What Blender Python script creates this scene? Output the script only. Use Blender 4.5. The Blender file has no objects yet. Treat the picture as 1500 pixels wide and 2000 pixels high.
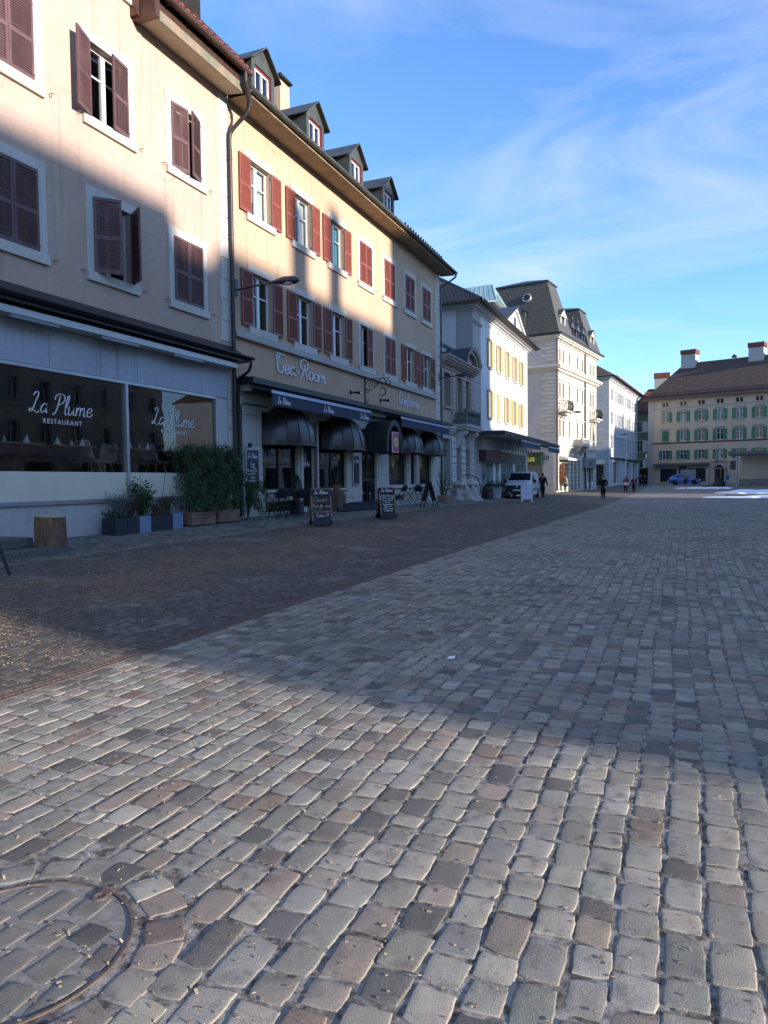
import bpy, math, random
import numpy as np
from mathutils import Vector, Matrix
R = math.radians
rnd = random.Random(7)
SC = bpy.context.scene
COL = SC.collection

# ------------------------------------------------------------------ camera
cam = bpy.data.cameras.new("camera")
cam.sensor_fit = 'HORIZONTAL'; cam.sensor_width = 36.0; cam.lens = 36.0 * 1400 / 1500
cam.clip_start = 0.05; cam.clip_end = 4000
camo = bpy.data.objects.new("camera", cam); COL.objects.link(camo)
_r = Vector((0.92323937, 0.38405347, -0.0114891)); _u = Vector((-0.00592813, 0.04413651, 0.99900792)); _b = Vector((0.38417955, -0.92225533, 0.04302528))
_m = Matrix((_r, _u, _b)).transposed().to_4x4(); _m.translation = (0, 0, 1.45)
camo.matrix_world = _m
SC.camera = camo

# ------------------------------------------------------------------ sun, sky, exposure
SUN_EL = 12.0; SUN_DIR = Vector((0.978, -0.21, 0)).normalized() * math.cos(R(SUN_EL)) + Vector((0, 0, math.sin(R(SUN_EL))))
TANEL = math.tan(R(SUN_EL))
sl = bpy.data.lights.new("sun", 'SUN'); sl.energy = 3.6; sl.angle = R(1.0); sl.color = (1.0, 0.90, 0.80)
so = bpy.data.objects.new("sun", sl); COL.objects.link(so)
so.rotation_euler = SUN_DIR.to_track_quat('Z', 'Y').to_euler(); so.location = (60, -12, 40)
W = bpy.data.worlds.new("World"); SC.world = W; W.use_nodes = True
nt = W.node_tree; nt.nodes.clear()
def wn(t, **k):
    n = nt.nodes.new(t)
    for a, v in k.items(): setattr(n, a, v)
    return n
sky = wn('ShaderNodeTexSky', sky_type='NISHITA', sun_disc=False, sun_elevation=R(SUN_EL), sun_rotation=math.atan2(SUN_DIR.x, SUN_DIR.y))
sky.altitude = 900; sky.air_density = 1.0; sky.dust_density = 0.5; sky.ozone_density = 3.0
tc = wn('ShaderNodeTexCoord')
sep = wn('ShaderNodeSeparateXYZ'); nt.links.new(tc.outputs['Generated'], sep.inputs[0])
# cirrus: direction projected on a high plane, so streaks foreshorten towards the horizon
mz = wn('ShaderNodeMath', operation='MAXIMUM'); mz.inputs[1].default_value = 0.04; nt.links.new(sep.outputs['Z'], mz.inputs[0])
az = wn('ShaderNodeMath', operation='ADD'); az.inputs[1].default_value = 0.12; nt.links.new(mz.outputs[0], az.inputs[0])
dv = wn('ShaderNodeVectorMath', operation='DIVIDE'); nt.links.new(tc.outputs['Generated'], dv.inputs[0]); nt.links.new(az.outputs[0], dv.inputs[1])
mp = wn('ShaderNodeMapping'); mp.inputs['Rotation'].default_value = (0, 0, R(-28)); mp.inputs['Scale'].default_value = (0.62, 1.0, 1.0); mp.inputs['Location'].default_value = (3.3, 1.4, 0)
nt.links.new(dv.outputs[0], mp.inputs[0])
n1 = wn('ShaderNodeTexNoise'); n1.inputs['Scale'].default_value = 1.9; n1.inputs['Detail'].default_value = 9; n1.inputs['Roughness'].default_value = 0.56; n1.inputs['Distortion'].default_value = 0.7
n2 = wn('ShaderNodeTexNoise'); n2.inputs['Scale'].default_value = 0.9; n2.inputs['Detail'].default_value = 3
nt.links.new(mp.outputs[0], n1.inputs['Vector']); nt.links.new(mp.outputs[0], n2.inputs['Vector'])
r1 = wn('ShaderNodeMapRange'); r1.inputs['From Min'].default_value = 0.44; r1.inputs['From Max'].default_value = 0.74; nt.links.new(n1.outputs['Fac'], r1.inputs['Value'])
r2 = wn('ShaderNodeMapRange'); r2.inputs['From Min'].default_value = 0.30; r2.inputs['From Max'].default_value = 0.58; nt.links.new(n2.outputs['Fac'], r2.inputs['Value'])
mu = wn('ShaderNodeMath', operation='MULTIPLY'); nt.links.new(r1.outputs[0], mu.inputs[0]); nt.links.new(r2.outputs[0], mu.inputs[1])
mu2 = wn('ShaderNodeMath', operation='MULTIPLY'); nt.links.new(mu.outputs[0], mu2.inputs[0]); mu2.inputs[1].default_value = 0.72; mu2.use_clamp = True
SKY_TINT = (0.76, 0.91, 1.13, 1)
tint = wn('ShaderNodeMix', data_type='RGBA', blend_type='MULTIPLY'); tint.inputs[0].default_value = 1.0
nt.links.new(sky.outputs[0], tint.inputs[6]); tint.inputs[7].default_value = SKY_TINT
cm = wn('ShaderNodeMix', data_type='RGBA'); nt.links.new(mu2.outputs[0], cm.inputs[0]); nt.links.new(tint.outputs[2], cm.inputs[6]); cm.inputs[7].default_value = (2.3, 2.5, 2.95, 1)
bg = wn('ShaderNodeBackground'); bg.inputs["Strength"].default_value = 0.15
nt.links.new(cm.outputs[2], bg.inputs[0])
wo = wn('ShaderNodeOutputWorld'); nt.links.new(bg.outputs[0], wo.inputs[0])
SC.view_settings.view_transform = 'Standard'; SC.view_settings.look = 'None'; SC.view_settings.gamma = 1; SC.view_settings.use_curve_mapping = False
SC.view_settings.exposure = 1.4
SC.render.engine = 'CYCLES'
try:
    SC.cycles.max_bounces = 6; SC.cycles.diffuse_bounces = 3; SC.cycles.glossy_bounces = 3; SC.cycles.transmission_bounces = 4; SC.cycles.transparent_max_bounces = 8
    SC.cycles.use_denoising = True; SC.cycles.caustics_reflective = False; SC.cycles.caustics_refractive = False
except Exception: pass

# ------------------------------------------------------------------ materials
MATS = {}
def newmat(name):
    m = bpy.data.materials.new(name); m.use_nodes = True; t = m.node_tree; t.nodes.clear(); MATS[name] = m
    return m, t
def nd(t, typ, **k):
    n = t.nodes.new(typ)
    for a, v in k.items(): setattr(n, a, v)
    return n
def lk(t, a, b): t.links.new(a, b)
def c4(c): return (c[0], c[1], c[2], 1)
def mixc(t, fac, a, b, mode='MIX'):
    n = nd(t, 'ShaderNodeMix', data_type='RGBA', blend_type=mode)
    for s, v in ((0, fac), (6, a), (7, b)):
        if hasattr(v, 'links') or hasattr(v, 'is_linked'): lk(t, v, n.inputs[s])
        elif s == 0: n.inputs[0].default_value = v
        else: n.inputs[s].default_value = c4(v)
    return n.outputs[2]
def noise(t, vec, scale, detail=4, rough=.55, lo=None, hi=None, dist=0):
    n = nd(t, 'ShaderNodeTexNoise'); n.inputs['Scale'].default_value = scale; n.inputs['Detail'].default_value = detail; n.inputs['Roughness'].default_value = rough; n.inputs['Distortion'].default_value = dist
    lk(t, vec, n.inputs['Vector']); o = n.outputs['Fac']
    if lo is not None:
        r = nd(t, 'ShaderNodeMapRange'); r.inputs['From Min'].default_value = lo; r.inputs['From Max'].default_value = hi; lk(t, o, r.inputs['Value']); o = r.outputs[0]
    return o
def scaled(t, vec, s):
    m = nd(t, 'ShaderNodeMapping'); m.inputs['Scale'].default_value = s; lk(t, vec, m.inputs['Vector']); return m.outputs[0]
def wpos(t): return nd(t, 'ShaderNodeNewGeometry').outputs['Position']
def finish(t, col, rough=.8, metal=0.0, spec=.5, bump=None, bstr=.3, bdist=.01, coat=0):
    p = nd(t, 'ShaderNodeBsdfPrincipled'); o = nd(t, 'ShaderNodeOutputMaterial'); lk(t, p.outputs[0], o.inputs[0])
    if hasattr(col, 'links') or hasattr(col, 'is_linked'): lk(t, col, p.inputs['Base Color'])
    else: p.inputs['Base Color'].default_value = c4(col)
    if hasattr(rough, 'is_linked'): lk(t, rough, p.inputs['Roughness'])
    else: p.inputs['Roughness'].default_value = rough
    p.inputs['Metallic'].default_value = metal; p.inputs['Specular IOR Level'].default_value = spec
    if coat: p.inputs['Coat Weight'].default_value = coat; p.inputs['Coat Roughness'].default_value = .06
    if bump is not None:
        b = nd(t, 'ShaderNodeBump'); b.inputs['Strength'].default_value = bstr; b.inputs['Distance'].default_value = bdist; lk(t, bump, b.inputs['Height']); lk(t, b.outputs[0], p.inputs['Normal'])
    return p
def plain(name, col, rough=.6, metal=0, spec=.5, var=.18, vs=3.0, bs=0, bstr=.2, coat=0, stretch=(1, 1, 1), col2=None):
    "one paint / metal / fabric colour with a little unevenness"
    m, t = newmat(name); v = scaled(t, wpos(t), stretch)
    f = noise(t, v, vs, 5, .6, .3, .7)
    a = tuple(x * (1 - var) for x in col); b = col2 or tuple(min(1, x * (1 + var)) for x in col)
    c = mixc(t, f, a, b)
    bn = noise(t, v, bs, 3) if bs else None
    finish(t, c, rough, metal, spec, bn, bstr, .006, coat)
    return m
def stucco(name, col, dirt=.25, streak=.2, grain=70, patch=None):
    m, t = newmat(name); v = wpos(t)
    c = mixc(t, noise(t, v, .55, 6, .6, .3, .7), tuple(x * .9 for x in col), tuple(min(1, x * 1.08) for x in col))
    c = mixc(t, noise(t, v, 9, 4, .6, .35, .7), c, mixc(t, .12, c, (.05, .045, .04)))
    s = noise(t, scaled(t, v, (3.5, 3.5, .16)), 1.6, 5, .6, .56, .78)
    sm = nd(t, 'ShaderNodeMath', operation='MULTIPLY'); lk(t, s, sm.inputs[0]); sm.inputs[1].default_value = streak
    c = mixc(t, sm.outputs[0], c, patch or tuple(x * .45 for x in col))
    vo = nd(t, 'ShaderNodeTexVoronoi', feature='DISTANCE_TO_EDGE'); vo.inputs['Scale'].default_value = .45
    wv = nd(t, 'ShaderNodeVectorMath', operation='MULTIPLY_ADD'); nn = nd(t, 'ShaderNodeTexNoise'); nn.inputs['Scale'].default_value = 1.6; nn.inputs['Detail'].default_value = 5; lk(t, v, nn.inputs['Vector']); lk(t, nn.outputs['Color'], wv.inputs[0]); wv.inputs[1].default_value = (.9, .9, .9); lk(t, v, wv.inputs[2]); lk(t, wv.outputs[0], vo.inputs['Vector'])
    cr = nd(t, 'ShaderNodeMapRange'); cr.inputs['From Min'].default_value = .0; cr.inputs['From Max'].default_value = .006; cr.inputs['To Min'].default_value = .55; cr.inputs['To Max'].default_value = 0; lk(t, vo.outputs['Distance'], cr.inputs['Value'])
    mk = nd(t, 'ShaderNodeMath', operation='MULTIPLY'); lk(t, cr.outputs[0], mk.inputs[0]); lk(t, noise(t, v, .5, 3, .5, .55, .62), mk.inputs[1]); c = mixc(t, mk.outputs[0], c, tuple(x * .3 for x in col))
    finish(t, c, .92, 0, .2, noise(t, v, grain, 3), .35, .008)
    return m
def bricks(name, c1, c2, mortar, w, h, ms=.02, rough=.85, bstr=.5, offset=.5, var=.3, bdist=.02):
    "courses of blocks, tiles or slates laid out in metres on each face"
    m, t = newmat(name); uv = nd(t, 'ShaderNodeUVMap'); b = nd(t, 'ShaderNodeTexBrick', offset=offset)
    b.inputs['Scale'].default_value = 1; b.inputs['Brick Width'].default_value = w; b.inputs['Row Height'].default_value = h; b.inputs['Mortar Size'].default_value = ms; b.inputs['Mortar Smooth'].default_value = .25
    b.inputs['Color1'].default_value = c4(c1); b.inputs['Color2'].default_value = c4(c2); b.inputs['Mortar'].default_value = c4(mortar); b.inputs['Bias'].default_value = 0
    lk(t, uv.outputs[0], b.inputs['Vector'])
    c = mixc(t, noise(t, wpos(t), 2.3, 6, .65, .3, .72), b.outputs['Color'], mixc(t, var, b.outputs['Color'], (.03, .028, .025)))
    iv = nd(t, 'ShaderNodeMath', operation='SUBTRACT'); iv.inputs[0].default_value = 1; lk(t, b.outputs['Fac'], iv.inputs[1])
    ad = nd(t, 'ShaderNodeMath', operation='MULTIPLY_ADD'); lk(t, noise(t, wpos(t), 40, 3), ad.inputs[0]); ad.inputs[1].default_value = .3; lk(t, iv.outputs[0], ad.inputs[2])
    finish(t, c, rough, 0, .3, ad.outputs[0], bstr, bdist)
    return m
def glassy(name, tint=(.75, .8, .82), rough=.01, base=.06):
    m, t = newmat(name); tr = nd(t, 'ShaderNodeBsdfTransparent'); tr.inputs[0].default_value = c4(tint); g = nd(t, 'ShaderNodeBsdfGlossy'); g.inputs[0].default_value = (.95, .97, 1, 1); g.inputs['Roughness'].default_value = rough
    fr = nd(t, 'ShaderNodeFresnel'); fr.inputs[0].default_value = 1.5
    gm = nd(t, 'ShaderNodeNewGeometry'); wv = noise(t, gm.outputs['Position'], .8, 2); bp = nd(t, 'ShaderNodeBump'); bp.inputs['Strength'].default_value = .02; bp.inputs['Distance'].default_value = .1; lk(t, wv, bp.inputs['Height']); lk(t, bp.outputs[0], g.inputs['Normal'])
    ad = nd(t, 'ShaderNodeMath', operation='ADD', use_clamp=True); lk(t, fr.outputs[0], ad.inputs[0]); ad.inputs[1].default_value = base
    mx = nd(t, 'ShaderNodeMixShader'); lk(t, ad.outputs[0], mx.inputs[0]); lk(t, tr.outputs[0], mx.inputs[1]); lk(t, g.outputs[0], mx.inputs[2])
    o = nd(t, 'ShaderNodeOutputMaterial'); lk(t, mx.outputs[0], o.inputs[0])
    return m
def leafmat(name, a, b, rough=.5):
    m, t = newmat(name); oi = nd(t, 'ShaderNodeNewGeometry'); c = mixc(t, oi.outputs['Random Per Island'], a, b)
    p = finish(t, c, rough, 0, .35)
    return m

# ------------------------------------------------------------------ mesh builder
class MB:
    def __init__(s): s.v = []; s.f = []; s.m = []; s.s = []
    def add(s, vs, fs, m=0, sm=False):
        o = len(s.v); s.v.extend(tuple(map(float, p)) for p in vs)
        for f in fs: s.f.append(tuple(i + o for i in f)); s.m.append(m); s.s.append(sm)
        return s
    def quad(s, a, b, c, d, m=0): return s.add([a, b, c, d], [(0, 1, 2, 3)], m)
    def poly(s, pts, m=0): return s.add(pts, [tuple(range(len(pts)))], m)
    def box(s, x0, x1, y0, y1, z0, z1, m=0):
        return s.add([(x0, y0, z0), (x1, y0, z0), (x1, y1, z0), (x0, y1, z0), (x0, y0, z1), (x1, y0, z1), (x1, y1, z1), (x0, y1, z1)],
                     [(0, 3, 2, 1), (4, 5, 6, 7), (0, 1, 5, 4), (1, 2, 6, 5), (2, 3, 7, 6), (3, 0, 4, 7)], m)
    def obox(s, c, size, mat3, m=0):
        "oriented box: centre, size, 3x3 matrix"
        a, b, d = (x / 2 for x in size); c = Vector(c)
        vs = [c + mat3 @ Vector((i * a, j * b, k * d)) for k in (-1, 1) for j, i in ((-1, -1), (-1, 1), (1, 1), (1, -1))]
        return s.add(vs, [(0, 3, 2, 1), (4, 5, 6, 7), (0, 1, 5, 4), (1, 2, 6, 5), (2, 3, 7, 6), (3, 0, 4, 7)], m)
    def extrude(s, pts, vec, m=0, caps=True, sm=False):
        "closed outline pts (3-D) swept along vec"
        n = len(pts); vec = Vector(vec); a = [Vector(p) for p in pts]; b = [p + vec for p in a]
        nrm = sum(((a[i] - a[0]).cross(a[(i + 1) % n] - a[0]) for i in range(1, n - 1)), Vector())
        fl = nrm.dot(vec) > 0
        fs = [((i, (i + 1) % n, n + (i + 1) % n, n + i) if fl else (i, n + i, n + (i + 1) % n, (i + 1) % n)) for i in range(n)]
        s.add(a + b, fs, m, sm)
        if caps:
            s.add(a, [tuple(range(n))[::-1] if fl else tuple(range(n))], m); s.add(b, [tuple(range(n)) if fl else tuple(range(n))[::-1]], m)
        return s
    def tube(s, pts, r, n=8, m=0, caps=True, closed=False):
        pts = [Vector(p) for p in pts]; k = len(pts); rr = r if isinstance(r, (list, tuple)) else [r] * k
        vs = []; up = None
        for i, p in enumerate(pts):
            if closed: d = pts[(i + 1) % k] - pts[i - 1]
            else: d = pts[min(i + 1, k - 1)] - pts[max(i - 1, 0)]
            d.normalize()
            if up is None: up = Vector((0, 0, 1)) if abs(d.z) < .9 else Vector((1, 0, 0))
            a = d.cross(up); a = a.normalized() if a.length > 1e-6 else Vector((1, 0, 0)); b = a.cross(d).normalized(); up = b
            for j in range(n):
                t = 2 * math.pi * j / n; vs.append(p + (a * math.cos(t) + b * math.sin(t)) * rr[i])
        fs = []
        for i in range(k if closed else k - 1):
            i2 = (i + 1) % k
            for j in range(n): fs.append((i * n + j, i * n + (j + 1) % n, i2 * n + (j + 1) % n, i2 * n + j))
        s.add(vs, fs, m, True)
        if caps and not closed: s.add(vs[:n], [tuple(range(n))[::-1]], m); s.add(vs[-n:], [tuple(range(n))], m)
        return s
    def lathe(s, prof, n=16, c=(0, 0, 0), m=0, caps=True, sm=True):
        vs = []; k = len(prof)
        for r, z in prof:
            for j in range(n): t = 2 * math.pi * j / n; vs.append((c[0] + r * math.cos(t), c[1] + r * math.sin(t), c[2] + z))
        fs = [(i * n + j, i * n + (j + 1) % n, (i + 1) * n + (j + 1) % n, (i + 1) * n + j) for i in range(k - 1) for j in range(n)]
        s.add(vs, fs, m, sm)
        if caps: s.add(vs[:n], [tuple(range(n))[::-1]], m); s.add(vs[-n:], [tuple(range(n))], m)
        return s
    def ball(s, c, r, n=12, m=0):
        r = r if isinstance(r, (tuple, list)) else (r, r, r); k = n // 2 + 1; vs = []
        for i in range(k + 1):
            p = math.pi * i / k - math.pi / 2
            for j in range(n): t = 2 * math.pi * j / n; vs.append((c[0] + r[0] * math.cos(p) * math.cos(t), c[1] + r[1] * math.cos(p) * math.sin(t), c[2] + r[2] * math.sin(p)))
        return s.add(vs, [(i * n + j, i * n + (j + 1) % n, (i + 1) * n + (j + 1) % n, (i + 1) * n + j) for i in range(k) for j in range(n)], m, True)
    def wall(s, x0, x1, z0, z1, holes, depth=.22, y=0.0, m=0, mr=None):
        "facade plane facing -y, with openings (x0,x1,z0,z1) and their reveals"
        mr = m if mr is None else mr
        xs = sorted({x0, x1, *[h[i] for h in holes for i in (0, 1)]}); zs = sorted({z0, z1, *[h[i] for h in holes for i in (2, 3)]})
        xs = [x for x in xs if x0 <= x <= x1]; zs = [z for z in zs if z0 <= z <= z1]
        for i in range(len(xs) - 1):
            for j in range(len(zs) - 1):
                cx, cz = (xs[i] + xs[i + 1]) / 2, (zs[j] + zs[j + 1]) / 2
                if any(h[0] < cx < h[1] and h[2] < cz < h[3] for h in holes): continue
                s.quad((xs[i], y, zs[j]), (xs[i + 1], y, zs[j]), (xs[i + 1], y, zs[j + 1]), (xs[i], y, zs[j + 1]), m)
        for a, b, c, d in holes:
            e = y + depth
            s.quad((a, y, c), (a, y, d), (a, e, d), (a, e, c), mr); s.quad((b, y, c), (b, e, c), (b, e, d), (b, y, d), mr)
            s.quad((a, y, d), (b, y, d), (b, e, d), (a, e, d), mr); s.quad((a, y, c), (a, e, c), (b, e, c), (b, y, c), mr)
        return s
    def build(s, name, mats, parent=None, loc=(0, 0, 0), rot=(0, 0, 0), bevel=0, seg=1):
        me = bpy.data.meshes.new(name); me.from_pydata(s.v, [], s.f)
        mats = mats if isinstance(mats, (list, tuple)) else [mats]
        for x in mats: me.materials.append(x)
        me.polygons.foreach_set('material_index', s.m); me.polygons.foreach_set('use_smooth', s.s)
        nl = len(me.loops)
        if nl:
            co = np.empty(len(me.vertices) * 3); me.vertices.foreach_get('co', co); co = co.reshape(-1, 3)
            li = np.empty(nl, int); me.loops.foreach_get('vertex_index', li)
            nr = np.empty(len(me.polygons) * 3); me.polygons.foreach_get('normal', nr); nr = nr.reshape(-1, 3)
            lt = np.empty(len(me.polygons), int); me.polygons.foreach_get('loop_total', lt); nf = np.repeat(nr, lt, axis=0)
            flat = np.abs(nf[:, 2]) > .99
            u = np.cross([0, 0, 1.], nf); u[flat] = [1, 0, 0]; u /= np.maximum(np.linalg.norm(u, axis=1, keepdims=True), 1e-9); w = np.cross(nf, u)
            p = co[li]; uv = np.stack([(p * u).sum(1), (p * w).sum(1)], 1)
            lay = me.uv_layers.new(name="UVMap"); lay.data.foreach_set('uv', uv.ravel())
        me.validate(); me.update()
        o = bpy.data.objects.new(name, me); COL.objects.link(o)
        o.location = loc; o.rotation_euler = rot
        if parent: o.parent = parent
        if bevel:
            b = o.modifiers.new('bevel', 'BEVEL'); b.width = bevel; b.segments = seg; b.limit_method = 'ANGLE'; b.angle_limit = R(35)
        return o

def tag(o, label=None, cat=None, group=None, kind=None):
    if label: o['label'] = label
    if cat: o['category'] = cat
    if group: o['group'] = group
    if kind: o['kind'] = kind
    return o
def thing(name, label, cat, loc=(0, 0, 0), rz=0.0, group=None):
    o = bpy.data.objects.new(name, None); COL.objects.link(o); o.empty_display_size = .2
    o.location = loc; o.rotation_euler = (0, 0, rz)
    return tag(o, label, cat, group)
KIDS = {}
def dup(o, parent=None, loc=None, rz=None, label=None):
    c = o.copy(); COL.objects.link(c)
    if parent: c.parent = parent
    if loc is not None: c.location = loc
    if rz is not None: c.rotation_euler = (0, 0, rz)
    if label: c['label'] = label
    for ch in [x for x in list(o.children)]: dup(ch, c)
    return c
def curve_pts(P, n=6, closed=False):
    "Catmull-Rom through P"
    P = [Vector(p) for p in P]; k = len(P); out = []
    for i in range(k if closed else k - 1):
        a, b, c, d = (P[(i - 1) % k] if closed or i else P[0]), P[i], P[(i + 1) % k], (P[(i + 2) % k] if closed or i + 2 < k else P[-1])
        for j in range(n):
            t = j / n; out.append(.5 * ((2 * b) + (c - a) * t + (2 * a - 5 * b + 4 * c - d) * t * t + (3 * b - a - 3 * c + d) * t ** 3))
    if not closed: out.append(P[-1])
    return out
def text_mesh(s, size, mat, parent, loc, rot=(R(90), 0, 0), extrude=.004, name="lettering", shear=0, align='CENTER', sx=1.0, spacing=1.0):
    c = bpy.data.curves.new(name, 'FONT'); c.body = s; c.size = size; c.extrude = extrude; c.shear = shear; c.align_x = align; c.space_character = spacing; c.resolution_u = 3
    t = bpy.data.objects.new(name, c); COL.objects.link(t)
    me = bpy.data.meshes.new_from_object(t.evaluated_get(bpy.context.evaluated_depsgraph_get())); bpy.data.objects.remove(t); bpy.data.curves.remove(c)
    me.materials.clear(); me.materials.append(mat)
    o = bpy.data.objects.new(name, me); COL.objects.link(o); o.location = loc; o.rotation_euler = rot; o.scale = (sx, 1, 1)
    if parent: o.parent = parent
    return o
# pen-stroke alphabet for the hand-drawn signs (baseline 0, x-height .45, capitals 1)
PEN = {
 'L': (.62, [[(.12, .80), (.20, .95), (.34, .98), (.40, .86), (.32, .62), (.24, .30), (.16, .08), (.04, .02), (.00, .10), (.10, .16), (.28, .06), (.44, -.02), (.58, .06)]]),
 'a': (.46, [[(.36, .40), (.22, .45), (.08, .32), (.03, .14), (.12, .01), (.26, .08), (.36, .26), (.39, .43)], [(.39, .43), (.35, .16), (.38, .02), (.46, .05)]]),
 'P': (.66, [[(.30, .92), (.26, .55), (.18, .16), (.06, -.04), (-.03, .02)], [(.02, .70), (.06, .90), (.30, 1.02), (.56, .96), (.62, .76), (.50, .56), (.28, .48)]]),
 'l': (.26, [[(.02, .12), (.16, .50), (.24, .86), (.18, .98), (.10, .80), (.07, .30), (.10, .05), (.17, .0), (.25, .07)]]),
 'u': (.50, [[(.04, .43), (.04, .16), (.10, .01), (.22, .06), (.34, .26), (.37, .43)], [(.37, .43), (.35, .14), (.40, .01), (.49, .06)]]),
 'm': (.72, [[(.03, .43), (.05, .0)], [(.05, .14), (.14, .38), (.24, .44), (.29, .34), (.29, .0)], [(.29, .14), (.39, .38), (.49, .44), (.55, .34), (.55, .07), (.60, .0), (.69, .06)]]),
 'n': (.46, [[(.03, .43), (.05, .0)], [(.05, .14), (.14, .38), (.25, .44), (.31, .34), (.31, .06), (.36, .0), (.44, .06)]]),
 'e': (.42, [[(.06, .20), (.24, .24), (.33, .36), (.26, .45), (.12, .42), (.04, .24), (.07, .06), (.18, .0), (.32, .06), (.41, .16)]]),
 'r': (.34, [[(.04, .43), (.06, .0)], [(.06, .18), (.14, .38), (.24, .45), (.32, .40)]]),
 'o': (.44, [[(.22, .45), (.08, .36), (.03, .20), (.10, .03), (.22, .0), (.35, .08), (.40, .25), (.34, .40), (.22, .45)]]),
 's': (.34, [[(.30, .38), (.20, .45), (.08, .38), (.10, .27), (.24, .19), (.28, .08), (.16, .0), (.03, .06)]]),
 'i': (.20, [[(.06, .43), (.06, .06), (.10, .0), (.18, .06)], [(.07, .60), (.08, .64)]]),
 'f': (.30, [[(.34, .92), (.26, 1.0), (.16, .90), (.13, .55), (.12, .0), (.10, -.22), (.02, -.26)], [(.02, .43), (.28, .43)]]),
 't': (.28, [[(.12, .75), (.10, .12), (.16, .0), (.26, .06)], [(.0, .45), (.26, .46)]]),
 'v': (.40, [[(.03, .43), (.16, .0), (.36, .45)]]), '.': (.2, [[(.08, .0), (.09, .03)]]), '!': (.2, [[(.12, .9), (.08, .25)], [(.07, .0), (.08, .04)]]),
 'T': (.66, [[(.02, .66), (.02, .84), (.14, .97), (.34, .97), (.66, .93)], [(.36, .96), (.20, .80), (.12, .50), (.14, .20), (.28, .0), (.46, .02), (.56, .20), (.52, .42)]]),
 'R': (.72, [[(.26, .46), (.10, .50), (.00, .68), (.06, .92), (.28, 1.04), (.52, .96), (.62, .74), (.56, .54), (.40, .42), (.36, .48), (.44, .52)], [(.40, .76), (.30, .40), (.16, .12), (.02, .0)], [(.42, .44), (.50, .20), (.60, .02), (.68, .04)]]),
 'C': (.56, [[(.52, .76), (.48, .94), (.34, 1.0), (.16, .86), (.05, .50), (.10, .14), (.24, .0), (.40, .04), (.52, .18)]]),
 'B': (.66, [[(.24, .80), (.16, .40), (.08, .04)], [(.02, .62), (.10, .88), (.32, 1.0), (.50, .92), (.48, .68), (.28, .52), (.46, .46), (.56, .28), (.46, .06), (.22, .0), (.06, .08)]]),
 'E': (.56, [[(.48, .88), (.32, .98), (.14, .86), (.18, .62), (.34, .54), (.10, .46), (.02, .20), (.16, .0), (.36, .04), (.50, .18)]]),
 'O': (.66, [[(.34, 1.0), (.10, .82), (.02, .46), (.14, .08), (.34, .0), (.56, .20), (.60, .58), (.48, .90), (.30, 1.0), (.24, .90)]]),
 '-': (.34, [[(.06, .26), (.26, .24)]]), ' ': (.32, []),
}
PEN['ô'] = (.44, PEN['o'][1] + [[(.10, .58), (.22, .70), (.34, .58)]]); PEN['é'] = (.42, PEN['e'][1] + [[(.16, .58), (.30, .72)]])
def script_mesh(s, size, w, mat, parent, loc, rot=(R(90), 0, 0), depth=.01, slant=.12, sx=1.0, name="lettering", contrast=.5, step=6):
    "ribbon lettering with a broad-nib thick/thin contrast"
    mb = MB(); x = 0
    for ch in s:
        wd, st = PEN.get(ch, PEN[' '])
        for k in st:
            P = curve_pts([((x + a) * sx + slant * b, b, 0) for a, b in k], step); n = len(P); L = []; Rr = []
            for i, p in enumerate(P):
                d = (P[min(i + 1, n - 1)] - P[max(i - 1, 0)]).normalized(); nn = Vector((-d.y, d.x, 0)); ww = w * (1 - contrast + contrast * abs(d.y)) * .5
                L.append((p + nn * ww / size) * size); Rr.append((p - nn * ww / size) * size)
            V = [(q.x, q.y, zz) for i in range(n) for q, zz in ((Rr[i], 0), (L[i], 0), (L[i], depth), (Rr[i], depth))]; F = []
            for i in range(n - 1): a, c = 4 * i, 4 * i + 4; F += [(a + 3, c + 3, c + 2, a + 2), (a, c, c + 3, a + 3), (a + 2, c + 2, c + 1, a + 1)]
            F += [(0, 3, 2, 1), (4 * n - 4, 4 * n - 3, 4 * n - 2, 4 * n - 1)]; mb.add(V, F)
        x += wd
    return mb.build(name, mat, parent, loc, rot)
def script_width(s, sx=1.0): return sum(PEN.get(c, PEN[' '])[0] for c in s) * sx

# ------------------------------------------------------------------ the lie of the land
_CY = [0, 15, 30, 50, 62, 75, 90, 105, 125, 400]; _CZ = [0, 0, -.08, -.17, -.12, -.05, .15, .45, .55, .55]
_FY = [0, 9, 17, 25, 35, 42, 48, 60, 72, 90, 105, 400]; _FZ = [.34, .36, .45, .5, .47, .32, .24, .2, .16, .3, .5, .55]
def ground(x, y):
    x = np.asarray(x, float); y = np.asarray(y, float); t = np.clip((-4.3 - x) / 7.2, 0, 1)
    return (1 - t) * np.interp(y, _CY, _CZ) + t * np.interp(y, _FY, _FZ)
def gz(x, y): return float(ground(x, y))
MH = (-1.945, 1.561); MHR = .373            # manhole cover: centre, radius
ROAD0, ROAD1, DRAIN = -9.25, -4.375, -4.30
SETT_Y = 46.0

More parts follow.
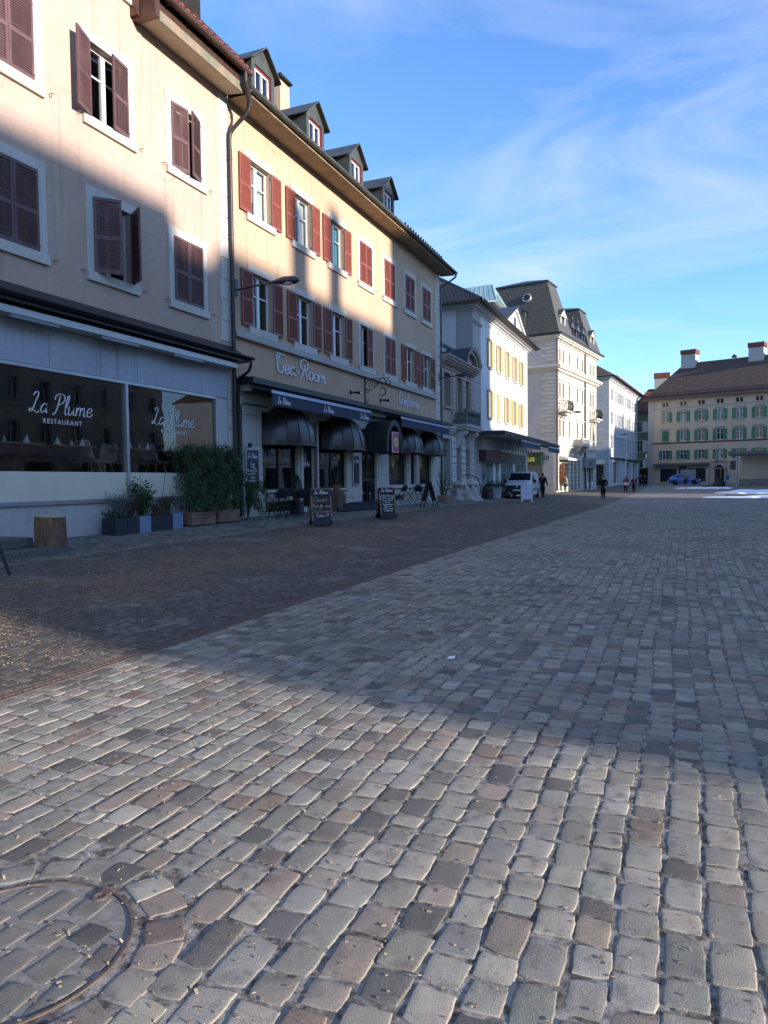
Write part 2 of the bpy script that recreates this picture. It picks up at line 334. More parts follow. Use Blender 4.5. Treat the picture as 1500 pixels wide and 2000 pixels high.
def make_ground():
    m, t = newmat("paved ground"); v = wpos(t); sp = nd(t, 'ShaderNodeSeparateXYZ'); lk(t, v, sp.inputs[0])
    def step(out, thr, w=.05):
        r = nd(t, 'ShaderNodeMapRange'); r.inputs['From Min'].default_value = thr - w; r.inputs['From Max'].default_value = thr + w; lk(t, out, r.inputs['Value']); return r.outputs[0]
    sw = nd(t, 'ShaderNodeCombineXYZ'); lk(t, sp.outputs['Y'], sw.inputs[0]); lk(t, sp.outputs['X'], sw.inputs[1])
    b = nd(t, 'ShaderNodeTexBrick', offset=.5); b.inputs['Scale'].default_value = 1; b.inputs['Brick Width'].default_value = .19; b.inputs['Row Height'].default_value = .152; b.inputs['Mortar Size'].default_value = .012
    b.inputs['Color1'].default_value = (.29, .265, .235, 1); b.inputs['Color2'].default_value = (.16, .15, .135, 1); b.inputs['Mortar'].default_value = (.12, .115, .11, 1); lk(t, sw.outputs[0], b.inputs['Vector'])
    far = mixc(t, noise(t, v, .5, 5, .6, .35, .7), b.outputs['Color'], mixc(t, .35, b.outputs['Color'], (.12, .11, .10)))
    b2 = nd(t, 'ShaderNodeTexBrick', offset=.5); b2.inputs['Scale'].default_value = 1; b2.inputs['Brick Width'].default_value = .17; b2.inputs['Row Height'].default_value = .12; b2.inputs['Mortar Size'].default_value = .012
    b2.inputs['Color1'].default_value = (.15, .135, .12, 1); b2.inputs['Color2'].default_value = (.085, .078, .07, 1); b2.inputs['Mortar'].default_value = (.05, .045, .04, 1); lk(t, v, b2.inputs['Vector'])
    road = mixc(t, noise(t, v, .7, 5, .6, .35, .7), b2.outputs['Color'], (.13, .11, .09))
    mor = mixc(t, noise(t, v, 15, 6, .72, .40, .60), (.07, .06, .05), (.33, .305, .265))
    mor = mixc(t, noise(t, v, 2.4, 5, .65, .50, .7), mor, (.07, .058, .046))
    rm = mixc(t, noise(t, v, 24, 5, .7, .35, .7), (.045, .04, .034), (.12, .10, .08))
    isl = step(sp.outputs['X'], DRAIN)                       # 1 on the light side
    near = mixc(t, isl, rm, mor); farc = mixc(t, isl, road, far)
    gx = step(sp.outputs['X'], 6.2); gy = step(sp.outputs['Y'], SETT_Y)
    mxx = nd(t, 'ShaderNodeMath', operation='MAXIMUM'); lk(t, gx, mxx.inputs[0]); lk(t, gy, mxx.inputs[1])
    c = mixc(t, mxx.outputs[0], near, farc)
    hb = mixc(t, mxx.outputs[0], noise(t, v, 90, 5, .7), b.outputs['Fac'])
    finish(t, c, .9, 0, .25, hb, .5, .012)
    xs = sorted({*np.linspace(-11.5, 7, 60), *np.linspace(7, 60, 18), *np.linspace(60, 900, 8), *np.linspace(-900, -60, 8), *np.linspace(-60, -11.5, 8)})
    ys = sorted({*np.linspace(-6, 60, 100), *np.linspace(60, 135, 60), *np.linspace(135, 1400, 12), *np.linspace(-300, -6, 8)})
    X, Y = np.meshgrid(xs, ys); Z = ground(X, Y) - .0046
    n = len(xs); vs = np.stack([X, Y, Z], -1).reshape(-1, 3)
    fs = [(j * n + i, j * n + i + 1, (j + 1) * n + i + 1, (j + 1) * n + i) for j in range(len(ys) - 1) for i in range(n - 1)]
    me = bpy.data.meshes.new("ground"); me.from_pydata(vs.tolist(), [], fs); me.materials.append(m); me.polygons.foreach_set('use_smooth', [True] * len(fs)); me.update()
    o = bpy.data.objects.new("ground", me); COL.objects.link(o); o['kind'] = 'structure'
make_ground()

def sett_mat(name, rough, wet=0):
    m, t = newmat(name); at = nd(t, 'ShaderNodeAttribute', attribute_name='tint'); v = wpos(t)
    c = mixc(t, noise(t, v, 7, 6, .68, .3, .72), at.outputs['Color'], mixc(t, .4, at.outputs['Color'], (.05, .05, .042)))
    c = mixc(t, noise(t, v, 9, 5, .7, .52, .70), c, mixc(t, .62, c, (.035, .035, .03)))
    c = mixc(t, noise(t, v, 160, 3, .7, .3, .7), mixc(t, .2, c, (.03, .03, .03)), mixc(t, .14, c, (.7, .68, .64)))
    c = mixc(t, noise(t, v, 1.1, 4, .6, .56, .72), c, mixc(t, .45, c, (.36, .33, .29)))
    c = mixc(t, noise(t, v, .42, 5, .6, .50, .64), c, mixc(t, .30, c, (.04, .04, .038)))
    c = mixc(t, noise(t, v, 3.4, 2, .5, .70, .74), c, mixc(t, .5, c, (.03, .03, .03)))
    if wet:   # chaff and grit trodden into the middle of the road
        sp = nd(t, 'ShaderNodeSeparateXYZ'); lk(t, v, sp.inputs[0]); ad = nd(t, 'ShaderNodeMath', operation='ADD'); ad.inputs[1].default_value = 7.3; lk(t, sp.outputs['X'], ad.inputs[0]); ab = nd(t, 'ShaderNodeMath', operation='ABSOLUTE'); lk(t, ad.outputs[0], ab.inputs[0])
        bd = nd(t, 'ShaderNodeMapRange'); bd.inputs['From Min'].default_value = 1.9; bd.inputs['From Max'].default_value = .5; lk(t, ab.outputs[0], bd.inputs['Value'])
        g1 = noise(t, v, 70, 3, .7, .47, .53); g2 = noise(t, v, .9, 4, .6, .36, .6); m1 = nd(t, 'ShaderNodeMath', operation='MULTIPLY'); lk(t, g1, m1.inputs[0]); lk(t, g2, m1.inputs[1]); m2 = nd(t, 'ShaderNodeMath', operation='MULTIPLY'); lk(t, m1.outputs[0], m2.inputs[0]); lk(t, bd.outputs[0], m2.inputs[1])
        m3 = nd(t, 'ShaderNodeMath', operation='MULTIPLY'); lk(t, m2.outputs[0], m3.inputs[0]); m3.inputs[1].default_value = .75; c = mixc(t, m3.outputs[0], c, (.30, .195, .105))
    h = nd(t, 'ShaderNodeMath', operation='MULTIPLY_ADD'); lk(t, noise(t, v, 55, 6, .75), h.inputs[0]); h.inputs[1].default_value = 1.0; lk(t, noise(t, v, 220, 3, .6), h.inputs[2])
    rr = noise(t, v, 5, 4, .6, .2, .8); r2 = nd(t, 'ShaderNodeMapRange'); r2.inputs['To Min'].default_value = rough - .14; r2.inputs['To Max'].default_value = rough + .14; lk(t, rr, r2.inputs['Value'])
    finish(t, c, r2.outputs[0], 0, .16, h.outputs[0], .45, .0045)
    return m
M_SETT = sett_mat("light granite setts", .8); M_ROAD = sett_mat("dark worn setts", .78, 1)

def palette(k, light):
    g = np.random.default_rng(k[0]); n = k[1]
    if light:
        base = np.array([(.36, .35, .305), (.40, .37, .31), (.33, .335, .30), (.42, .40, .355), (.33, .26, .205), (.37, .30, .25), (.27, .18, .13), (.13, .13, .12), (.17, .155, .13), (.29, .29, .28)])
        p = np.array([.20, .19, .13, .12, .10, .08, .04, .05, .06, .05])
    else:
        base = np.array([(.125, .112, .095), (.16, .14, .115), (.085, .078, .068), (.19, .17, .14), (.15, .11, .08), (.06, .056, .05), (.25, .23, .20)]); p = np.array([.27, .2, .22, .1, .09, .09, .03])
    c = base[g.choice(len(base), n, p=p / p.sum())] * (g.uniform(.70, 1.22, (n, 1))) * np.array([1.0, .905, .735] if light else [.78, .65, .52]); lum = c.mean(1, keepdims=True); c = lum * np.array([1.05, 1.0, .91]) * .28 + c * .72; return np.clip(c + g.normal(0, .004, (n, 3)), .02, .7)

def sett_arrays(rects, cols, seed, hi):
    "rects: (cx, cy, half-w, half-l, angle). Returns vertices, loops, sizes, colours"
    g = np.random.default_rng(seed); n = len(rects); rc = np.asarray(rects)
    if hi:
        U = np.array([-1, -.97, -.9, -.5, 0, .5, .9, .97, 1]); V = np.array([-1, -.98, -.92, -.6, -.3, 0, .3, .6, .92, .98, 1]); uu, vv = np.meshgrid(U, V); uu = uu.ravel(); vv = vv.ravel(); nu, nv = 9, 11
        # square -> squircle, so corners are worn round
        k = .22; pu = uu * np.sqrt(1 - k * vv * vv / 2); pv = vv * np.sqrt(1 - k * uu * uu / 2); rad = np.maximum(np.abs(uu), np.abs(vv))
        drop = np.where(rad > .99, .0042, np.where(rad > .95, .0012, np.where(rad > .8, .0003, 0)))
        ring = [i for i in range(nu)] + [nu * j + nu - 1 for j in range(1, nv)] + [nu * (nv - 1) + i for i in range(nu - 2, -1, -1)] + [nu * j for j in range(nv - 2, 0, -1)]
        pu = np.concatenate([pu, pu[ring]]); pv = np.concatenate([pv, pv[ring]]); zz = np.concatenate([-drop, np.full(len(ring), -.06)])
        fs = [(j * nu + i, j * nu + i + 1, (j + 1) * nu + i + 1, (j + 1) * nu + i) for j in range(nv - 1) for i in range(nu - 1)]
        o = nu * nv; L = len(ring); fs += [(ring[i], o + i, o + (i + 1) % L, ring[(i + 1) % L]) for i in range(L)]
    else:
        a = .88; b = .99; c = .80
        inner = [(-c, -a), (c, -a), (a, -c), (a, c), (c, a), (-c, a), (-a, c), (-a, -c)]; c2 = .86; outer = [(-c2, -b), (c2, -b), (b, -c2), (b, c2), (c2, b), (-c2, b), (-b, c2), (-b, -c2)]
        P = inner + outer; pu = np.array([p[0] for p in P]); pv = np.array([p[1] for p in P]); zz = np.array([0.] * 8 + [-.016] * 8)
        fs = [tuple(range(8))] + [(8 + i, 8 + (i + 1) % 8, (i + 1) % 8, i) for i in range(8)]
    nvt = len(pu)
    jit = g.normal(0, .06, (n, 4, 2))                                   # corner wobble
    s = (pu + 1) / 2; q = (pv + 1) / 2; wts = np.stack([(1 - s) * (1 - q), s * (1 - q), s * q, (1 - s) * q], 1)
    du = np.einsum('vk,nkd->nvd', wts, jit)
    if hi:
        du += np.stack([np.sin(pu[None] * g.uniform(2, 5, (n, 1)) + pv[None] * g.uniform(2, 5, (n, 1)) + g.uniform(0, 6, (n, 1))) for _ in range(2)], -1) * .028
        du += np.stack([np.sin(pu[None] * g.uniform(7, 11, (n, 1)) + pv[None] * g.uniform(7, 12, (n, 1)) + g.uniform(0, 6, (n, 1))) for _ in range(2)], -1) * .020
    lx = (pu[None] + du[..., 0]) * rc[:, 2:3]; ly = (pv[None] + du[..., 1]) * rc[:, 3:4]
    ca, sa = np.cos(rc[:, 4:5]), np.sin(rc[:, 4:5]); X = rc[:, 0:1] + lx * ca - ly * sa; Y = rc[:, 1:2] + lx * sa + ly * ca
    tilt = g.normal(0, .009, (n, 2)); Z = ground(X, Y) + zz[None] + g.normal(-.0003, .0012, (n, 1)) + (lx * tilt[:, :1] + ly * tilt[:, 1:]) * (zz[None] > -.05)
    if hi:
        Z += .0004 * np.sin(X * 61 + rc[:, 1:2] * 40) * np.sin(Y * 53 + rc[:, 0:1] * 30) * (zz[None] > -.02) + .0002 * np.sin(X * 143 + 1.3) * np.sin(Y * 131) * (zz[None] > -.02)
    V = np.stack([X, Y, Z], -1).reshape(-1, 3)
    loops = np.concatenate([np.array(f) for f in fs]); sizes = np.array([len(f) for f in fs])
    LP = (loops[None] + (np.arange(n) * nvt)[:, None]).ravel(); SZ = np.tile(sizes, n); SM = np.full(len(SZ), bool(hi)); C = np.repeat(cols, nvt, axis=0)
    return V, LP, SZ, C, SM
def sett_object(name, batches, mat):
    Vs, Ls, Ss, Cs, Sm = [], [], [], [], []; o = 0
    for V, L, S, C, Q in batches: Sm.append(Q); Vs.append(V); Ls.append(L + o); Ss.append(S); Cs.append(C); o += len(V)
    V = np.concatenate(Vs); L = np.concatenate(Ls); S = np.concatenate(Ss); C = np.concatenate(Cs)
    me = bpy.data.meshes.new(name); me.vertices.add(len(V)); me.vertices.foreach_set('co', V.ravel()); me.loops.add(len(L)); me.loops.foreach_set('vertex_index', L.astype(np.int32))
    me.polygons.add(len(S)); st = np.concatenate([[0], np.cumsum(S)[:-1]]); me.polygons.foreach_set('loop_start', st.astype(np.int32)); me.polygons.foreach_set('loop_total', S.astype(np.int32))
    me.polygons.foreach_set('use_smooth', np.concatenate(Sm)); me.update(calc_edges=True); me.validate()
    a = me.color_attributes.new('tint', 'FLOAT_COLOR', 'POINT'); a.data.foreach_set('color', np.concatenate([C, np.ones((len(C), 1))], 1).ravel())
    me.materials.append(mat); ob = bpy.data.objects.new(name, me); COL.objects.link(ob); ob['kind'] = 'structure'
    return ob
def split_batches(rects, light, seed, lod=7.0):
    rects = np.asarray(rects); d = np.hypot(rects[:, 0], rects[:, 1]); out = []
    for hi, sel in ((True, d < lod), (False, d >= lod)):
        if sel.any(): out.append(sett_arrays(rects[sel], palette((seed + hi, int(sel.sum())), light), seed + 5 + hi, hi))
    return out
def make_setts():
    g = np.random.default_rng(3); rects = []; x = DRAIN + .085
    while x < 6.0:
        w = g.uniform(.118, .146); y = .2 + g.uniform(0, .2); xc = x + w / 2
        while y < SETT_Y:
            l = g.choice([g.uniform(.11, .145), g.uniform(.145, .19), g.uniform(.19, .24)], p=[.35, .5, .15]); yc = y + l / 2
            bend = .016 * math.sin(yc * 1.7 + xc * 2) + g.normal(0, .003) + .02 * math.sin(yc * .31 + 1)
            if math.hypot(xc - MH[0], yc - MH[1]) > .565 and xc + bend < .2 + .16 * yc + 2.2: rects.append((xc + bend, yc, (w - g.uniform(.010, .021)) / 2, (l - g.uniform(.010, .022)) / 2, g.normal(0, .022)))
            y += l
        x += w
    r = MHR + .100; n = 21                                        # stones fanned round the cover
    for i in range(n):
        a = 2 * math.pi * (i + g.uniform(-.12, .12)) / n
        rects.append((MH[0] + r * math.cos(a), MH[1] + r * math.sin(a), g.uniform(.060, .070), .066, a + g.normal(0, .05)))
    sett_object("cobbled_square", split_batches(rects, True, 11), M_SETT)
    rects = []; y = 2.0
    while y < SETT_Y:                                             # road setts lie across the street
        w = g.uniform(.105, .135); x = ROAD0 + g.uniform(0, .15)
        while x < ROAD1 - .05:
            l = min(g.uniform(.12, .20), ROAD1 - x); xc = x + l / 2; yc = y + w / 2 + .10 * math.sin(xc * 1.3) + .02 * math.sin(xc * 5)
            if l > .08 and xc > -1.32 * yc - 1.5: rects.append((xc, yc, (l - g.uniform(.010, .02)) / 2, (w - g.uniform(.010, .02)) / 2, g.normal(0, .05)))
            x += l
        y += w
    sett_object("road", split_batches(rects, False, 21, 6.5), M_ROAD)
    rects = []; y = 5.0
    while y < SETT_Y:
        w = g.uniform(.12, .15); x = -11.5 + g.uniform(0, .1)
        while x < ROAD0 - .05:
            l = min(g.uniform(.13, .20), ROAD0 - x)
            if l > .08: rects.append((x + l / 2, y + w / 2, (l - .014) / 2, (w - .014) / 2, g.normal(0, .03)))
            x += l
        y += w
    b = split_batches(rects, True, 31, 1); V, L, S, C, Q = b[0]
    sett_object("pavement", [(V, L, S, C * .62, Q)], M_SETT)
make_setts()

M_IRON = plain("rusty cast iron", (.14, .10, .08), .7, .35, .5, .35, 14, 60, .4)
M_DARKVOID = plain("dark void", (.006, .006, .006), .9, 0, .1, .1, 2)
def make_manhole():
    t = thing("manhole_cover", "round cobble-filled manhole cover with rusty iron rim in the square", "manhole cover", (MH[0], MH[1], gz(*MH)))
    mb = MB(); N = 64
    def ring(r0, r1, z0, z1):
        vs = []
        for r, z in ((r0, z0), (r0, z1), (r1, z1), (r1, z0)): vs += [(r * math.cos(2 * math.pi * j / N), r * math.sin(2 * math.pi * j / N), z) for j in range(N)]
        mb.add(vs, [(k * N + j, k * N + (j + 1) % N, (k + 1) * N + (j + 1) % N, (k + 1) * N + j) for k in range(3) for j in range(N)])
    ring(MHR - .009, MHR, -.03, .0025)
    mb.build("rim", M_IRON, t)
    m, tt = newmat("manhole mortar"); v = wpos(tt); c = mixc(tt, noise(tt, v, 30, 6, .7, .3, .7), (.15, .135, .115), (.29, .265, .23)); c = mixc(tt, noise(tt, v, 4, 5, .6, .5, .7), c, (.20, .18, .16)); finish(tt, c, .92, 0, .2, noise(tt, v, 110, 5, .7), .5, .006)
    mb = MB(); mb.lathe([(.001, -.004), (MHR - .008, -.004)], 48, caps=False); mb.build("infill", m, t)
    g = np.random.default_rng(5); keep = []; x = -MHR
    while x < MHR - .02:
        w = g.uniform(.105, .135); y = -MHR + g.uniform(-.1, .0)
        while y < MHR:
            l = g.uniform(.13, .22); xc, yc = x + w / 2, y + l / 2
            if math.hypot(xc, yc) < MHR - .03: keep.append((MH[0] + xc, MH[1] + yc, (w - .026) / 2, (l - .028) / 2, g.normal(0, .05)))
            y += l
        x += w
    cols = palette((77, len(keep)), True) * .72; V, L, S, C, Q = sett_arrays(keep, cols, 78, True); rr = np.hypot(V[:, 0] - MH[0], V[:, 1] - MH[1]); lim = MHR - .022; f = np.where(rr > lim, lim / np.maximum(rr, 1e-6), 1); V[:, 0] = MH[0] + (V[:, 0] - MH[0]) * f; V[:, 1] = MH[1] + (V[:, 1] - MH[1]) * f
    o = sett_object("set_stone", [(V - np.array([MH[0], MH[1], gz(*MH)]), L, S, C, Q)], M_SETT); del o['kind']; o.parent = t
    mb = MB(); mb.lathe([(.03, .0), (.03, .006), (.018, .007), (.012, .002)], 14, c=(.06, MHR - .05, -.002)); mb.box(.035, .085, MHR - .03, MHR - .005, -.002, .005); mb.build("lifting_eye", M_IRON, t)
make_manhole()
def make_drain():
    t = thing("drain_channel", "long rusty slotted drain grating between the pale square and the dark road", "drain", (DRAIN, 0, 0))
    mb = MB(); vd = MB(); Ys = np.arange(1.0, 46, .5)
    for i in range(len(Ys) - 1):
        a, b = Ys[i], Ys[i + 1]; za, zb = gz(DRAIN, a) + .002, gz(DRAIN, b) + .002
        def bar(x0, x1, y0, y1, h=0):
            f = lambda y: za + (zb - za) * (y - a) / (b - a) + h
            mb.add([(x0, y0, f(y0) - .03), (x1, y0, f(y0) - .03), (x1, y1, f(y1) - .03), (x0, y1, f(y1) - .03), (x0, y0, f(y0)), (x1, y0, f(y0)), (x1, y1, f(y1)), (x0, y1, f(y1))], [(4, 5, 6, 7), (0, 1, 5, 4), (1, 2, 6, 5), (2, 3, 7, 6), (3, 0, 4, 7)])
        bar(-.070, -.054, a, b); bar(.054, .070, a, b); bar(-.008, .008, a, b)
        nb = 10
        for k in range(nb):
            y = a + (k + .5) * .5 / nb; w_ = .011 if k else .02
            bar(-.054, -.008, y - w_, y + w_, -.002); bar(.008, .054, y + .0 - w_, y + w_, -.002)
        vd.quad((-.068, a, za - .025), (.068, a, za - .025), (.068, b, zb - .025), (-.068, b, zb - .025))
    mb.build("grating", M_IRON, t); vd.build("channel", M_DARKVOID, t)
make_drain()
def make_chips():
    m = leafmat("pale wood chips", (.17, .11, .06), (.46, .35, .22), .85)
    g = np.random.default_rng(9); P = []
    def put(x, y, s=1.0, lift=.004): P.append((x, y, s, lift))
    for _ in range(20000):                                         # drift along the road
        y = 4 + 40 * g.random() ** 1.6; x = -7.1 + g.normal(0, 1.0) + .35 * math.sin(y * .5)
        if ROAD0 < x < ROAD1: put(x, y, g.uniform(.6, 1.5))
    for _ in range(1500):
        y = 3 + 25 * g.random() ** 1.5; put(g.uniform(ROAD0, ROAD1), y, g.uniform(.4, 1.0))
    for _ in range(6500):
        y = 1.2 + 14 * g.random() ** 1.8; x = g.uniform(-4.2, .3 + .12 * y); put(x, y, g.uniform(.4, 1.0), g.choice([.002, -.009], p=[.45, .55]))
    P = np.array(P); n = len(P); L = g.uniform(.004, .010, n) * P[:, 2]; Wd = g.uniform(.002, .0048, n) * P[:, 2]; a = g.uniform(0, 6.28, n); tz = g.normal(0, .25, n)
    Z = ground(P[:, 0], P[:, 1]) + P[:, 3]; ca, sa = np.cos(a), np.sin(a); vs = []
    for sx, sy, k in ((-1, -1, 0), (1, -1, 0), (1, 1, 0), (-1, 1, 0), (-1, -1, 1), (1, -1, 1), (1, 1, 1), (-1, 1, 1)):
        lx, ly = sx * L, sy * Wd; vs.append(np.stack([P[:, 0] + lx * ca - ly * sa, P[:, 1] + lx * sa + ly * ca, Z + lx * tz + k * .0022], -1))
    V = np.stack(vs, 1).reshape(-1, 3); F = np.array([(4, 5, 6, 7), (0, 1, 5, 4), (1, 2, 6, 5), (2, 3, 7, 6), (3, 0, 4, 7)]); F = (F[None] + (np.arange(n) * 8)[:, None, None]).reshape(-1, 4)
    me = bpy.data.meshes.new("wood_chips"); me.from_pydata(V.tolist(), [], F.tolist()); me.materials.append(m)
    o = bpy.data.objects.new("wood_chips", me); COL.objects.link(o); tag(o, "pale wood chips scattered over the dark road and between the setts", "wood chips", kind="stuff")
make_chips()

# ------------------------------------------------------------------ building materials
M_WALL_R = stucco("peach render", (.49, .352, .275), streak=.6)
M_WALL_T = stucco("apricot render", (.525, .36, .24), streak=.6)
M_STONE = stucco("pale window stone", (.54, .50, .44), streak=.35, grain=90)
M_STONE_D = stucco("weathered limestone", (.42, .395, .36), streak=.4, grain=90)
M_STONE_P = stucco("pinkish sandstone", (.40, .31, .26), streak=.4, grain=90)
M_SHOPSTONE = bricks("shop front limestone slabs", (.50, .48, .42), (.55, .52, .45), (.22, .21, .19), 1.1, .85, .012, .7, .25, var=.25)
M_SHUT_R = plain("plum painted shutters", (.11, .054, .052), .55, 0, .4, .25, 6, 0, stretch=(1, 1, .4), col2=(.15, .08, .077))
M_SHUT_T = plain("brick red painted shutters", (.22, .062, .040), .5, 0, .4, .18, 6)
M_WHITE = plain("white window paint", (.74, .74, .71), .4, 0, .5, .06, 6)
M_CURT = plain("white net curtain", (.62, .66, .64), .9, 0, .1, .14, 9, 0, stretch=(6, 6, .4))
M_CURTB = plain("blue curtain", (.10, .42, .52), .9, 0, .1, .2, 9, 0, stretch=(6, 6, .4))
M_GLASS = glassy("window glass")
M_SHOPGLASS = glassy("shop window glass", (.93, .95, .96), .004, .03)
M_ROOM = plain("dim room", (.030, .027, .025), .9, 0, .1, .3, 1.5)  # near-black colour puts the shade of unlit interiors on flat sheets
M_ROOM2 = plain("dim brown room", (.13, .10, .08), .9, 0, .1, .3, 1.5)
M_COPPER = plain("brown copper sheet", (.11, .058, .042), .42, .55, .5, .25, 4, 0)
M_VERDI = plain("green copper fascia", (.20, .235, .165), .7, .1, .4, .35, 3, 0, col2=(.30, .20, .13))
M_DPIPE = plain("dark brown drainpipe", (.045, .035, .03), .45, .5, .5, .25, 3)
M_BLACK = plain("black sheet metal", (.016, .016, .017), .4, .3, .5, .2, 4)
M_ZINC = plain("grey green zinc", (.085, .09, .075), .5, .4, .5, .25, 3)
M_ALU = plain("satin aluminium", (.42, .44, .46), .35, .7, .5, .1, 3)
M_PANEL = stucco("stained blue grey cladding", (.40, .43, .47), streak=.75, grain=20, patch=(.05, .052, .058))
M_CREAM = plain("cream panel", (.70, .63, .48), .6, 0, .4, .05, 2)
M_PLINTH = stucco("grey plinth render", (.52, .49, .46), streak=.5)
M_TILE_RED = bricks("red clay tiles", (.30, .09, .05), (.24, .08, .05), (.07, .03, .02), .22, .30, .025, .8, .9, var=.5, bdist=.05)
M_TILE_BR = bricks("brown clay tiles", (.15, .088, .062), (.19, .115, .08), (.03, .02, .016), .24, .33, .03, .75, .9, var=.4, bdist=.06)
M_SLATE = bricks("grey scale slates", (.088, .08, .066), (.11, .10, .082), (.028, .026, .023), .42, .30, .025, .6, .6, var=.35)
M_NAVY = plain("navy awning cloth", (.05, .06, .09), .85, 0, .2, .15, 30)
M_AWBAR = plain("pale blue awning bar", (.33, .42, .55), .35, .3, .5, .08, 3)
M_DOME = plain("black brown awning vinyl", (.034, .026, .023), .36, 0, .6, .3, 2.2)
M_DOMEG = plain("bottle green awning vinyl", (.012, .018, .015), .5, 0, .4, .3, 2.2)
M_LETW = plain("white lettering", (.80, .80, .78), .5, 0, .4, .03, 4)
M_LETBLUE = plain("pale blue lettering", (.62, .66, .72), .5, 0, .4, .05, 4)
M_OAK = plain("oak table top", (.32, .17, .09), .5, 0, .4, .3, 3, 0, stretch=(1, 8, 1))
M_BLUEW = plain("reddish door wood", (.10, .035, .03), .5, 0, .4, .2, 4)

M_ALU2 = plain("weathered hinge iron", (.13, .12, .12), .5, .6, .5, .3, 20)
# ------------------------------------------------------------------ shutters and windows, built once each and copied
def shutter_mesh(w, h, name, mat, slats=17, split=.47):
    "louvred leaf hinged on the z axis at x=0 and reaching to x=w"
    mb = MB(); t = .036; f = .055; y0, y1 = -t / 2, t / 2
    mb.box(0, f, y0, y1, 0, h); mb.box(w - f, w, y0, y1, 0, h); mb.box(f, w - f, y0, y1, 0, .09); mb.box(f, w - f, y0, y1, h - .07, h); zc = h * split; mb.box(f, w - f, y0, y1, zc - .04, zc + .04)
    for a, b in ((.09, zc - .04), (zc + .04, h - .07)):
        n = max(3, int((b - a) / .043)); s = (b - a) / n
        for i in range(n):
            z = a + s * i; mb.add([(f, y0 + .004, z), (w - f, y0 + .004, z), (w - f, y1 - .006, z + s * .9), (f, y1 - .006, z + s * .9), (f, y0 + .002, z + .009), (w - f, y0 + .002, z + .009), (w - f, y1 - .008, z + s * .9 + .009), (f, y1 - .008, z + s * .9 + .009)],
                                  [(0, 1, 5, 4), (4, 5, 6, 7), (3, 2, 1, 0), (7, 6, 2, 3)])
    for zz in (.12, h - .14): mb.box(-.012, .10, y0 - .011, y0 - .001, zz, zz + .022, 1); mb.tube([(0, 0, zz - .03), (0, 0, zz + .05)], .011, 6, 1)
    o = mb.build(name, [mat, M_ALU2]); me = o.data; bpy.data.objects.remove(o); return me
_SHUT = {}
def add_shutter(parent, x, y, z, w, h, mat, angle, mirror=False, slim=True):
    k = (round(w, 3), round(h, 3), mat.name)
    if k not in _SHUT: _SHUT[k] = shutter_mesh(w, h, "shutter", mat)
    o = bpy.data.objects.new("shutter", _SHUT[k]); COL.objects.link(o); o.parent = parent; o.location = (x, y, z)
    if mirror: o.scale = (-1, 1, 1); o.rotation_euler = (0, 0, -angle)
    else: o.rotation_euler = (0, 0, angle)
    return o
_WIN = {}
def mesh_once(key, fn, name, mat):
    if key not in _WIN:
        o = fn().build(name, mat); _WIN[key] = o.data; bpy.data.objects.remove(o)
    return _WIN[key]
def link_part(name, me, parent, loc=(0, 0, 0), rot=(0, 0, 0)):
    o = bpy.data.objects.new(name, me); COL.objects.link(o); o.parent = parent; o.location = loc; o.rotation_euler = rot; return o
def casement(w, h, d=.15):
    def fn():
        mb = MB(); f = .05; y0, y1 = d, d + .06
        mb.box(0, f, y0, y1, 0, h); mb.box(w - f, w, y0, y1, 0, h); mb.box(f, w - f, y0, y1, 0, f); mb.box(f, w - f, y0, y1, h - f, h); mb.box(w / 2 - .055, w / 2 + .055, y0 - .012, y1, f, h - f)
        for a, b in ((f, w / 2 - .055), (w / 2 + .055, w - f)): mb.box(a, b, y0 + .01, y1, h * .62, h * .62 + .035)
        return mb
    return fn
def surround_fn(w, h, b=.19, pr=.022, sill=.07, top=.2):
    def fn():
        mb = MB(); mb.box(-b, 0, -pr, .02, -.001, h); mb.box(w, w + b, -pr, .02, -.001, h); mb.box(-b, w + b, -pr, .02, h, h + top)
        mb.box(-b - .02, w + b + .02, -sill, .02, -.2, -.001)
        return mb
    return fn
def make_window(parent, x, z, w, h, mode, shut, surround=M_STONE, curtain=None, frame=M_WHITE, border=.19, name="window", sill=.07, top=.2, ajar=None, det=True):
    """window opening whose lower left corner is (x, z) on the facade; mode: open, closed, left, right, none"""
    o = link_part(name, mesh_once(('c', round(w, 3), round(h, 3), frame.name), casement(w, h), name, frame), parent, (x, 0, z))
    link_part("window_surround", mesh_once(('s', round(w, 3), round(h, 3), surround.name, border, sill, top), surround_fn(w, h, border, .022, sill, top), "window_surround", surround), o)
    link_part("pane", mesh_once(('p', round(w, 3), round(h, 3)), lambda: MB().quad((.05, .185, .05), (w - .05, .185, .05), (w - .05, .185, h - .05), (.05, .185, h - .05)), "pane", M_GLASS), o)
    if curtain:
        def cf():
            mb = MB(); n = 14; pts = [(.06 + (w - .12) * i / n, .25 + .018 * (i % 2)) for i in range(n + 1)]
            for i in range(n):
                if abs(i - n / 2 + .5) < 1.2: zb = h * .35
                else: zb = .06
                mb.quad((pts[i][0], pts[i][1], zb), (pts[i + 1][0], pts[i + 1][1], zb), (pts[i + 1][0], pts[i + 1][1], h - .06), (pts[i][0], pts[i][1], h - .06))
            return mb
        link_part("curtain", mesh_once(('k', round(w, 3), round(h, 3), curtain.name), cf, "curtain", curtain), o)
    lw = w / 2 - .004
    if shut:
        la, ra = {'open': (180, 180), 'closed': (0, 0), 'right': (178, 0), 'left': (0, 178)}.get(mode, (None, None)) if mode != 'custom' else ajar
        for a, mir in ((la, False), (ra, True)):
            if a is None: continue
            yy = -.045 if a > 90 else -.012
            if a <= 90: yy = -.03
            # hinge at the jamb; opening outwards means turning towards -y
            add_shutter(o, (0 if not mir else w), yy, -.01, lw, h, shut, R(-a) if not mir else R(-a), mir, det)
    return o
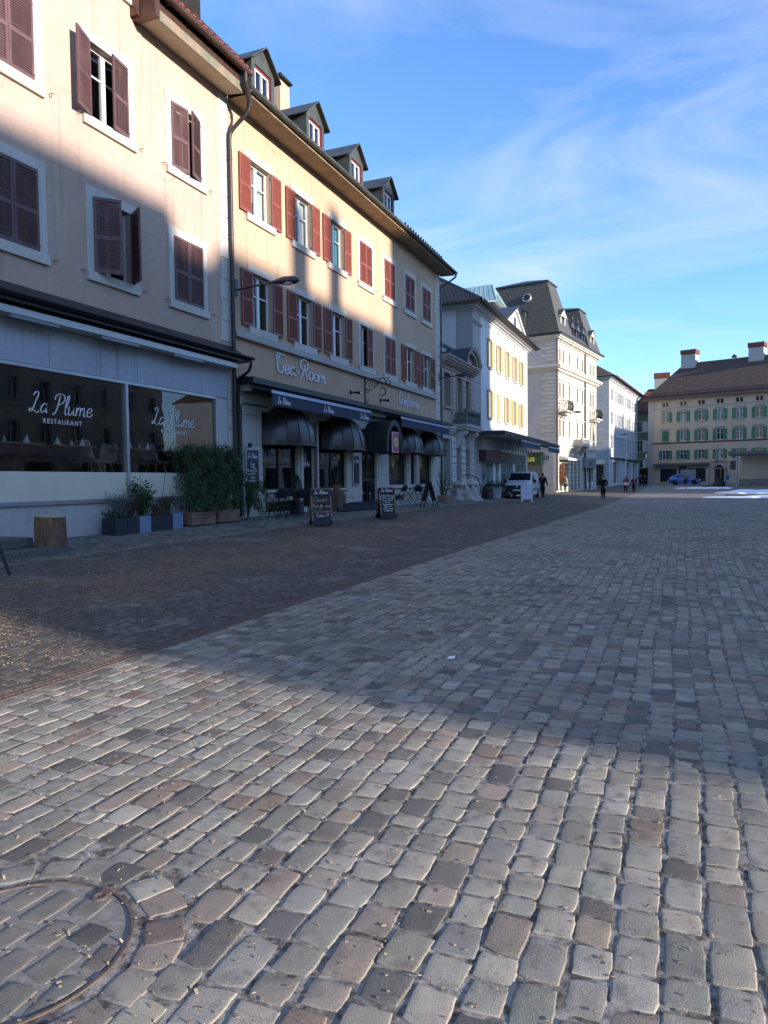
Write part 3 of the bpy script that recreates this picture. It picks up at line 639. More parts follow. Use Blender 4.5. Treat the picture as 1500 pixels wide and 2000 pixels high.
def quoins(parent, x0, x1, z0, z1, h=.42, mat=M_STONE_D, pr=.03, alt=.12, side=1, name="quoins"):
    mb = MB(); z = z0; i = 0
    while z < z1 - .05:
        zz = min(z + h - .015, z1); a, b = (x0, x1)
        if i % 2: a, b = (x0 + alt, x1) if side > 0 else (x0, x1 - alt)
        mb.box(a, b, -pr, .02, z, zz); z += h; i += 1
    return mb.build(name, mat, parent, bevel=.008)
def gutter_pipe(mb, x0, x1, y, z, r=.085, m=0):
    n = 8; vs = []
    for x in (x0, x1):
        for k in range(n + 1): t = math.pi * k / n; vs.append((x, y - r * math.cos(t), z - r * math.sin(t)))
        for k in range(n + 1): t = math.pi * (n - k) / n; vs.append((x, y - (r - .012) * math.cos(t), z - (r - .012) * math.sin(t)))
    N = 2 * (n + 1); mb.add(vs, [(i, i + 1, N + i + 1, N + i) for i in range(N - 1)] + [(N - 1, 0, N, 2 * N - 1)], m, True)
    mb.poly(vs[:N], m); mb.poly(vs[N:][::-1], m)

# ------------------------------------------------------------------ restaurant building, nearest on the left
FX = -11.5; A90 = R(90)
def stay(B, x, z):
    def fn():
        hk = MB(); hk.tube([(0, 0, 0), (0, -.09, 0), (.05, -.10, 0)], .008, 5); hk.tube([(0, -.08, 0), (0, -.08, -.09)], .006, 5); return hk
    link_part("shutter_stay", mesh_once('stay', fn, "shutter_stay", M_IRON), B, (x, 0, z))
def make_restaurant():
    Y0 = 1.0; B = thing("restaurant_building", "peach rendered building with plum shutters above a long glazed restaurant front", "building", (FX, Y0, 0), A90)
    u = lambda Y: Y - Y0; XE = u(16.86)
    W_, H_ = 1.12, 1.575; cen = [4.75, 7.32, 9.86, 12.40, 15.0]; rows = (5.93, 9.14)
    holes = [(u(c) - W_ / 2, u(c) + W_ / 2, z, z + H_) for c in cen for z in rows]
    top = [(u(c) - W_ / 2, u(c) + W_ / 2, 12.35, 12.35 + H_) for c in cen[:4]]
    mb = MB(); mb.wall(0, XE, 4.5, 12.0, holes, .3); mb.wall(0, u(13.5), 12.0, 15.5, top, .3)
    mb.quad((u(13.5), 0, 12.0), (u(13.5), 7, 12.0), (u(13.5), 7, 15.5), (u(13.5), 0, 15.5)); mb.quad((XE, 0, 4.5), (XE, 9, 4.5), (XE, 9, 12.0), (XE, 0, 12.0)); mb.quad((0, 9, .2), (0, 0, .2), (0, 0, 15.5), (0, 9, 15.5)); mb.quad((XE, 9, .2), (0, 9, .2), (0, 9, 13), (XE, 9, 13))
    mb.build("wall", M_WALL_R, B)
    mb = MB(); mb.quad((.1, .75, 4.6), (XE - .1, .75, 4.6), (XE - .1, .75, 15.3), (.1, .75, 15.3)); mb.build("dark_rooms", M_ROOM, B)
    spec = {(3, 1): ('custom', (161, 9)), (4, 1): ('custom', (8, 17)), (3, 0): ('custom', (44, 60)), (4, 0): ('closed', None), (2, 1): ('closed', None), (2, 0): ('closed', None)}
    for i, c in enumerate(cen):
        for j, z in enumerate(rows):
            md, aj = spec.get((i, j), ('closed', None))
            make_window(B, u(c) - W_ / 2, z, W_, H_, md, M_SHUT_R, ajar=aj, border=.2)
    for i in (2, 3): make_window(B, u(cen[i]) - W_ / 2, 12.35, W_, H_, 'open', M_SHUT_R, border=.2)
    for c in cen[1:]:
        for z in rows:
            for sx in (-.92, .92): stay(B, u(c) + sx, z - .05)
    quoins(B, u(16.34), u(16.80), 5.3, 11.9, .56, M_STONE, .02, .06)
    # boxed eaves with copper fascia, gutter, red tile roof
    a, b = u(13.36), u(16.72); mb = MB()
    mb.extrude([(a, -.001, 11.93), (a, -.60, 11.85), (a, -.60, 11.89), (a, -.001, 11.97)], (b - a, 0, 0)); mb.build("soffit", plain("cream soffit boards", (.42, .36, .26), .7, 0, .3, .12, 4), B)
    mb = MB(); mb.box(a + .01, b, -.625, -.60, 11.83, 12.06); mb.build("fascia", M_VERDI, B)
    mb = MB(); mb.box(a, b, -.60, -.56, 12.063, 12.42); mb.box(u(13.2), a - .002, -.64, -.001, 11.86, 13.1); mb.box(u(13.12), u(13.2), -.2, -.002, 11.93, 13.1); mb.build("eaves_board", M_COPPER, B)
    mb = MB(); gutter_pipe(mb, a, u(16.75), -.76, 12.36, .095)
    for k in range(5): x = a + .2 + k * .75; mb.box(x, x + .03, -.86, -.66, 12.255, 12.27)
    mb.build("gutter", M_COPPER, B)
    mb = MB(); p = math.tan(R(36)); y1 = 5.0; mb.quad((a, -.84, 12.4), (XE, -.84, 12.4), (XE, y1, 12.4 + (y1 + .84) * p), (a, y1, 12.4 + (y1 + .84) * p))
    mb.quad((XE, -.84, 12.4), (XE, -.84, 12.34), (XE, y1, 12.34 + (y1 + .84) * p), (XE, y1, 12.4 + (y1 + .84) * p)); mb.box(a, XE, -.84, -.76, 12.34, 12.399)
    for k in range(int((XE - a) / .22)): mb.extrude([(a + .11 + .22 * k + .085 * math.cos(t), -.86, 12.39 + .05 * math.sin(t)) for t in np.linspace(0, math.pi, 6)], (0, 1.9, 1.9 * p))
    mb.build("roof", M_TILE_RED, B)
    mb = MB(); z = lambda y: 12.4 + (y + .84) * p
    for yy in (-.5, -.38): mb.tube([(a, yy, z(yy) + .18), (XE, yy, z(yy) + .18)], .012, 6)
    for k in range(7): x = a + .3 + k * .52; mb.tube([(x, -.6, z(-.6)), (x, -.44, z(-.44) + .22), (x, -.3, z(-.3))], .011, 6)
    mb.build("snow_rail", M_COPPER, B)
    mb = MB(); x = u(16.76); mb.tube([(x - .18, -.76, 12.3), (x - .18, -.76, 12.02)], .07, 10); mb.tube([(x - .22, -.76, 12.05), (x + .12, -.70, 11.72), (x + .14, -.66, 11.58)], .08, 10)
    mb.tube(curve_pts([(x + .14, -.66, 11.6), (x + .14, -.58, 11.42), (x + .03, -.2, 11.02), (x, -.11, 10.8), (x, -.11, 10.4)], 5), .055, 10); mb.tube([(x, -.11, 10.5), (x, -.11, .45)], .058, 12)
    for zz in (10.2, 8.2, 6.2, 3.4, 1.6): mb.tube([(x, -.11, zz), (x, -.11, zz + .05)], .066, 12); mb.box(x - .02, x + .02, -.11, 0, zz, zz + .03)
    mb.build("downpipe", M_DPIPE, B)
    # shop front
    xa = .15; mb = MB(); xg = u(15.98)
    mb.wall(0, XE, .15, 1.06, [], .1); mb.build("plinth", M_PLINTH, B)
    mb = MB(); mb.box(xa, xg + .06, -.05, .05, 1.06, 1.135); mb.build("sill_strip", M_ALU, B)
    MB().box(xa, u(12.6), -.035, .05, 1.138, 1.71).build("breast_panel", M_CREAM, B); MB().box(u(12.68), xg + .03, -.035, .05, 1.138, 1.71).build("breast_panel", M_CREAM, B)
    mb = MB(); mb.box(u(12.602), u(12.678), -.07, .06, 1.0, 3.678); mb.box(xa, xg + .06, -.045, .06, 3.68, 3.745); mb.box(xg, xg + .05, -.04, .06, 1.72, 3.678); mb.box(u(6.5), u(6.58), -.07, .06, 1.06, 3.678); mb.build("shop_frame", M_ALU, B)
    g = MB(); g.quad((xa, .02, 1.712), (u(12.6), .02, 1.712), (u(12.6), .02, 3.68), (xa, .02, 3.68)); g.build("shop_glazing", M_SHOPGLASS, B); g = MB(); g.quad((u(12.68), .02, 1.712), (xg, .02, 1.712), (xg, .02, 3.68), (u(12.68), .02, 3.68)); g.build("shop_glazing", M_SHOPGLASS, B)
    mb = MB(); e = [xa] + [u(v) for v in (5.6, 6.9, 8.1, 9.3, 10.54, 11.77, 13.0, 14.2, 15.38)] + [u(16.5)]
    for i in range(len(e) - 1): mb = MB(); mb.box(e[i] + .006, e[i + 1] - .006, -.055, .0, 3.75, 4.53); mb.build("fascia_panel", M_PANEL, B)
    mb = MB(); mb.box(u(16.03), u(16.5), -.02, .08, 1.06, 3.745); mb.build("end_pier", M_PLINTH, B)
    mb = MB(); mb.wall(u(16.5), XE, .15, 5.3, [], .1, .002); mb.build("corner_wall", M_STONE_D, B)
    quoins(B, u(16.56), u(16.84), .45, 4.5, .5, M_STONE, .03, .0)
    mb = MB(); mb.box(xa, u(16.45), -.42, -.06, 4.535, 4.66); mb.build("awning_cassette", plain("off white awning case", (.55, .56, .55), .4, .2, .5, .06, 3), B)
    lm = plain("grey lamp housing", (.22, .24, .26), .4, .2, .5, .1, 3)
    for y in (9.4, 11.6, 13.9): MB().box(u(y), u(y) + 1.1, -.40, -.30, 4.47, 4.533).build("strip_lamp", lm, B)
    mb = MB(); mb.extrude([(xa, 0, 4.72), (xa, -.55, 4.72), (xa, -.55, 4.84), (xa, 0, 5.2)], (u(16.84) - xa, 0, 0)); gutter_pipe(mb, xa, u(16.92), -.62, 4.86, .075)
    mb.tube(curve_pts([(u(16.8), -.62, 4.8), (u(16.8), -.62, 4.66), (u(16.86), -.5, 4.5), (u(16.93), -.25, 4.38), (u(16.95), -.12, 4.2), (u(16.95), -.1, 3.9)], 5), .04, 8); mb.tube([(u(16.95), -.1, 3.95), (u(16.95), -.1, .5)], .042, 8)
    mb.build("canopy", M_BLACK, B)
    # dining room
    mb = MB(); f0, f1, y1, zc = xa, xg + .02, 6.2, 3.74; mb.quad((f0, .06, 1.55), (f1, .06, 1.55), (f1, y1, 1.55), (f0, y1, 1.55)); mb.quad((f0, y1, 1.55), (f1, y1, 1.55), (f1, y1, zc), (f0, y1, zc)); mb.quad((f1, y1, 1.55), (f1, .06, 1.55), (f1, .06, zc), (f1, y1, zc)); mb.quad((f0, .06, 1.55), (f0, y1, 1.55), (f0, y1, zc), (f0, .06, zc)); mb.quad((f0, y1, zc), (f1, y1, zc), (f1, .06, zc), (f0, .06, zc))
    mb.build("dining_room", M_ROOM2, B)
    for yc, s in ((10.90, 1.0), (14.33, 1.0)):
        w = script_width("La Plume", 1.0) * .40; script_mesh("La Plume", .40, .024, M_LETW, B, (u(yc) - w / 2 - .02, .012, 2.86), slant=.22, name="lettering", contrast=.55, depth=.003)
        text_mesh("RESTAURANT", .135, M_LETW, B, (u(yc), .012, 2.66), name="lettering", extrude=.001, spacing=1.25)
    return B
make_restaurant()

# ------------------------------------------------------------------ tea room building
def make_tearoom():
    Y0 = 16.88; YE = 35.2; B = thing("tea_room_building", "long apricot rendered building with brick red shutters, four dormers and a tea room below", "building", (FX, Y0, 0), A90)
    u = lambda Y: Y - Y0; XE = u(YE); W_, H_ = 1.13, 1.57
    cen = [18.42, 20.98, 23.48, 26.0, 28.46, 30.92, 33.2]; rows = (5.93, 9.13)
    holes = [(u(c) - W_ / 2, u(c) + W_ / 2, z, z + H_) for c in cen for z in rows]
    mb = MB(); mb.wall(0, XE, 4.2, 11.88, holes, .3); mb.quad((XE, 0, .2), (XE, 9, .2), (XE, 9, 12), (XE, 0, 12)); mb.quad((XE, 9, .2), (0, 9, .2), (0, 9, 12), (XE, 9, 12)); mb.quad((0, 9, .2), (0, 0, .2), (0, 0, 12), (0, 9, 12))
    mb.add([(XE, -.6, 11.9), (XE, 9.6, 11.9), (XE, 4.5, 15.1)], [(0, 1, 2)]); mb.build("wall", M_WALL_T, B)
    mb = MB(); mb.quad((.1, .8, 4.3), (XE - .1, .8, 4.3), (XE - .1, .8, 11.8), (.1, .8, 11.8)); mb.build("dark_rooms", M_ROOM, B)
    up = ['open', 'open', 'open', 'closed', 'closed', 'closed', 'closed']; lo = ['open', 'open', 'open', 'half', 'closed', 'open', 'open']
    for i, c in enumerate(cen):
        make_window(B, u(c) - W_ / 2, rows[1], W_, H_, up[i], M_SHUT_T, curtain=(M_CURT, M_CURT, M_CURTB, None, None, None, None)[i], surround=M_STONE)
        if lo[i] == 'half': make_window(B, u(c) - W_ / 2, rows[0], W_, H_, 'custom', M_SHUT_T, ajar=(None, 1))
        else: make_window(B, u(c) - W_ / 2, rows[0], W_, H_, lo[i], M_SHUT_T)
    mb = MB(); mb.box(.02, XE - .75, -.10, .0, 5.60, 5.728); mb.box(.02, XE - .75, -.14, -.0, 5.50, 5.597); mb.build("string_course", M_STONE_D, B, bevel=.012)
    quoins(B, XE - .68, XE - .002, 4.45, 11.85, .47, M_STONE, .03, .0)
    for c in cen:
        for z in rows:
            for sx in (-.86, .86): stay(B, u(c) + sx, z - .06)
    # eaves and roof
    p = math.tan(R(33)); ze = 12.0; zr = lambda y: ze + (y + .72) * p
    mb = MB(); mb.quad((-.05, 0, 11.88), (-.05, -.70, 11.86), (XE + .35, -.70, 11.86), (XE + .35, 0, 11.88)); mb.box(-.05, XE + .35, -.72, -.70, 11.84, 12.0); mb.build("soffit", plain("tan soffit boards", (.27, .20, .13), .7, 0, .3, .25, 2.5), B)
    mb = MB(); gutter_pipe(mb, -.05, XE + .38, -.81, 11.99, .09)
    for k in range(26): x = .2 + k * .72; mb.box(x, x + .028, -.905, -.72, 11.895, 11.907)
    mb.tube(curve_pts([(XE + .25, -.8, 11.92), (XE + .25, -.8, 11.75), (XE + .12, -.4, 11.45), (XE + .06, -.1, 11.3), (XE + .06, -.08, 11.0)], 4), .05, 8); mb.tube([(XE + .06, -.08, 11.05), (XE + .06, -.08, .5)], .05, 8)
    mb.build("gutter", M_ZINC, B)
    mb = MB(); mb.add([(-.05, -.74, zr(-.74)), (XE + .35, -.74, zr(-.74)), (XE + .35, 4.5, zr(4.5)), (-.05, 4.5, zr(4.5)), (XE + .35, 9.7, ze), (-.05, 9.7, ze), (-.05, -.74, ze - .08), (XE + .35, -.74, ze - .08)], [(0, 1, 2, 3), (3, 2, 4, 5), (6, 7, 1, 0)])
    mb.build("roof", M_TILE_BR, B)
    mb = MB()
    for yy, dz in ((-.32, .22), (-.22, .32)): mb.tube([(.1, yy, zr(yy) + dz), (XE + .2, yy, zr(yy) + dz)], .014, 6)
    for k in range(38): x = .15 + k * .49; mb.tube([(x, -.5, zr(-.5)), (x, -.24, zr(-.24) + .36), (x, -.05, zr(-.05))], .012, 5)
    for k in range(16): x = XE - 5.4 + k * .34; mb.box(x, x + .03, -.28, -.2, zr(-.24), zr(-.24) + .42)
    mb.build("snow_rail", M_COPPER, B)
    # dormers
    D0 = thing("dormer", None, None); D0.parent = B; D0.location = (u(19.2), .3, 0); del_keys(D0)
    zb = zr(.3) - .05; zt, zp, hw = 13.97, 14.5, .64; yb = lambda z: (z - ze) / p - .72 - .3
    mb = MB(); mb.wall(-hw, hw, zb, zt, [(-.46, .46, zb + .22, zt - .08)], .16); mb.add([(-hw, 0, zt), (hw, 0, zt), (0, 0, zp)], [(0, 1, 2)])
    for sx in (-hw, hw): mb.add([(sx, 0, zb), (sx, 0, zt), (sx, yb(zt), zt)], [(0, 1, 2)] if sx > 0 else [(2, 1, 0)])
    mb.build("dormer_cheeks", M_ZINC, D0)
    mb = MB(); ov = .16
    for s in (-1, 1):
        a = (s * (hw + .18), -ov, zt - .12); b = (0, -ov, zp + .03); c = (0, yb(zp) + .1, zp + .03); d = (s * (hw + .18), yb(zt) + .1, zt - .12); up_ = .045
        q = [a, b, c, d] if s > 0 else [d, c, b, a]; mb.add(q + [(x, y, z + up_) for x, y, z in q], [(3, 2, 1, 0), (4, 5, 6, 7), (0, 1, 5, 4), (1, 2, 6, 5), (2, 3, 7, 6), (3, 0, 4, 7)])
    mb.build("dormer_roof", M_ZINC, D0)
    w0 = MB(); h0 = zt - .08 - zb - .22
    for a, b, c, d in ((-.46, -.40, 0, h0), (.40, .46, 0, h0), (-.40, .40, h0 - .06, h0), (-.40, .40, 0, .06)): w0.box(a, b, .04, .1, c, d)
    w0.build("dormer_window", plain("crimson dormer frame", (.19, .012, .022), .5, 0, .4, .1, 4), D0, (0, 0, zb + .22))
    cw = MB(); cw.box(-.385, -.335, .06, .12, .07, h0 - .07); cw.box(.335, .385, .06, .12, .07, h0 - .07); cw.box(-.03, .03, .055, .12, .07, h0 - .07); cw.box(-.335, -.03, .06, .12, h0 - .13, h0 - .07); cw.box(.03, .335, .06, .12, h0 - .13, h0 - .07); cw.build("sash", M_WHITE, D0, (0, 0, zb + .22))
    g = MB().quad((-.36, .10, .07), (.36, .10, .07), (.36, .10, h0 - .07), (-.36, .10, h0 - .07)); g.build("pane", M_GLASS, D0, (0, 0, zb + .22)); MB().quad((-.45, .5, 0), (.45, .5, 0), (.45, .5, h0), (-.45, .5, h0)).build("dark_room", M_ROOM, D0, (0, 0, zb + .22))
    for y in (22.56, 25.94, 29.26): dup(D0, B, (u(y), .3, 0))
    mb = MB(); mb.box(u(24.3), u(25.0), 2.7, 3.6, 13.2, 16.75); mb.build("chimney", M_WALL_T, B)
    c = MB(); c.box(u(24.2), u(25.1), 2.6, 3.7, 16.85, 16.93); c.box(u(24.45), u(24.85), 2.9, 3.4, 16.751, 16.849); c.build("chimney_cap", M_BLACK, B)
    # tea room front
    hs = [(18.28, 20.40, 1.22, 3.55), (20.74, 21.52, .62, 3.4), (21.78, 24.04, 1.22, 3.55), (25.42, 26.9, .62, 3.5), (28.22, 30.26, 1.28, 3.55), (30.72, 31.54, 1.28, 3.55), (31.9, 33.76, 1.28, 3.55)]
    vents = [(18.4, 20.2, .55, .86), (23.3, 23.98, .62, .98), (28.4, 30.0, .62, .82)]
    mb = MB(); mb.wall(0, XE, .2, 4.2, [(u(a), u(b), c_, d_) for a, b, c_, d_ in hs + vents], .22); mb.build("shop_wall", M_SHOPSTONE, B)
    mb = MB(); mb.quad((.1, .6, .25), (u(25.3), .6, .25), (u(25.3), .6, 4.1), (.1, .6, 4.1)); mb.quad((u(25.3), 1.6, .25), (XE - .1, 1.6, .25), (XE - .1, 1.6, 4.1), (u(25.3), 1.6, 4.1)); mb.quad((.1, .3, .6), (XE - .1, .3, .6), (XE - .1, 1.6, .6), (.1, 1.6, .6)); mb.build("dark_shop", M_ROOM, B)
    brz = plain("dark bronze frame", (.035, .026, .022), .45, .4, .5, .2, 4)
    for k, (a, b, c_, d_) in enumerate(hs):
        g = MB(); fr = MB(); g.quad((u(a), .14, c_), (u(b), .14, c_), (u(b), .14, d_), (u(a), .14, d_)); f = .05
        fr.box(u(a), u(a) + f, .10, .18, c_, d_); fr.box(u(b) - f, u(b), .10, .18, c_, d_); fr.box(u(a) + f, u(b) - f, .10, .18, c_, c_ + f)
        if k == 0: fr.box(u(19.35), u(19.39), .10, .18, c_ + f, d_)
        if k == 2: fr.box(u(22.95), u(22.99), .10, .18, c_ + f, d_)
        if k == 3:
            fr.box(u(26.14), u(26.19), .10, .18, c_ + f, d_); fr.box(u(a) + f, u(b) - f, .09, .17, 1.45, 1.56); fr.box(u(a) + f, u(b) - f, .09, .17, 2.7, 2.78)
        nm = "door" if k in (1, 3) else "shop_window"; w_ = fr.build(nm, brz, B); g.build("glazing", M_SHOPGLASS, w_)
    mb = MB(); mb.box(u(21.53), u(21.66), -.02, .16, .6, 3.45); mb.build("door_post", M_BLUEW, B)
    for a, b in ((20.55, 20.70), (21.68, 21.77), (30.28, 30.42), (30.55, 30.71), (31.56, 31.7), (31.76, 31.89)): MB().box(u(a), u(b), -.05, .0, 1.22, 3.5).build("stone_mullion", M_STONE, B)
    for a, b in ((18.24, 20.5), (21.74, 24.1), (28.15, 33.85)): MB().box(u(a), u(b), -.09, .02, 1.14, 1.215).build("stone_sill", M_STONE, B, bevel=.01)
    mb = MB(); mb.box(.02, XE + .25, -.62, -.0, 4.20, 4.36); mb.build("ledge", M_BLACK, B); mb = MB(); mb.box(.25, XE - .1, -.30, -.0, 4.02, 4.197); mb.build("ledge_moulding", M_STONE_D, B)
    mb = MB(); mb.extrude([(.25, -.001, 4.36), (.25, -.58, 4.362), (.25, -.001, 4.46)], (XE - .3, 0, 0)); mb.build("ledge_flashing", M_ZINC, B)
    for a, b, c_, d_ in vents:
        gr = MB()
        for k in range(int((b - a) / .09)): gr.box(u(a) + .04 + k * .09, u(a) + .055 + k * .09, .03, .045, c_, d_)
        gr.box(u(a), u(b), .028, .03, (c_ + d_) / 2 - .01, (c_ + d_) / 2 + .01); gr.build("cellar_grille", M_IRON, B)
    mb = MB(); mb.tube([(u(17.18), -.03, .5), (u(17.18), -.03, 3.62), (u(17.3), -.03, 3.7), (u(18.6), -.03, 3.7)], .018, 6); mb.build("conduit", M_DPIPE, B)
    # writing on the glass
    for s, yc, z, sz in (("Bar - Café", 19.3, 2.32, .17), ("Restaurant - Carnet", 22.9, 2.28, .15), ("Entrée", 21.13, 1.98, .24)):
        w = script_width(s) * sz; script_mesh(s, sz, .018, M_LETW, B, (u(yc) - w / 2, .13, z), slant=.2, depth=.002, step=4)
    y_ = plain("yellow round sticker", (.42, .36, .05), .5, 0, .3, .15, 8)
    for yc in (29.0, 32.6):
        mb = MB(); mb.extrude([(u(yc) + .25 * math.cos(t), .132, 2.36 + .33 * math.sin(t)) for t in np.linspace(0, 2 * math.pi, 28)[:-1]], (0, .004, 0)); mb.build("window_sticker", y_, B)
    pm = plain("window poster reds", (.22, .06, .05), .5, 0, .3, .6, 5, col2=(.30, .26, .24)); mb = MB(); mb.box(u(28.35), u(29.75), .18, .19, 1.35, 2.35); mb.build("window_poster", pm, B)
    return B
def del_keys(o):
    for k in ('label', 'category'):
        if k in o: del o[k]
make_tearoom()

# ------------------------------------------------------------------ the rest of the left-hand row
M_WHITEW = stucco("white render", (.62, .61, .60), streak=.12)
M_YEL = plain("ochre yellow shutters", (.60, .43, .12), .55, 0, .4, .12, 5)
M_CREAMST = stucco("cream stucco", (.60, .545, .44), streak=.2)
M_CREAMTR = stucco("cream stone trim", (.60, .55, .46), streak=.2)
M_GREYR = stucco("grey render", (.36, .345, .33), streak=.25)
M_ASHLAR = bricks("grey ashlar blocks", (.40, .40, .40), (.46, .455, .45), (.24, .24, .24), 1.0, .55, .018, .85, .25, var=.2)
M_RUST = bricks("cream rusticated blocks", (.50, .47, .40), (.55, .51, .43), (.20, .19, .17), .9, .42, .03, .85, .6, var=.2, bdist=.04)
M_SHADOW = plain("dark window glass", (.022, .026, .030), .08, 0, .6, .3, .6)
M_GREYGLASS = plain("grey blind glass", (.10, .11, .11), .12, 0, .6, .35, .8)
M_IRONB = plain("black wrought iron", (.012, .012, .013), .5, .5, .5, .2, 8)
M_SLATED = plain("dark slate sheet", (.05, .053, .058), .5, .2, .5, .25, 2.5)
def win_simple(parent, x0, x1, z0, z1, glass=M_SHADOW, frame=None, border=.12, depth=.12, trim=M_CREAMTR, pr=.05, bars=1, hood=0, name="window", y=0):
    "far window: recessed pane with frame bars and a stone surround"
    w = x1 - x0; h = z1 - z0; k = ('ws', round(w, 2), round(h, 2), frame.name if frame else '', bars)
    def fn():
        mb = MB(); f = min(.06, w * .12)
        mb.box(0, f, depth - .05, depth, 0, h); mb.box(w - f, w, depth - .05, depth, 0, h); mb.box(f, w - f, depth - .05, depth, h - f, h); mb.box(f, w - f, depth - .05, depth, 0, f)
        for i in range(bars): c = w * (i + 1) / (bars + 1); mb.box(c - f / 2, c + f / 2, depth - .05, depth, f, h - f)
        mb.box(f, w - f, depth - .035, depth, h * .66 - .02, h * .66 + .02)
        return mb
    o = link_part(name, mesh_once(k, fn, name, frame or M_WHITE), parent, (x0, y, z0))
    link_part("pane", mesh_once(('wp', round(w, 2), round(h, 2), glass.name, depth), lambda: MB().quad((0, depth - .01, 0), (w, depth - .01, 0), (w, depth - .01, h), (0, depth - .01, h)), "pane", glass), o)
    if trim:
        def tf():
            mb = MB(); b = border; mb.box(-b, 0, -pr, .01, 0, h); mb.box(w, w + b, -pr, .01, 0, h); mb.box(-b, w + b, -pr, .01, h, h + b); mb.box(-b - .04, w + b + .04, -pr - .07, .01, -.12, 0)
            if hood: mb.box(-b - .1, w + b + .1, -pr - hood, .01, h + b + .1, h + b + .22)
            return mb
        link_part("window_surround", mesh_once(('wt', round(w, 2), round(h, 2), trim.name, border, hood), tf, "window_surround", trim), o)
    return o
def shell(mb, W_, D, z0, z1, front_holes, depth=.15, m=0, sides=True):
    mb.wall(0, W_, z0, z1, front_holes, depth, 0, m)
    if sides:
        mb.quad((W_, 0, z0), (W_, D, z0), (W_, D, z1), (W_, 0, z1), m); mb.quad((0, D, z0), (0, 0, z0), (0, 0, z1), (0, D, z1), m); mb.quad((W_, D, z0), (0, D, z0), (0, D, z1), (W_, D, z1), m)
def cornice(parent, x0, x1, z, prof, mat, name="cornice", yl=None):
    "stepped moulding; prof: (height, projection) from below upwards; returns round both ends to depth yl"
    mb = MB()
    for h, p in prof:
        mb.box(x0 - (p if yl else 0), x1 + (p if yl else 0), -p, (yl if yl else 0), z, z + h - .003); z += h
    return mb.build(name, mat, parent)
def baluster(mb, x, y, z, h, r=.07, n=8):
    mb.lathe([(r, 0), (r, .06 * h), (r * .55, .12 * h), (r * 1.0, .34 * h), (r * .85, .48 * h), (r * .42, .72 * h), (r * .5, .86 * h), (r, .93 * h), (r, h)], n, (x, y, z))

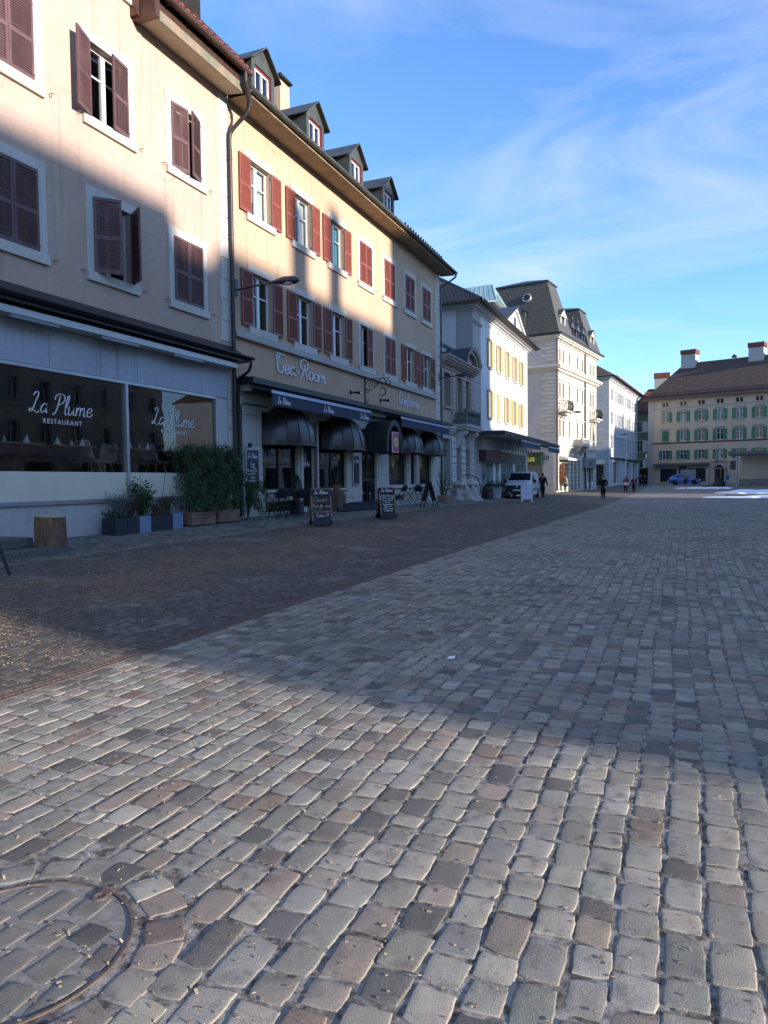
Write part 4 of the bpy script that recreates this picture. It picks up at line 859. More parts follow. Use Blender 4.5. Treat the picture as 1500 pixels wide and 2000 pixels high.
def make_small():
    Y0 = 35.22; YE = 41.48; B = thing("stone_house", "narrow two storey sandstone house with segmental pediment and balustraded balcony", "building", (FX, Y0, 0), A90)
    u = lambda Y: Y - Y0; XE = u(YE)
    uh = [(35.86, 36.94, 5.35, 7.1), (38.22, 39.12, 4.55, 7.12), (39.82, 40.64, 4.55, 7.12)]; gh = [(35.5, 36.75, 1.15, 3.65), (38.0, 38.78, .95, 3.62), (39.72, 40.56, 1.5, 3.58)]
    mb = MB(); shell(mb, XE, 8, 4.25, 7.6, [(u(a), u(b), c, d) for a, b, c, d in uh], .4); mb.build("upper_wall", M_STONE_P, B)
    mb = MB(); shell(mb, XE, 8, .15, 4.2, [(u(a), u(b), c, d) for a, b, c, d in gh], .4); mb.build("lower_wall", M_STONE_D, B)
    for a, b, c, d in uh + gh[:1] + gh[2:]: win_simple(B, u(a), u(b), c, d, M_SHADOW, M_BLUEW if d > 4 else M_WHITE, .14, .36, M_STONE_P if d > 4 else M_STONE_D, .05)
    mb = MB(); a, b, c, d = gh[1]; mb.box(u(a), u(b), .30, .36, c, d); 
    for k in (0, 1): mb.box(u(a) + .08 + k * .34, u(a) + .36 + k * .34, .285, .30, c + .2, c + 1.1); mb.box(u(a) + .08 + k * .34, u(a) + .36 + k * .34, .285, .30, c + 1.25, d - .15)
    mb.build("door", plain("brown oak door", (.10, .06, .04), .5, 0, .4, .3, 4), B)
    # rusticated piers below, banded pilasters above
    for a, b in ((36.93, 37.85), (38.82, 39.62), (40.72, 41.46)):
        mb = MB(); z = .9
        while z < 3.7: mb.box(u(a) + .02, u(b) - .02, -.09, .0, z, z + .34); z += .37
        mb.build("rusticated_pier", M_STONE, B, bevel=.02)
    for a, b in ((35.26, 35.62), (37.2, 37.72), (39.3, 39.62), (40.9, 41.44)):
        mb = MB(); z = 4.7
        while z < 7.2: mb.box(u(a), u(b), -.07, .0, z, z + .27); z += .29
        mb.build("banded_pilaster", M_STONE_P, B, bevel=.015)
    cornice(B, 0, XE, 3.95, [(.12, .08), (.14, .16), (.12, .24)], M_STONE, "string_course")
    cornice(B, 0, XE, 7.35, [(.12, .06), (.14, .12), (.1, .34), (.12, .44), (.1, .52)], M_STONE_P, "main_cornice")
    dn = MB()
    for k in range(int(XE / .22)): dn.box(.06 + k * .22, .16 + k * .22, -.26, -.12, 7.52, 7.608)
    dn.build("dentil_row", M_STONE_P, B)
    mb = MB(); mb.box(0, XE, .9, 7.9, 7.6, 8.95); mb.build("attic", M_STONE_D, B); mb = MB(); mb.box(-.02, XE + .02, .8, 8, 8.95, 9.08); mb.quad((0, -.45, 7.94), (XE, -.45, 7.94), (XE, .9, 8.2), (0, .9, 8.2)); mb.build("flat_roof", M_SLATED, B)
    # segmental pediment
    xc, hw, rise = u(39.9), 1.55, .95; Rr = (hw * hw + rise * rise) / (2 * rise); a0 = math.asin(hw / Rr)
    arc = lambda r: [(xc + r * math.sin(t), r * math.cos(t) - Rr + rise + 7.95) for t in np.linspace(-a0, a0, 17)]
    mb = MB(); P = arc(Rr - .32); mb.extrude([(x, -.16, z) for x, z in P], (0, .6, 0)); 
    for r0, r1, y in ((Rr - .12, Rr, -.55), (Rr - .30, Rr - .12, -.42)):
        A, Bq = arc(r0), arc(r1)
        for i in range(16): mb.extrude([(A[i][0], y, A[i][1]), (A[i + 1][0], y, A[i + 1][1]), (Bq[i + 1][0], y, Bq[i + 1][1]), (Bq[i][0], y, Bq[i][1])], (0, .9, 0))
    mb.build("pediment", M_STONE_P, B); mb = MB(); A, Bq = arc(Rr + .003), arc(Rr + .05)
    for i in range(16): mb.extrude([(A[i][0], -.58, A[i][1]), (A[i + 1][0], -.58, A[i + 1][1]), (Bq[i + 1][0], -.58, Bq[i + 1][1]), (Bq[i][0], -.58, Bq[i][1])], (0, 1.9, 0))
    mb.build("pediment_roof", M_SLATED, B)
    # balcony on consoles
    x0, x1, pj = u(37.62), u(40.55), .72; mb = MB(); mb.box(x0 - .06, x1 + .06, -pj - .06, 0, 4.34, 4.5); mb.box(x0, x1, -pj, 0, 4.2, 4.337); mb.build("balcony_slab", M_STONE_D, B)
    mb = MB(); mb.box(x0 - .02, x1 + .02, -pj - .02, -pj + .18, 5.14, 5.30); mb.box(x0, x0 + .3, -pj, 0, 4.503, 5.137); mb.box(x1 - .3, x1, -pj, 0, 4.503, 5.137); mb.box(x0 + .3, x1 - .3, -pj + .02, -pj + .16, 4.503, 4.58)
    for k in range(7): baluster(mb, x0 + .48 + k * .325, -pj + .09, 4.58, .56, .1)
    mb.build("balustrade", plain("sooty limestone", (.13, .13, .12), .9, 0, .2, .5, 5), B)
    for xx in (x0 + .2, x1 - .6):
        mb = MB(); mb.extrude([(xx, 0, 4.197), (xx, -.62, 4.197), (xx, -.66, 4.02), (xx, -.42, 3.84), (xx, -.24, 3.5), (xx, -.1, 3.25), (xx, 0, 3.2)], (.4, 0, 0)); mb.build("console", M_STONE, B, bevel=.02)
    # door steps with scrolled stone balustrade
    mb = MB(); 
    for k in range(4): mb.box(u(37.9), u(38.95), -1.1 + k * .28, 0, .25 + k * .16, .25 + (k + 1) * .16 - .002)
    mb.build("door_step", M_STONE, B)
    for a, b in ((36.95, 37.85), (39.0, 41.0)):
        mb = MB(); A, Bq = u(a), u(b); mb.box(A, Bq, -.62, -.06, 1.18, 1.4); mb.box(A, Bq, -.56, -.1, .3, .55)
        n = max(2, int((Bq - A) / .42))
        for k in range(n): baluster(mb, A + (k + .5) * (Bq - A) / n, -.33, .55, .63, .13, 10)
        mb.extrude([(A, -.62, 1.18), (A, -.8, 1.0), (A, -.9, .6), (A, -1.2, .35), (A, -1.2, .2), (A, -.6, .2)], (.22, 0, 0)) if a > 38 else mb.extrude([(Bq - .22, -.62, 1.18), (Bq - .22, -.8, 1.0), (Bq - .22, -.9, .6), (Bq - .22, -1.2, .35), (Bq - .22, -1.2, .2), (Bq - .22, -.6, .2)], (.22, 0, 0))
        mb.build("step_balustrade", M_STONE, B, bevel=.02)
    mb = MB(); mb.tube(curve_pts([(u(38.95), -.1, 1.75), (u(38.95), -.7, 1.7), (u(38.95), -1.05, 1.35), (u(38.95), -1.12, .7)], 5), .028, 6); mb.build("handrail", M_IRONB, B)
make_small()

def make_white():
    Y0 = 41.5; YE = 57.7; B = thing("white_house", "white rendered house with ochre yellow shutters, small gable and a canopy over the shop", "building", (FX, Y0, 0), A90)
    u = lambda Y: Y - Y0; XE = u(YE); D = 10
    up = [45.65, 48.1, 50.57, 53.05, 55.42]; lo = [45.62, 47.85, 50.3, 52.7, 55.1]; w = .84
    hs = [(u(c) - w / 2, u(c) + w / 2, 8.68, 10.45) for c in up] + [(u(c) - w / 2, u(c) + w / 2, 5.45, 7.2) for c in lo]
    mb = MB(); shell(mb, XE, D, 4.0, 11.75, hs, .25); mb.build("wall", M_WHITEW, B)
    for k, c in enumerate(up + lo):
        z, h = (8.68, 1.77) if k < 5 else (5.45, 1.75)
        o = win_simple(B, u(c) - w / 2, u(c) + w / 2, z, z + h, M_GREYGLASS, M_WHITE, .1, .2, M_STONE_D, .02)
        cl = k == 6
        for mir in (False, True): add_shutter(o, w if mir else 0, -.04, 0, w / 2, h, M_YEL, 0 if cl else R(-176), mir)
    mb = MB(); mb.box(0, u(43.25), -.03, .0, .2, 11.72); mb.box(-.03, 0, -.03, 1.0, .2, 11.72); mb.build("corner_pilaster", M_GREYR, B)
    for z in (8.35, 10.75): cornice(B, -.06, u(43.3), z, [(.10, .08), (.08, .14)], M_GREYR, "pilaster_moulding")
    qb = MB(); z = .4
    while z < 8.3: qb.box(.02, u(43.23), -.05, -.032, z, z + .50); z += .53
    qb.build("corner_quoins", M_GREYR, B, bevel=.012)
    cornice(B, 0, XE, 11.55, [(.1, .1), (.1, .3), (.12, .52)], M_WHITEW, "eaves_cornice", D)
    for c in (45.73, 48.1, 50.57, 53.05, 55.32):
        mb = MB(); x = u(c); mb.extrude([(x - .17, -.012, 11.3), (x, -.012, 11.12), (x + .17, -.012, 11.3), (x, -.012, 11.48)], (0, .02, 0)); mb.build("diamond_vent", M_BLUEW, B)
    p = math.tan(R(34)); e = .75; mb = MB(); z0 = 11.9; L_, D_ = XE, D; hgt = (D_ / 2 + e) * p; zt = z0 + hgt; a = D_ / 2
    P = [(-e, -e, z0), (L_ + e, -e, z0), (L_ + e, D_ + e, z0), (-e, D_ + e, z0), (a, a, zt), (L_ - a, a, zt)]
    mb.add(P, [(0, 1, 5, 4), (2, 3, 4, 5), (3, 0, 4), (1, 2, 5)]); mb.add([(x, y, z0 - .12) for x, y, _ in P[:4]], [(3, 2, 1, 0)]); mb.add([*P[:4], *[(x, y, z0 - .12) for x, y, _ in P[:4]]], [(0, 4, 5, 1), (1, 5, 6, 2), (2, 6, 7, 3), (3, 7, 4, 0)]); mb.build("roof", M_TILE_BR, B)
    mb = MB(); gutter_pipe(mb, -e, L_ + e, -e - .08, z0, .09); mb.tube([P[0], P[4]], .09, 6); mb.build("gutter", M_BLACK, B)
    # wall gable
    xc, hw = u(50.87), 3.7; zb, za = 11.9, 13.55; mb = MB(); mb.extrude([(xc - hw, -.5, zb), (xc + hw, -.5, zb), (xc, -.5, za)], (0, .5, 0)); 
    for s in (-1, 1): mb.extrude([(xc + s * hw, -.66, zb + .02), (xc + s * (hw - .5), -.66, zb + .02), (xc, -.66, za - .18), (xc, -.66, za + .02)], (0, .5, 0))
    mb.build("gable", M_WHITEW, B)
    mb = MB()
    for s in (-1, 1):
        q = [(xc + s * (hw + .2), -.8, zb - .02), (xc, -.8, za + .06), (xc, 3.2, za + .06), (xc + s * (hw + .2), .4, zb - .02)]; q = q if s < 0 else q[::-1]; mb.add(q + [(x, y, z + .06) for x, y, z in q], [(3, 2, 1, 0), (4, 5, 6, 7), (0, 1, 5, 4), (1, 2, 6, 5), (2, 3, 7, 6), (3, 0, 4, 7)])
    mb.build("gable_roof", M_SLATED, B)
    mb = MB(); mb.extrude([(xc - .4, -.52, 12.1), (xc + .4, -.52, 12.1)] + [(xc + .4 * math.cos(t), -.52, 12.55 + .4 * math.sin(t)) for t in np.linspace(0, math.pi, 9)], (0, .04, 0)); mb.build("arched_window", M_SHADOW, B)
    mb = MB(); mb.quad((-.012, 4.05, 8.55), (-.012, 3.1, 8.55), (-.012, 3.1, 9.75), (-.012, 4.05, 9.75)); o = MB().box(-.06, -.01, 2.5, 3.1, 8.5, 9.8).build("side_shutter", M_YEL, B); mb.build("side_window", M_SHADOW, B)
    # shop
    gh = [(43.3, 46.4, .6, 2.62), (47.0, 47.9, .3, 2.62), (48.6, 52.4, .6, 2.62), (53.0, 57.2, .6, 2.62)]
    mb = MB(); shell(mb, XE, D, .05, 3.997, [(u(a_), u(b_), c_, d_) for a_, b_, c_, d_ in gh], .3); mb.build("shop_wall", M_WHITEW, B)
    tq = plain("teal shop window", (.10, .17, .17), .1, 0, .6, .5, .7)
    for a_, b_, c_, d_ in gh: win_simple(B, u(a_), u(b_), c_, d_, tq, M_ALU, .1, .25, None, bars=2 if b_ - a_ > 2 else 0, name="shop_window")
    for a_, b_, m_ in ((42.6, 46.4, plain("maroon sign board", (.075, .028, .026), .5, 0, .4, .15, 4)), (46.45, 49.4, plain("dull green sign board", (.06, .07, .055), .5, 0, .4, .15, 4)), (49.45, 57.5, plain("grey sign board", (.12, .11, .105), .5, 0, .4, .15, 4))): MB().box(u(a_), u(min(b_, 56.4)), -.5 if a_ < 49 else -.10, -.02, 2.66, 3.3).build("sign_board", m_, B)
    mb = MB(); mb.box(.0, u(56.4), -1.9, -.02, 4.1, 4.34); mb.build("canopy", plain("dark canopy edge", (.03, .031, .034), .5, .2, .5, .2, 3), B)
    mb = MB(); mb.box(.1, u(56.3), -1.8, -.05, 4.05, 4.097); mb.build("canopy_soffit", plain("pale canopy soffit", (.40, .39, .37), .8, 0, .3, .1, 3), B)
    MB().box(u(56.42), u(63.0), -1.75, -.6, 4.16, 4.36).build("canopy_extension", M_NAVY, B)
    for a_, b_ in ((46.6, 53.4), (56.6, 62.2)):
        mb = MB(); n = int((b_ - a_) / .2); mb.box(u(a_), u(b_), -1.86, -1.80, 3.93, 4.03, 1); mb.quad((u(a_), -1.6, 4.09), (u(b_), -1.6, 4.09), (u(b_), -1.83, 4.0), (u(a_), -1.83, 4.0))
        for k in range(n):
            x0 = u(a_) + k * .2; mb.add([(x0, -1.84, 3.93), (x0, -1.84, 3.62), (x0 + .1, -1.84, 3.56), (x0 + .2, -1.84, 3.62), (x0 + .2, -1.84, 3.93)], [(0, 1, 2, 3, 4)])
        mb.build("awning", [M_NAVY, M_AWBAR], B)
    mb = MB(); pts = [(u(43.6) + .45 * k, -1.2, 4.02 if k % 2 == 0 else 3.3) for k in range(23)]; mb.tube(pts, .014, 4); mb.build("light_string", M_IRONB, B)
    bl = plain("frosted bulb", (.8, .78, .7), .4, 0, .5, .05, 4)
    mb = MB()
    for k in range(1, 23, 2): mb.ball((pts[k][0], pts[k][1], pts[k][2] - .04), .05, 6)
    mb.build("light_bulb", bl, B)
make_white()

def make_mansard():
    th = math.atan2(15, 2.2); B = thing("mansard_building", "tall cream stucco building with scale slate mansard pavilions and iron balconies", "building", (-11.5, 72, 0), th)
    W_ = 15.1; D = 11; rows = ((13.05, 14.32), (9.6, 11.05), (5.72, 7.42)); xs = [1.0, 2.15, 4.35, 7.2, 9.15, 12.5, 13.55]; w = .56
    hs = [(x - w / 2, x + w / 2, a, b) for x in xs for a, b in rows]
    mb = MB(); mb.wall(0, W_, 4.85, 15.4, hs, .2); mb.quad((W_, 0, .1), (W_, D, .1), (W_, D, 15.4), (W_, 0, 15.4)); mb.quad((W_, D, .1), (0, D, .1), (0, D, 15.4), (W_, D, 15.4)); mb.build("wall", M_CREAMST, B)
    mb = MB(); mb.quad((0, D, .1), (0, 0, .1), (0, 0, 15.4), (0, D, 15.4)); mb.build("side_wall", stucco("pale grey side render", (.50, .475, .44), streak=.25), B)
    for x in xs:
        for i, (a, b) in enumerate(rows): win_simple(B, x - w / 2, x + w / 2, a, b, M_GREYGLASS, M_CREAMTR, .12, .18, M_CREAMTR, .05, bars=0, hood=.1 if i else 0)
    # side wall quoins and windows (facing the camera)
    z = 4.95; k = 0; qb = MB(); qc = MB()
    while z < 15.2:
        L = 1.5 if k % 2 else 1.05
        if not 11.75 < z < 12.75: (qb if z < 12 else qc).box(-.10, -.001, .0, L, z, z + .34)
        z += .37; k += 1
    qb.build("corner_quoins", M_CREAMTR, B, bevel=.015); qc.build("corner_quoins", M_CREAMTR, B, bevel=.015)
    for a, b in ((12.95, 14.6), (8.6, 10.9)):
        mb = MB(); mb.box(-.06, -.0, 3.55, 3.72, a, b); mb.box(-.06, 0, 4.6, 4.77, a, b); mb.box(-.09, 0, 3.5, 4.82, a - .14, a); mb.box(-.09, 0, 3.5, 4.82, b, b + .16); mb.build("side_window_surround", M_CREAMTR, B); MB().quad((-.012, 4.6, a), (-.012, 3.72, a), (-.012, 3.72, b), (-.012, 4.6, b)).build("side_window", M_GREYGLASS, B)
    cornice(B, 0, W_, 12.05, [(.16, .12), (.14, .3), (.14, .5), (.14, .6)], M_CREAMTR, "cornice", D)
    cornice(B, 0, W_, 4.55, [(.12, .12), (.14, .25)], M_CREAMTR, "belt_course", D)
    cornice(B, 0, W_, 15.1, [(.12, .15), (.16, .4), (.16, .55)], M_CREAMTR, "eaves_cornice", D)
    mb = MB()
    for k in range(60): mb.box(.15 + k * .25, .27 + k * .25, -.28, -.13, 12.08, 12.205)
    mb.build("dentil_row", M_CREAMTR, B)
    MB().box(-.75, W_ + .75, -.75, D + .6, 15.55, 15.72).build("gutter", M_BLACK, B)
    for x in (-.12, 9.95): MB().tube([(x, -.13, 15.3), (x, -.13, .3)], .09, 8).build("downpipe", M_BLACK, B)
    # mansard roofs
    def frus(mb, b, t, z0, z1):
        P = [(b[0], b[2], z0), (b[1], b[2], z0), (b[1], b[3], z0), (b[0], b[3], z0), (t[0], t[2], z1), (t[1], t[2], z1), (t[1], t[3], z1), (t[0], t[3], z1)]
        mb.add(P, [(0, 1, 5, 4), (1, 2, 6, 5), (2, 3, 7, 6), (3, 0, 4, 7), (4, 5, 6, 7)])
    frm = MB(); frus(frm, (4.6, 10.6, -.4, D), (4.6, 10.6, 1.6, D - 1.6), 15.721, 19.0); frm.build("roof", M_SLATE, B)
    for x0, x1, zt in ((-.45, 4.55, 21.1), (10.65, 15.6, 20.5)):
        mb = MB(); b = (x0, x1, -.45, 8.4); t = (x0 + 1.25, x1 - .95, 1.15, 6.6); frus(mb, b, t, 15.722, zt); mb.build("pavilion_roof", M_SLATE, B)
        mb = MB(); mb.box(t[0] - .12, t[1] + .12, t[2] - .12, t[3] + .12, zt + .002, zt + .14); q = [(t[0] - .12, t[2] - .12, zt + .142), (t[1] + .12, t[2] - .12, zt + .142), (t[1] + .12, t[3] + .12, zt + .142), (t[0] - .12, t[3] + .12, zt + .142), ((t[0] + t[1]) / 2, (t[2] + t[3]) / 2, zt + .75)]; mb.add(q, [(0, 1, 4), (1, 2, 4), (2, 3, 4), (3, 0, 4)]); mb.build("pavilion_cap", M_SLATED, B)
    def dorm(x, z0, h, w, mat, y=-.1, arch=False):
        mb = MB(); hw = w / 2; mb.box(x - hw, x - hw + .2, y, y + 1.4, z0, z0 + h); mb.box(x + hw - .2, x + hw, y, y + 1.4, z0, z0 + h); mb.box(x - hw + .2, x + hw - .2, y + .12, y + 1.4, z0, z0 + .25); mb.extrude([(x - hw - .15, y - .1, z0 + h), (x + hw + .15, y - .1, z0 + h), (x, y - .1, z0 + h + .6)], (0, 1.8, 0)); mb.box(x - hw - .18, x + hw + .18, y - .12, y + 1.5, z0 + h - .12, z0 + h - .002)
        if arch: mb.lathe([(.09, 0), (.05, .25), (.1, .34), (.02, .6)], 8, (x, y, z0 + h + .55))
        o = mb.build("dormer", mat, B); MB().box(x - hw + .2, x + hw - .2, y + .10, y + .118, z0 + .25, z0 + h - .121).build("pane", M_SHADOW, o)
        rf = MB()
        for s in (-1, 1):
            q = [(x + s * (hw + .2), y - .16, z0 + h + .0), (x, y - .16, z0 + h + .68), (x, y + 2.2, z0 + h + .68), (x + s * (hw + .2), y + 1.9, z0 + h)]; q = q if s < 0 else q[::-1]; rf.add(q + [(a, b, c + .05) for a, b, c in q], [(3, 2, 1, 0), (4, 5, 6, 7), (0, 1, 5, 4), (1, 2, 6, 5), (2, 3, 7, 6), (3, 0, 4, 7)])
        rf.build("dormer_roof", M_SLATED, o)
    dorm(1.9, 15.73, 2.0, 1.5, M_CREAMTR); dorm(13.0, 15.73, 1.8, 1.5, M_CREAMTR)
    for x in (5.4, 7.4, 9.5): dorm(x, 15.73, 1.55, 1.2, M_SLATED, 0, True)
    mb = MB(); mb.box(-.35, .9, 3.1, 3.35, 15.9, 18.2); mb.box(-.35, .9, 5.0, 5.25, 15.9, 18.2); mb.extrude([(-.45, 2.9, 18.2), (-.45, 5.45, 18.2), (-.45, 5.0, 18.75), (-.45, 3.4, 18.75)], (1.7, 0, 0)); mb.box(-.3, .9, 3.35, 5.0, 15.9, 16.05); o = mb.build("side_dormer", M_SLATED, B)
    MB().box(-.22, -.2, 3.35, 5.0, 16.05, 18.2).build("pane", M_ROOM, o); mb = MB(); mb.box(-.26, -.225, 3.5, 4.6, 16.1, 17.75); mb.build("sash", M_WHITE, o); mb = MB(); mb.box(-.275, -.262, 3.6, 4.0, 16.2, 17.65); mb.box(-.275, -.262, 4.1, 4.5, 16.2, 17.65); mb.build("side_pane", plain("sky blue glass", (.20, .27, .42), .08, 0, .6, .2, .8), o)
    mb = MB(); mb.lathe([(.34, 0), (.46, 0), (.46, .25), (.34, .25)], 20, caps=False); o = mb.build("round_window", M_ALU, B, (.52, 3.1, 19.6), (0, R(-77), 0)); MB().lathe([(.001, .02), (.34, .02)], 16, caps=False).build("pane", M_SHADOW, o)
    # iron balconies, stone balcony
    for x0, x1 in ((.55, 2.75), (11.95, 14.1)):
        mb = MB(); mb.box(x0, x1, -.95, 0, 8.05, 8.22); mb.box(x0 + .15, x1 - .15, -.7, 0, 7.86, 8.047); mb.build("balcony_slab", M_CREAMTR, B)
        mb = MB(); mb.tube([(x0 + .05, 0, 9.2), (x0 + .05, -.9, 9.2), (x1 - .05, -.9, 9.2), (x1 - .05, 0, 9.2)], .03, 6)
        n = 11
        for k in range(n):
            x = x0 + .1 + k * (x1 - x0 - .2) / (n - 1); mb.tube(curve_pts([(x, -.9, 8.22), (x - .1, -.98, 8.5), (x + .1, -1.0, 8.75), (x - .06, -.95, 9.0), (x, -.9, 9.2)], 3), .028, 4)
        for k in range(4):
            for xx in (x0 + .05, x1 - .05): y = -.1 - k * .22; mb.tube([(xx, y, 8.22), (xx + .06, y - .05, 8.7), (xx, y, 9.2)], .028, 4)
        mb.build("iron_railing", M_IRONB, B)
    mb = MB(); mb.box(5.75, 8.5, -1.0, 0, 4.86, 5.0); mb.box(5.75, 8.5, -1.0, -.8, 5.6, 5.75); mb.box(5.75, 5.95, -1, 0, 5.003, 5.597); mb.box(8.3, 8.5, -1, 0, 5.003, 5.597)
    for k in range(8): baluster(mb, 6.15 + k * .29, -.9, 5.0, .6, .1, 8)
    mb.build("stone_balcony", M_STONE_D, B)
    for x in (5.9, 8.0): mb = MB(); mb.extrude([(x, 0, 4.84), (x, -.9, 4.84), (x, -.5, 4.3), (x, 0, 3.9)], (.4, 0, 0)); mb.build("console", M_STONE_D, B)
    for x in xs[:2] + xs[5:]: mb = MB(); mb.extrude([(x - .08, 0, 7.9), (x - .08, -.5, 8.04), (x - .08, -.2, 7.5), (x - .08, 0, 7.3)], (.16, 0, 0)); mb.build("bracket", M_CREAMTR, B)
    # ground floor
    gh = [(1.05, 1.5, .3, 3.0), (1.6, 4.1, .7, 3.1), (4.9, 5.6, .3, 3.4), (6.2, 7.0, .3, 3.5), (7.6, 8.3, .3, 3.4), (9.35, 13.9, .35, 2.65)]
    mb = MB(); mb.wall(0, W_, .05, 4.55, gh, .35); mb.build("ground_floor", M_RUST, B); MB().quad((.1, .8, .1), (W_ - .1, .8, .1), (W_ - .1, .8, 4.4), (.1, .8, 4.4)).build("dark_shop", M_ROOM, B)
    for a, b, c, d in gh[:5]: win_simple(B, a, b, c, d, M_SHADOW, M_ALU, .1, .3, None, bars=1 if b - a > 1 else 0, name="shop_window")
    MB().box(9.35, 13.9, .5, .6, .3, 2.65).build("shop_recess", M_GREYR, B)
    MB().extrude([(.9, -.05, 3.75), (.9, -.9, 3.5), (.9, -.9, 3.32), (.9, -.05, 3.4)], (3.4, 0, 0)).build("shop_awning", plain("off white awning", (.55, .53, .48), .8, 0, .3, .06, 4), B)
    s = MB().box(9.3, 13.95, -.3, -.02, 2.66, 3.75).build("sign_board", plain("grey sign board metal", (.20, .205, .22), .5, .2, .4, .1, 3), B)
    text_mesh("RBCI", .82, plain("brown sign letters", (.13, .085, .06), .5, 0, .4, .2, 4), B, (11.7, -.31, 2.92), extrude=.02, name="lettering", spacing=1.1)
    # flower shop in the side wall
    mb = MB(); mb.box(-.05, 0, 1.45, 4.6, .2, 2.9); mb.build("flower_shop_front", M_SHADOW, B)
    fs = MB().box(-.32, -.02, 1.42, 4.4, 2.93, 3.86).build("flower_sign", plain("dark green sign", (.008, .045, .018), .5, 0, .4, .2, 3), B)
    text_mesh("FLEURS", .62, plain("yellow sign letters", (.80, .70, .10), .5, 0, .4, .04, 4), B, (-.34, 2.69, 3.24), (R(90), 0, R(-90)), .015, "lettering", sx=.56)
    MB().box(-.45, -.02, 1.35, 4.6, 3.88, 4.15).build("sign_canopy", M_BLACK, B)
    pl = MB().box(-.06, -.012, .78, 1.3, 3.4, 3.8).build("street_plate", plain("navy enamel plate", (.012, .02, .085), .3, 0, .5, .1, 4), B)
    text_mesh("PLACE DU", .12, M_LETW, B, (-.064, 1.04, 3.64), (R(90), 0, R(-90)), .001, "lettering", sx=.8); text_mesh("MARCHÉ", .12, M_LETW, B, (-.064, 1.04, 3.48), (R(90), 0, R(-90)), .001, "lettering", sx=.8)
make_mansard()

def make_glass_roof():
    B = thing("glass_roof_house", "set back house with a dark roof carrying a glazed green skylight", "building", (-23, 62, 0), 0)
    mb = MB(); mb.box(0, 6.6, 0, 8.5, .1, 16.3); mb.build("wall", M_GREYR, B)
    mb = MB(); mb.add([(-.4, -.4, 16.3), (7.0, -.4, 16.3), (7.0, 4.2, 17.9), (-.4, 4.2, 17.9), (7.0, 8.9, 16.3), (-.4, 8.9, 16.3)], [(0, 1, 2, 3), (3, 2, 4, 5), (0, 3, 5), (1, 4, 2)]); mb.build("roof", plain("dark metal roof", (.035, .033, .034), .6, .2, .4, .3, 2), B)
    g = plain("pale green roof glass", (.20, .32, .32), .1, 0, .7, .25, .8); mb = MB(); x0, x1, z0, z1 = 1.8, 8.0, 17.0, 19.1
    q = [(x0, 0, z0), (x1, 0, z0), (x1 - 1.0, 2.6, z1), (x0 + .6, 2.6, z1), (x1, 5.2, z0), (x0, 5.2, z0)]; mb.add(q, [(0, 1, 2, 3), (3, 2, 4, 5), (0, 3, 5), (1, 4, 2), (0, 5, 4, 1)]); mb.build("skylight", g, B)
    mb = MB(); n = 12; A = [Vector(q[0]).lerp(Vector(q[1]), k / n) for k in range(n + 1)]; T = [Vector(q[3]).lerp(Vector(q[2]), k / n) for k in range(n + 1)]; path = []
    for k in range(n): path += [A[k], T[k]]
    [mb.tube([A[k], T[k]], .03, 5) for k in range(1, n)]; mb.tube([q[0], q[3], q[2], q[1], q[0]], .045, 5); mb.tube([q[2], q[4]], .045, 5); mb.build("skylight_bar", plain("pale green glazing bar", (.30, .38, .38), .5, .2, .4, .1, 3), B)
make_glass_roof()

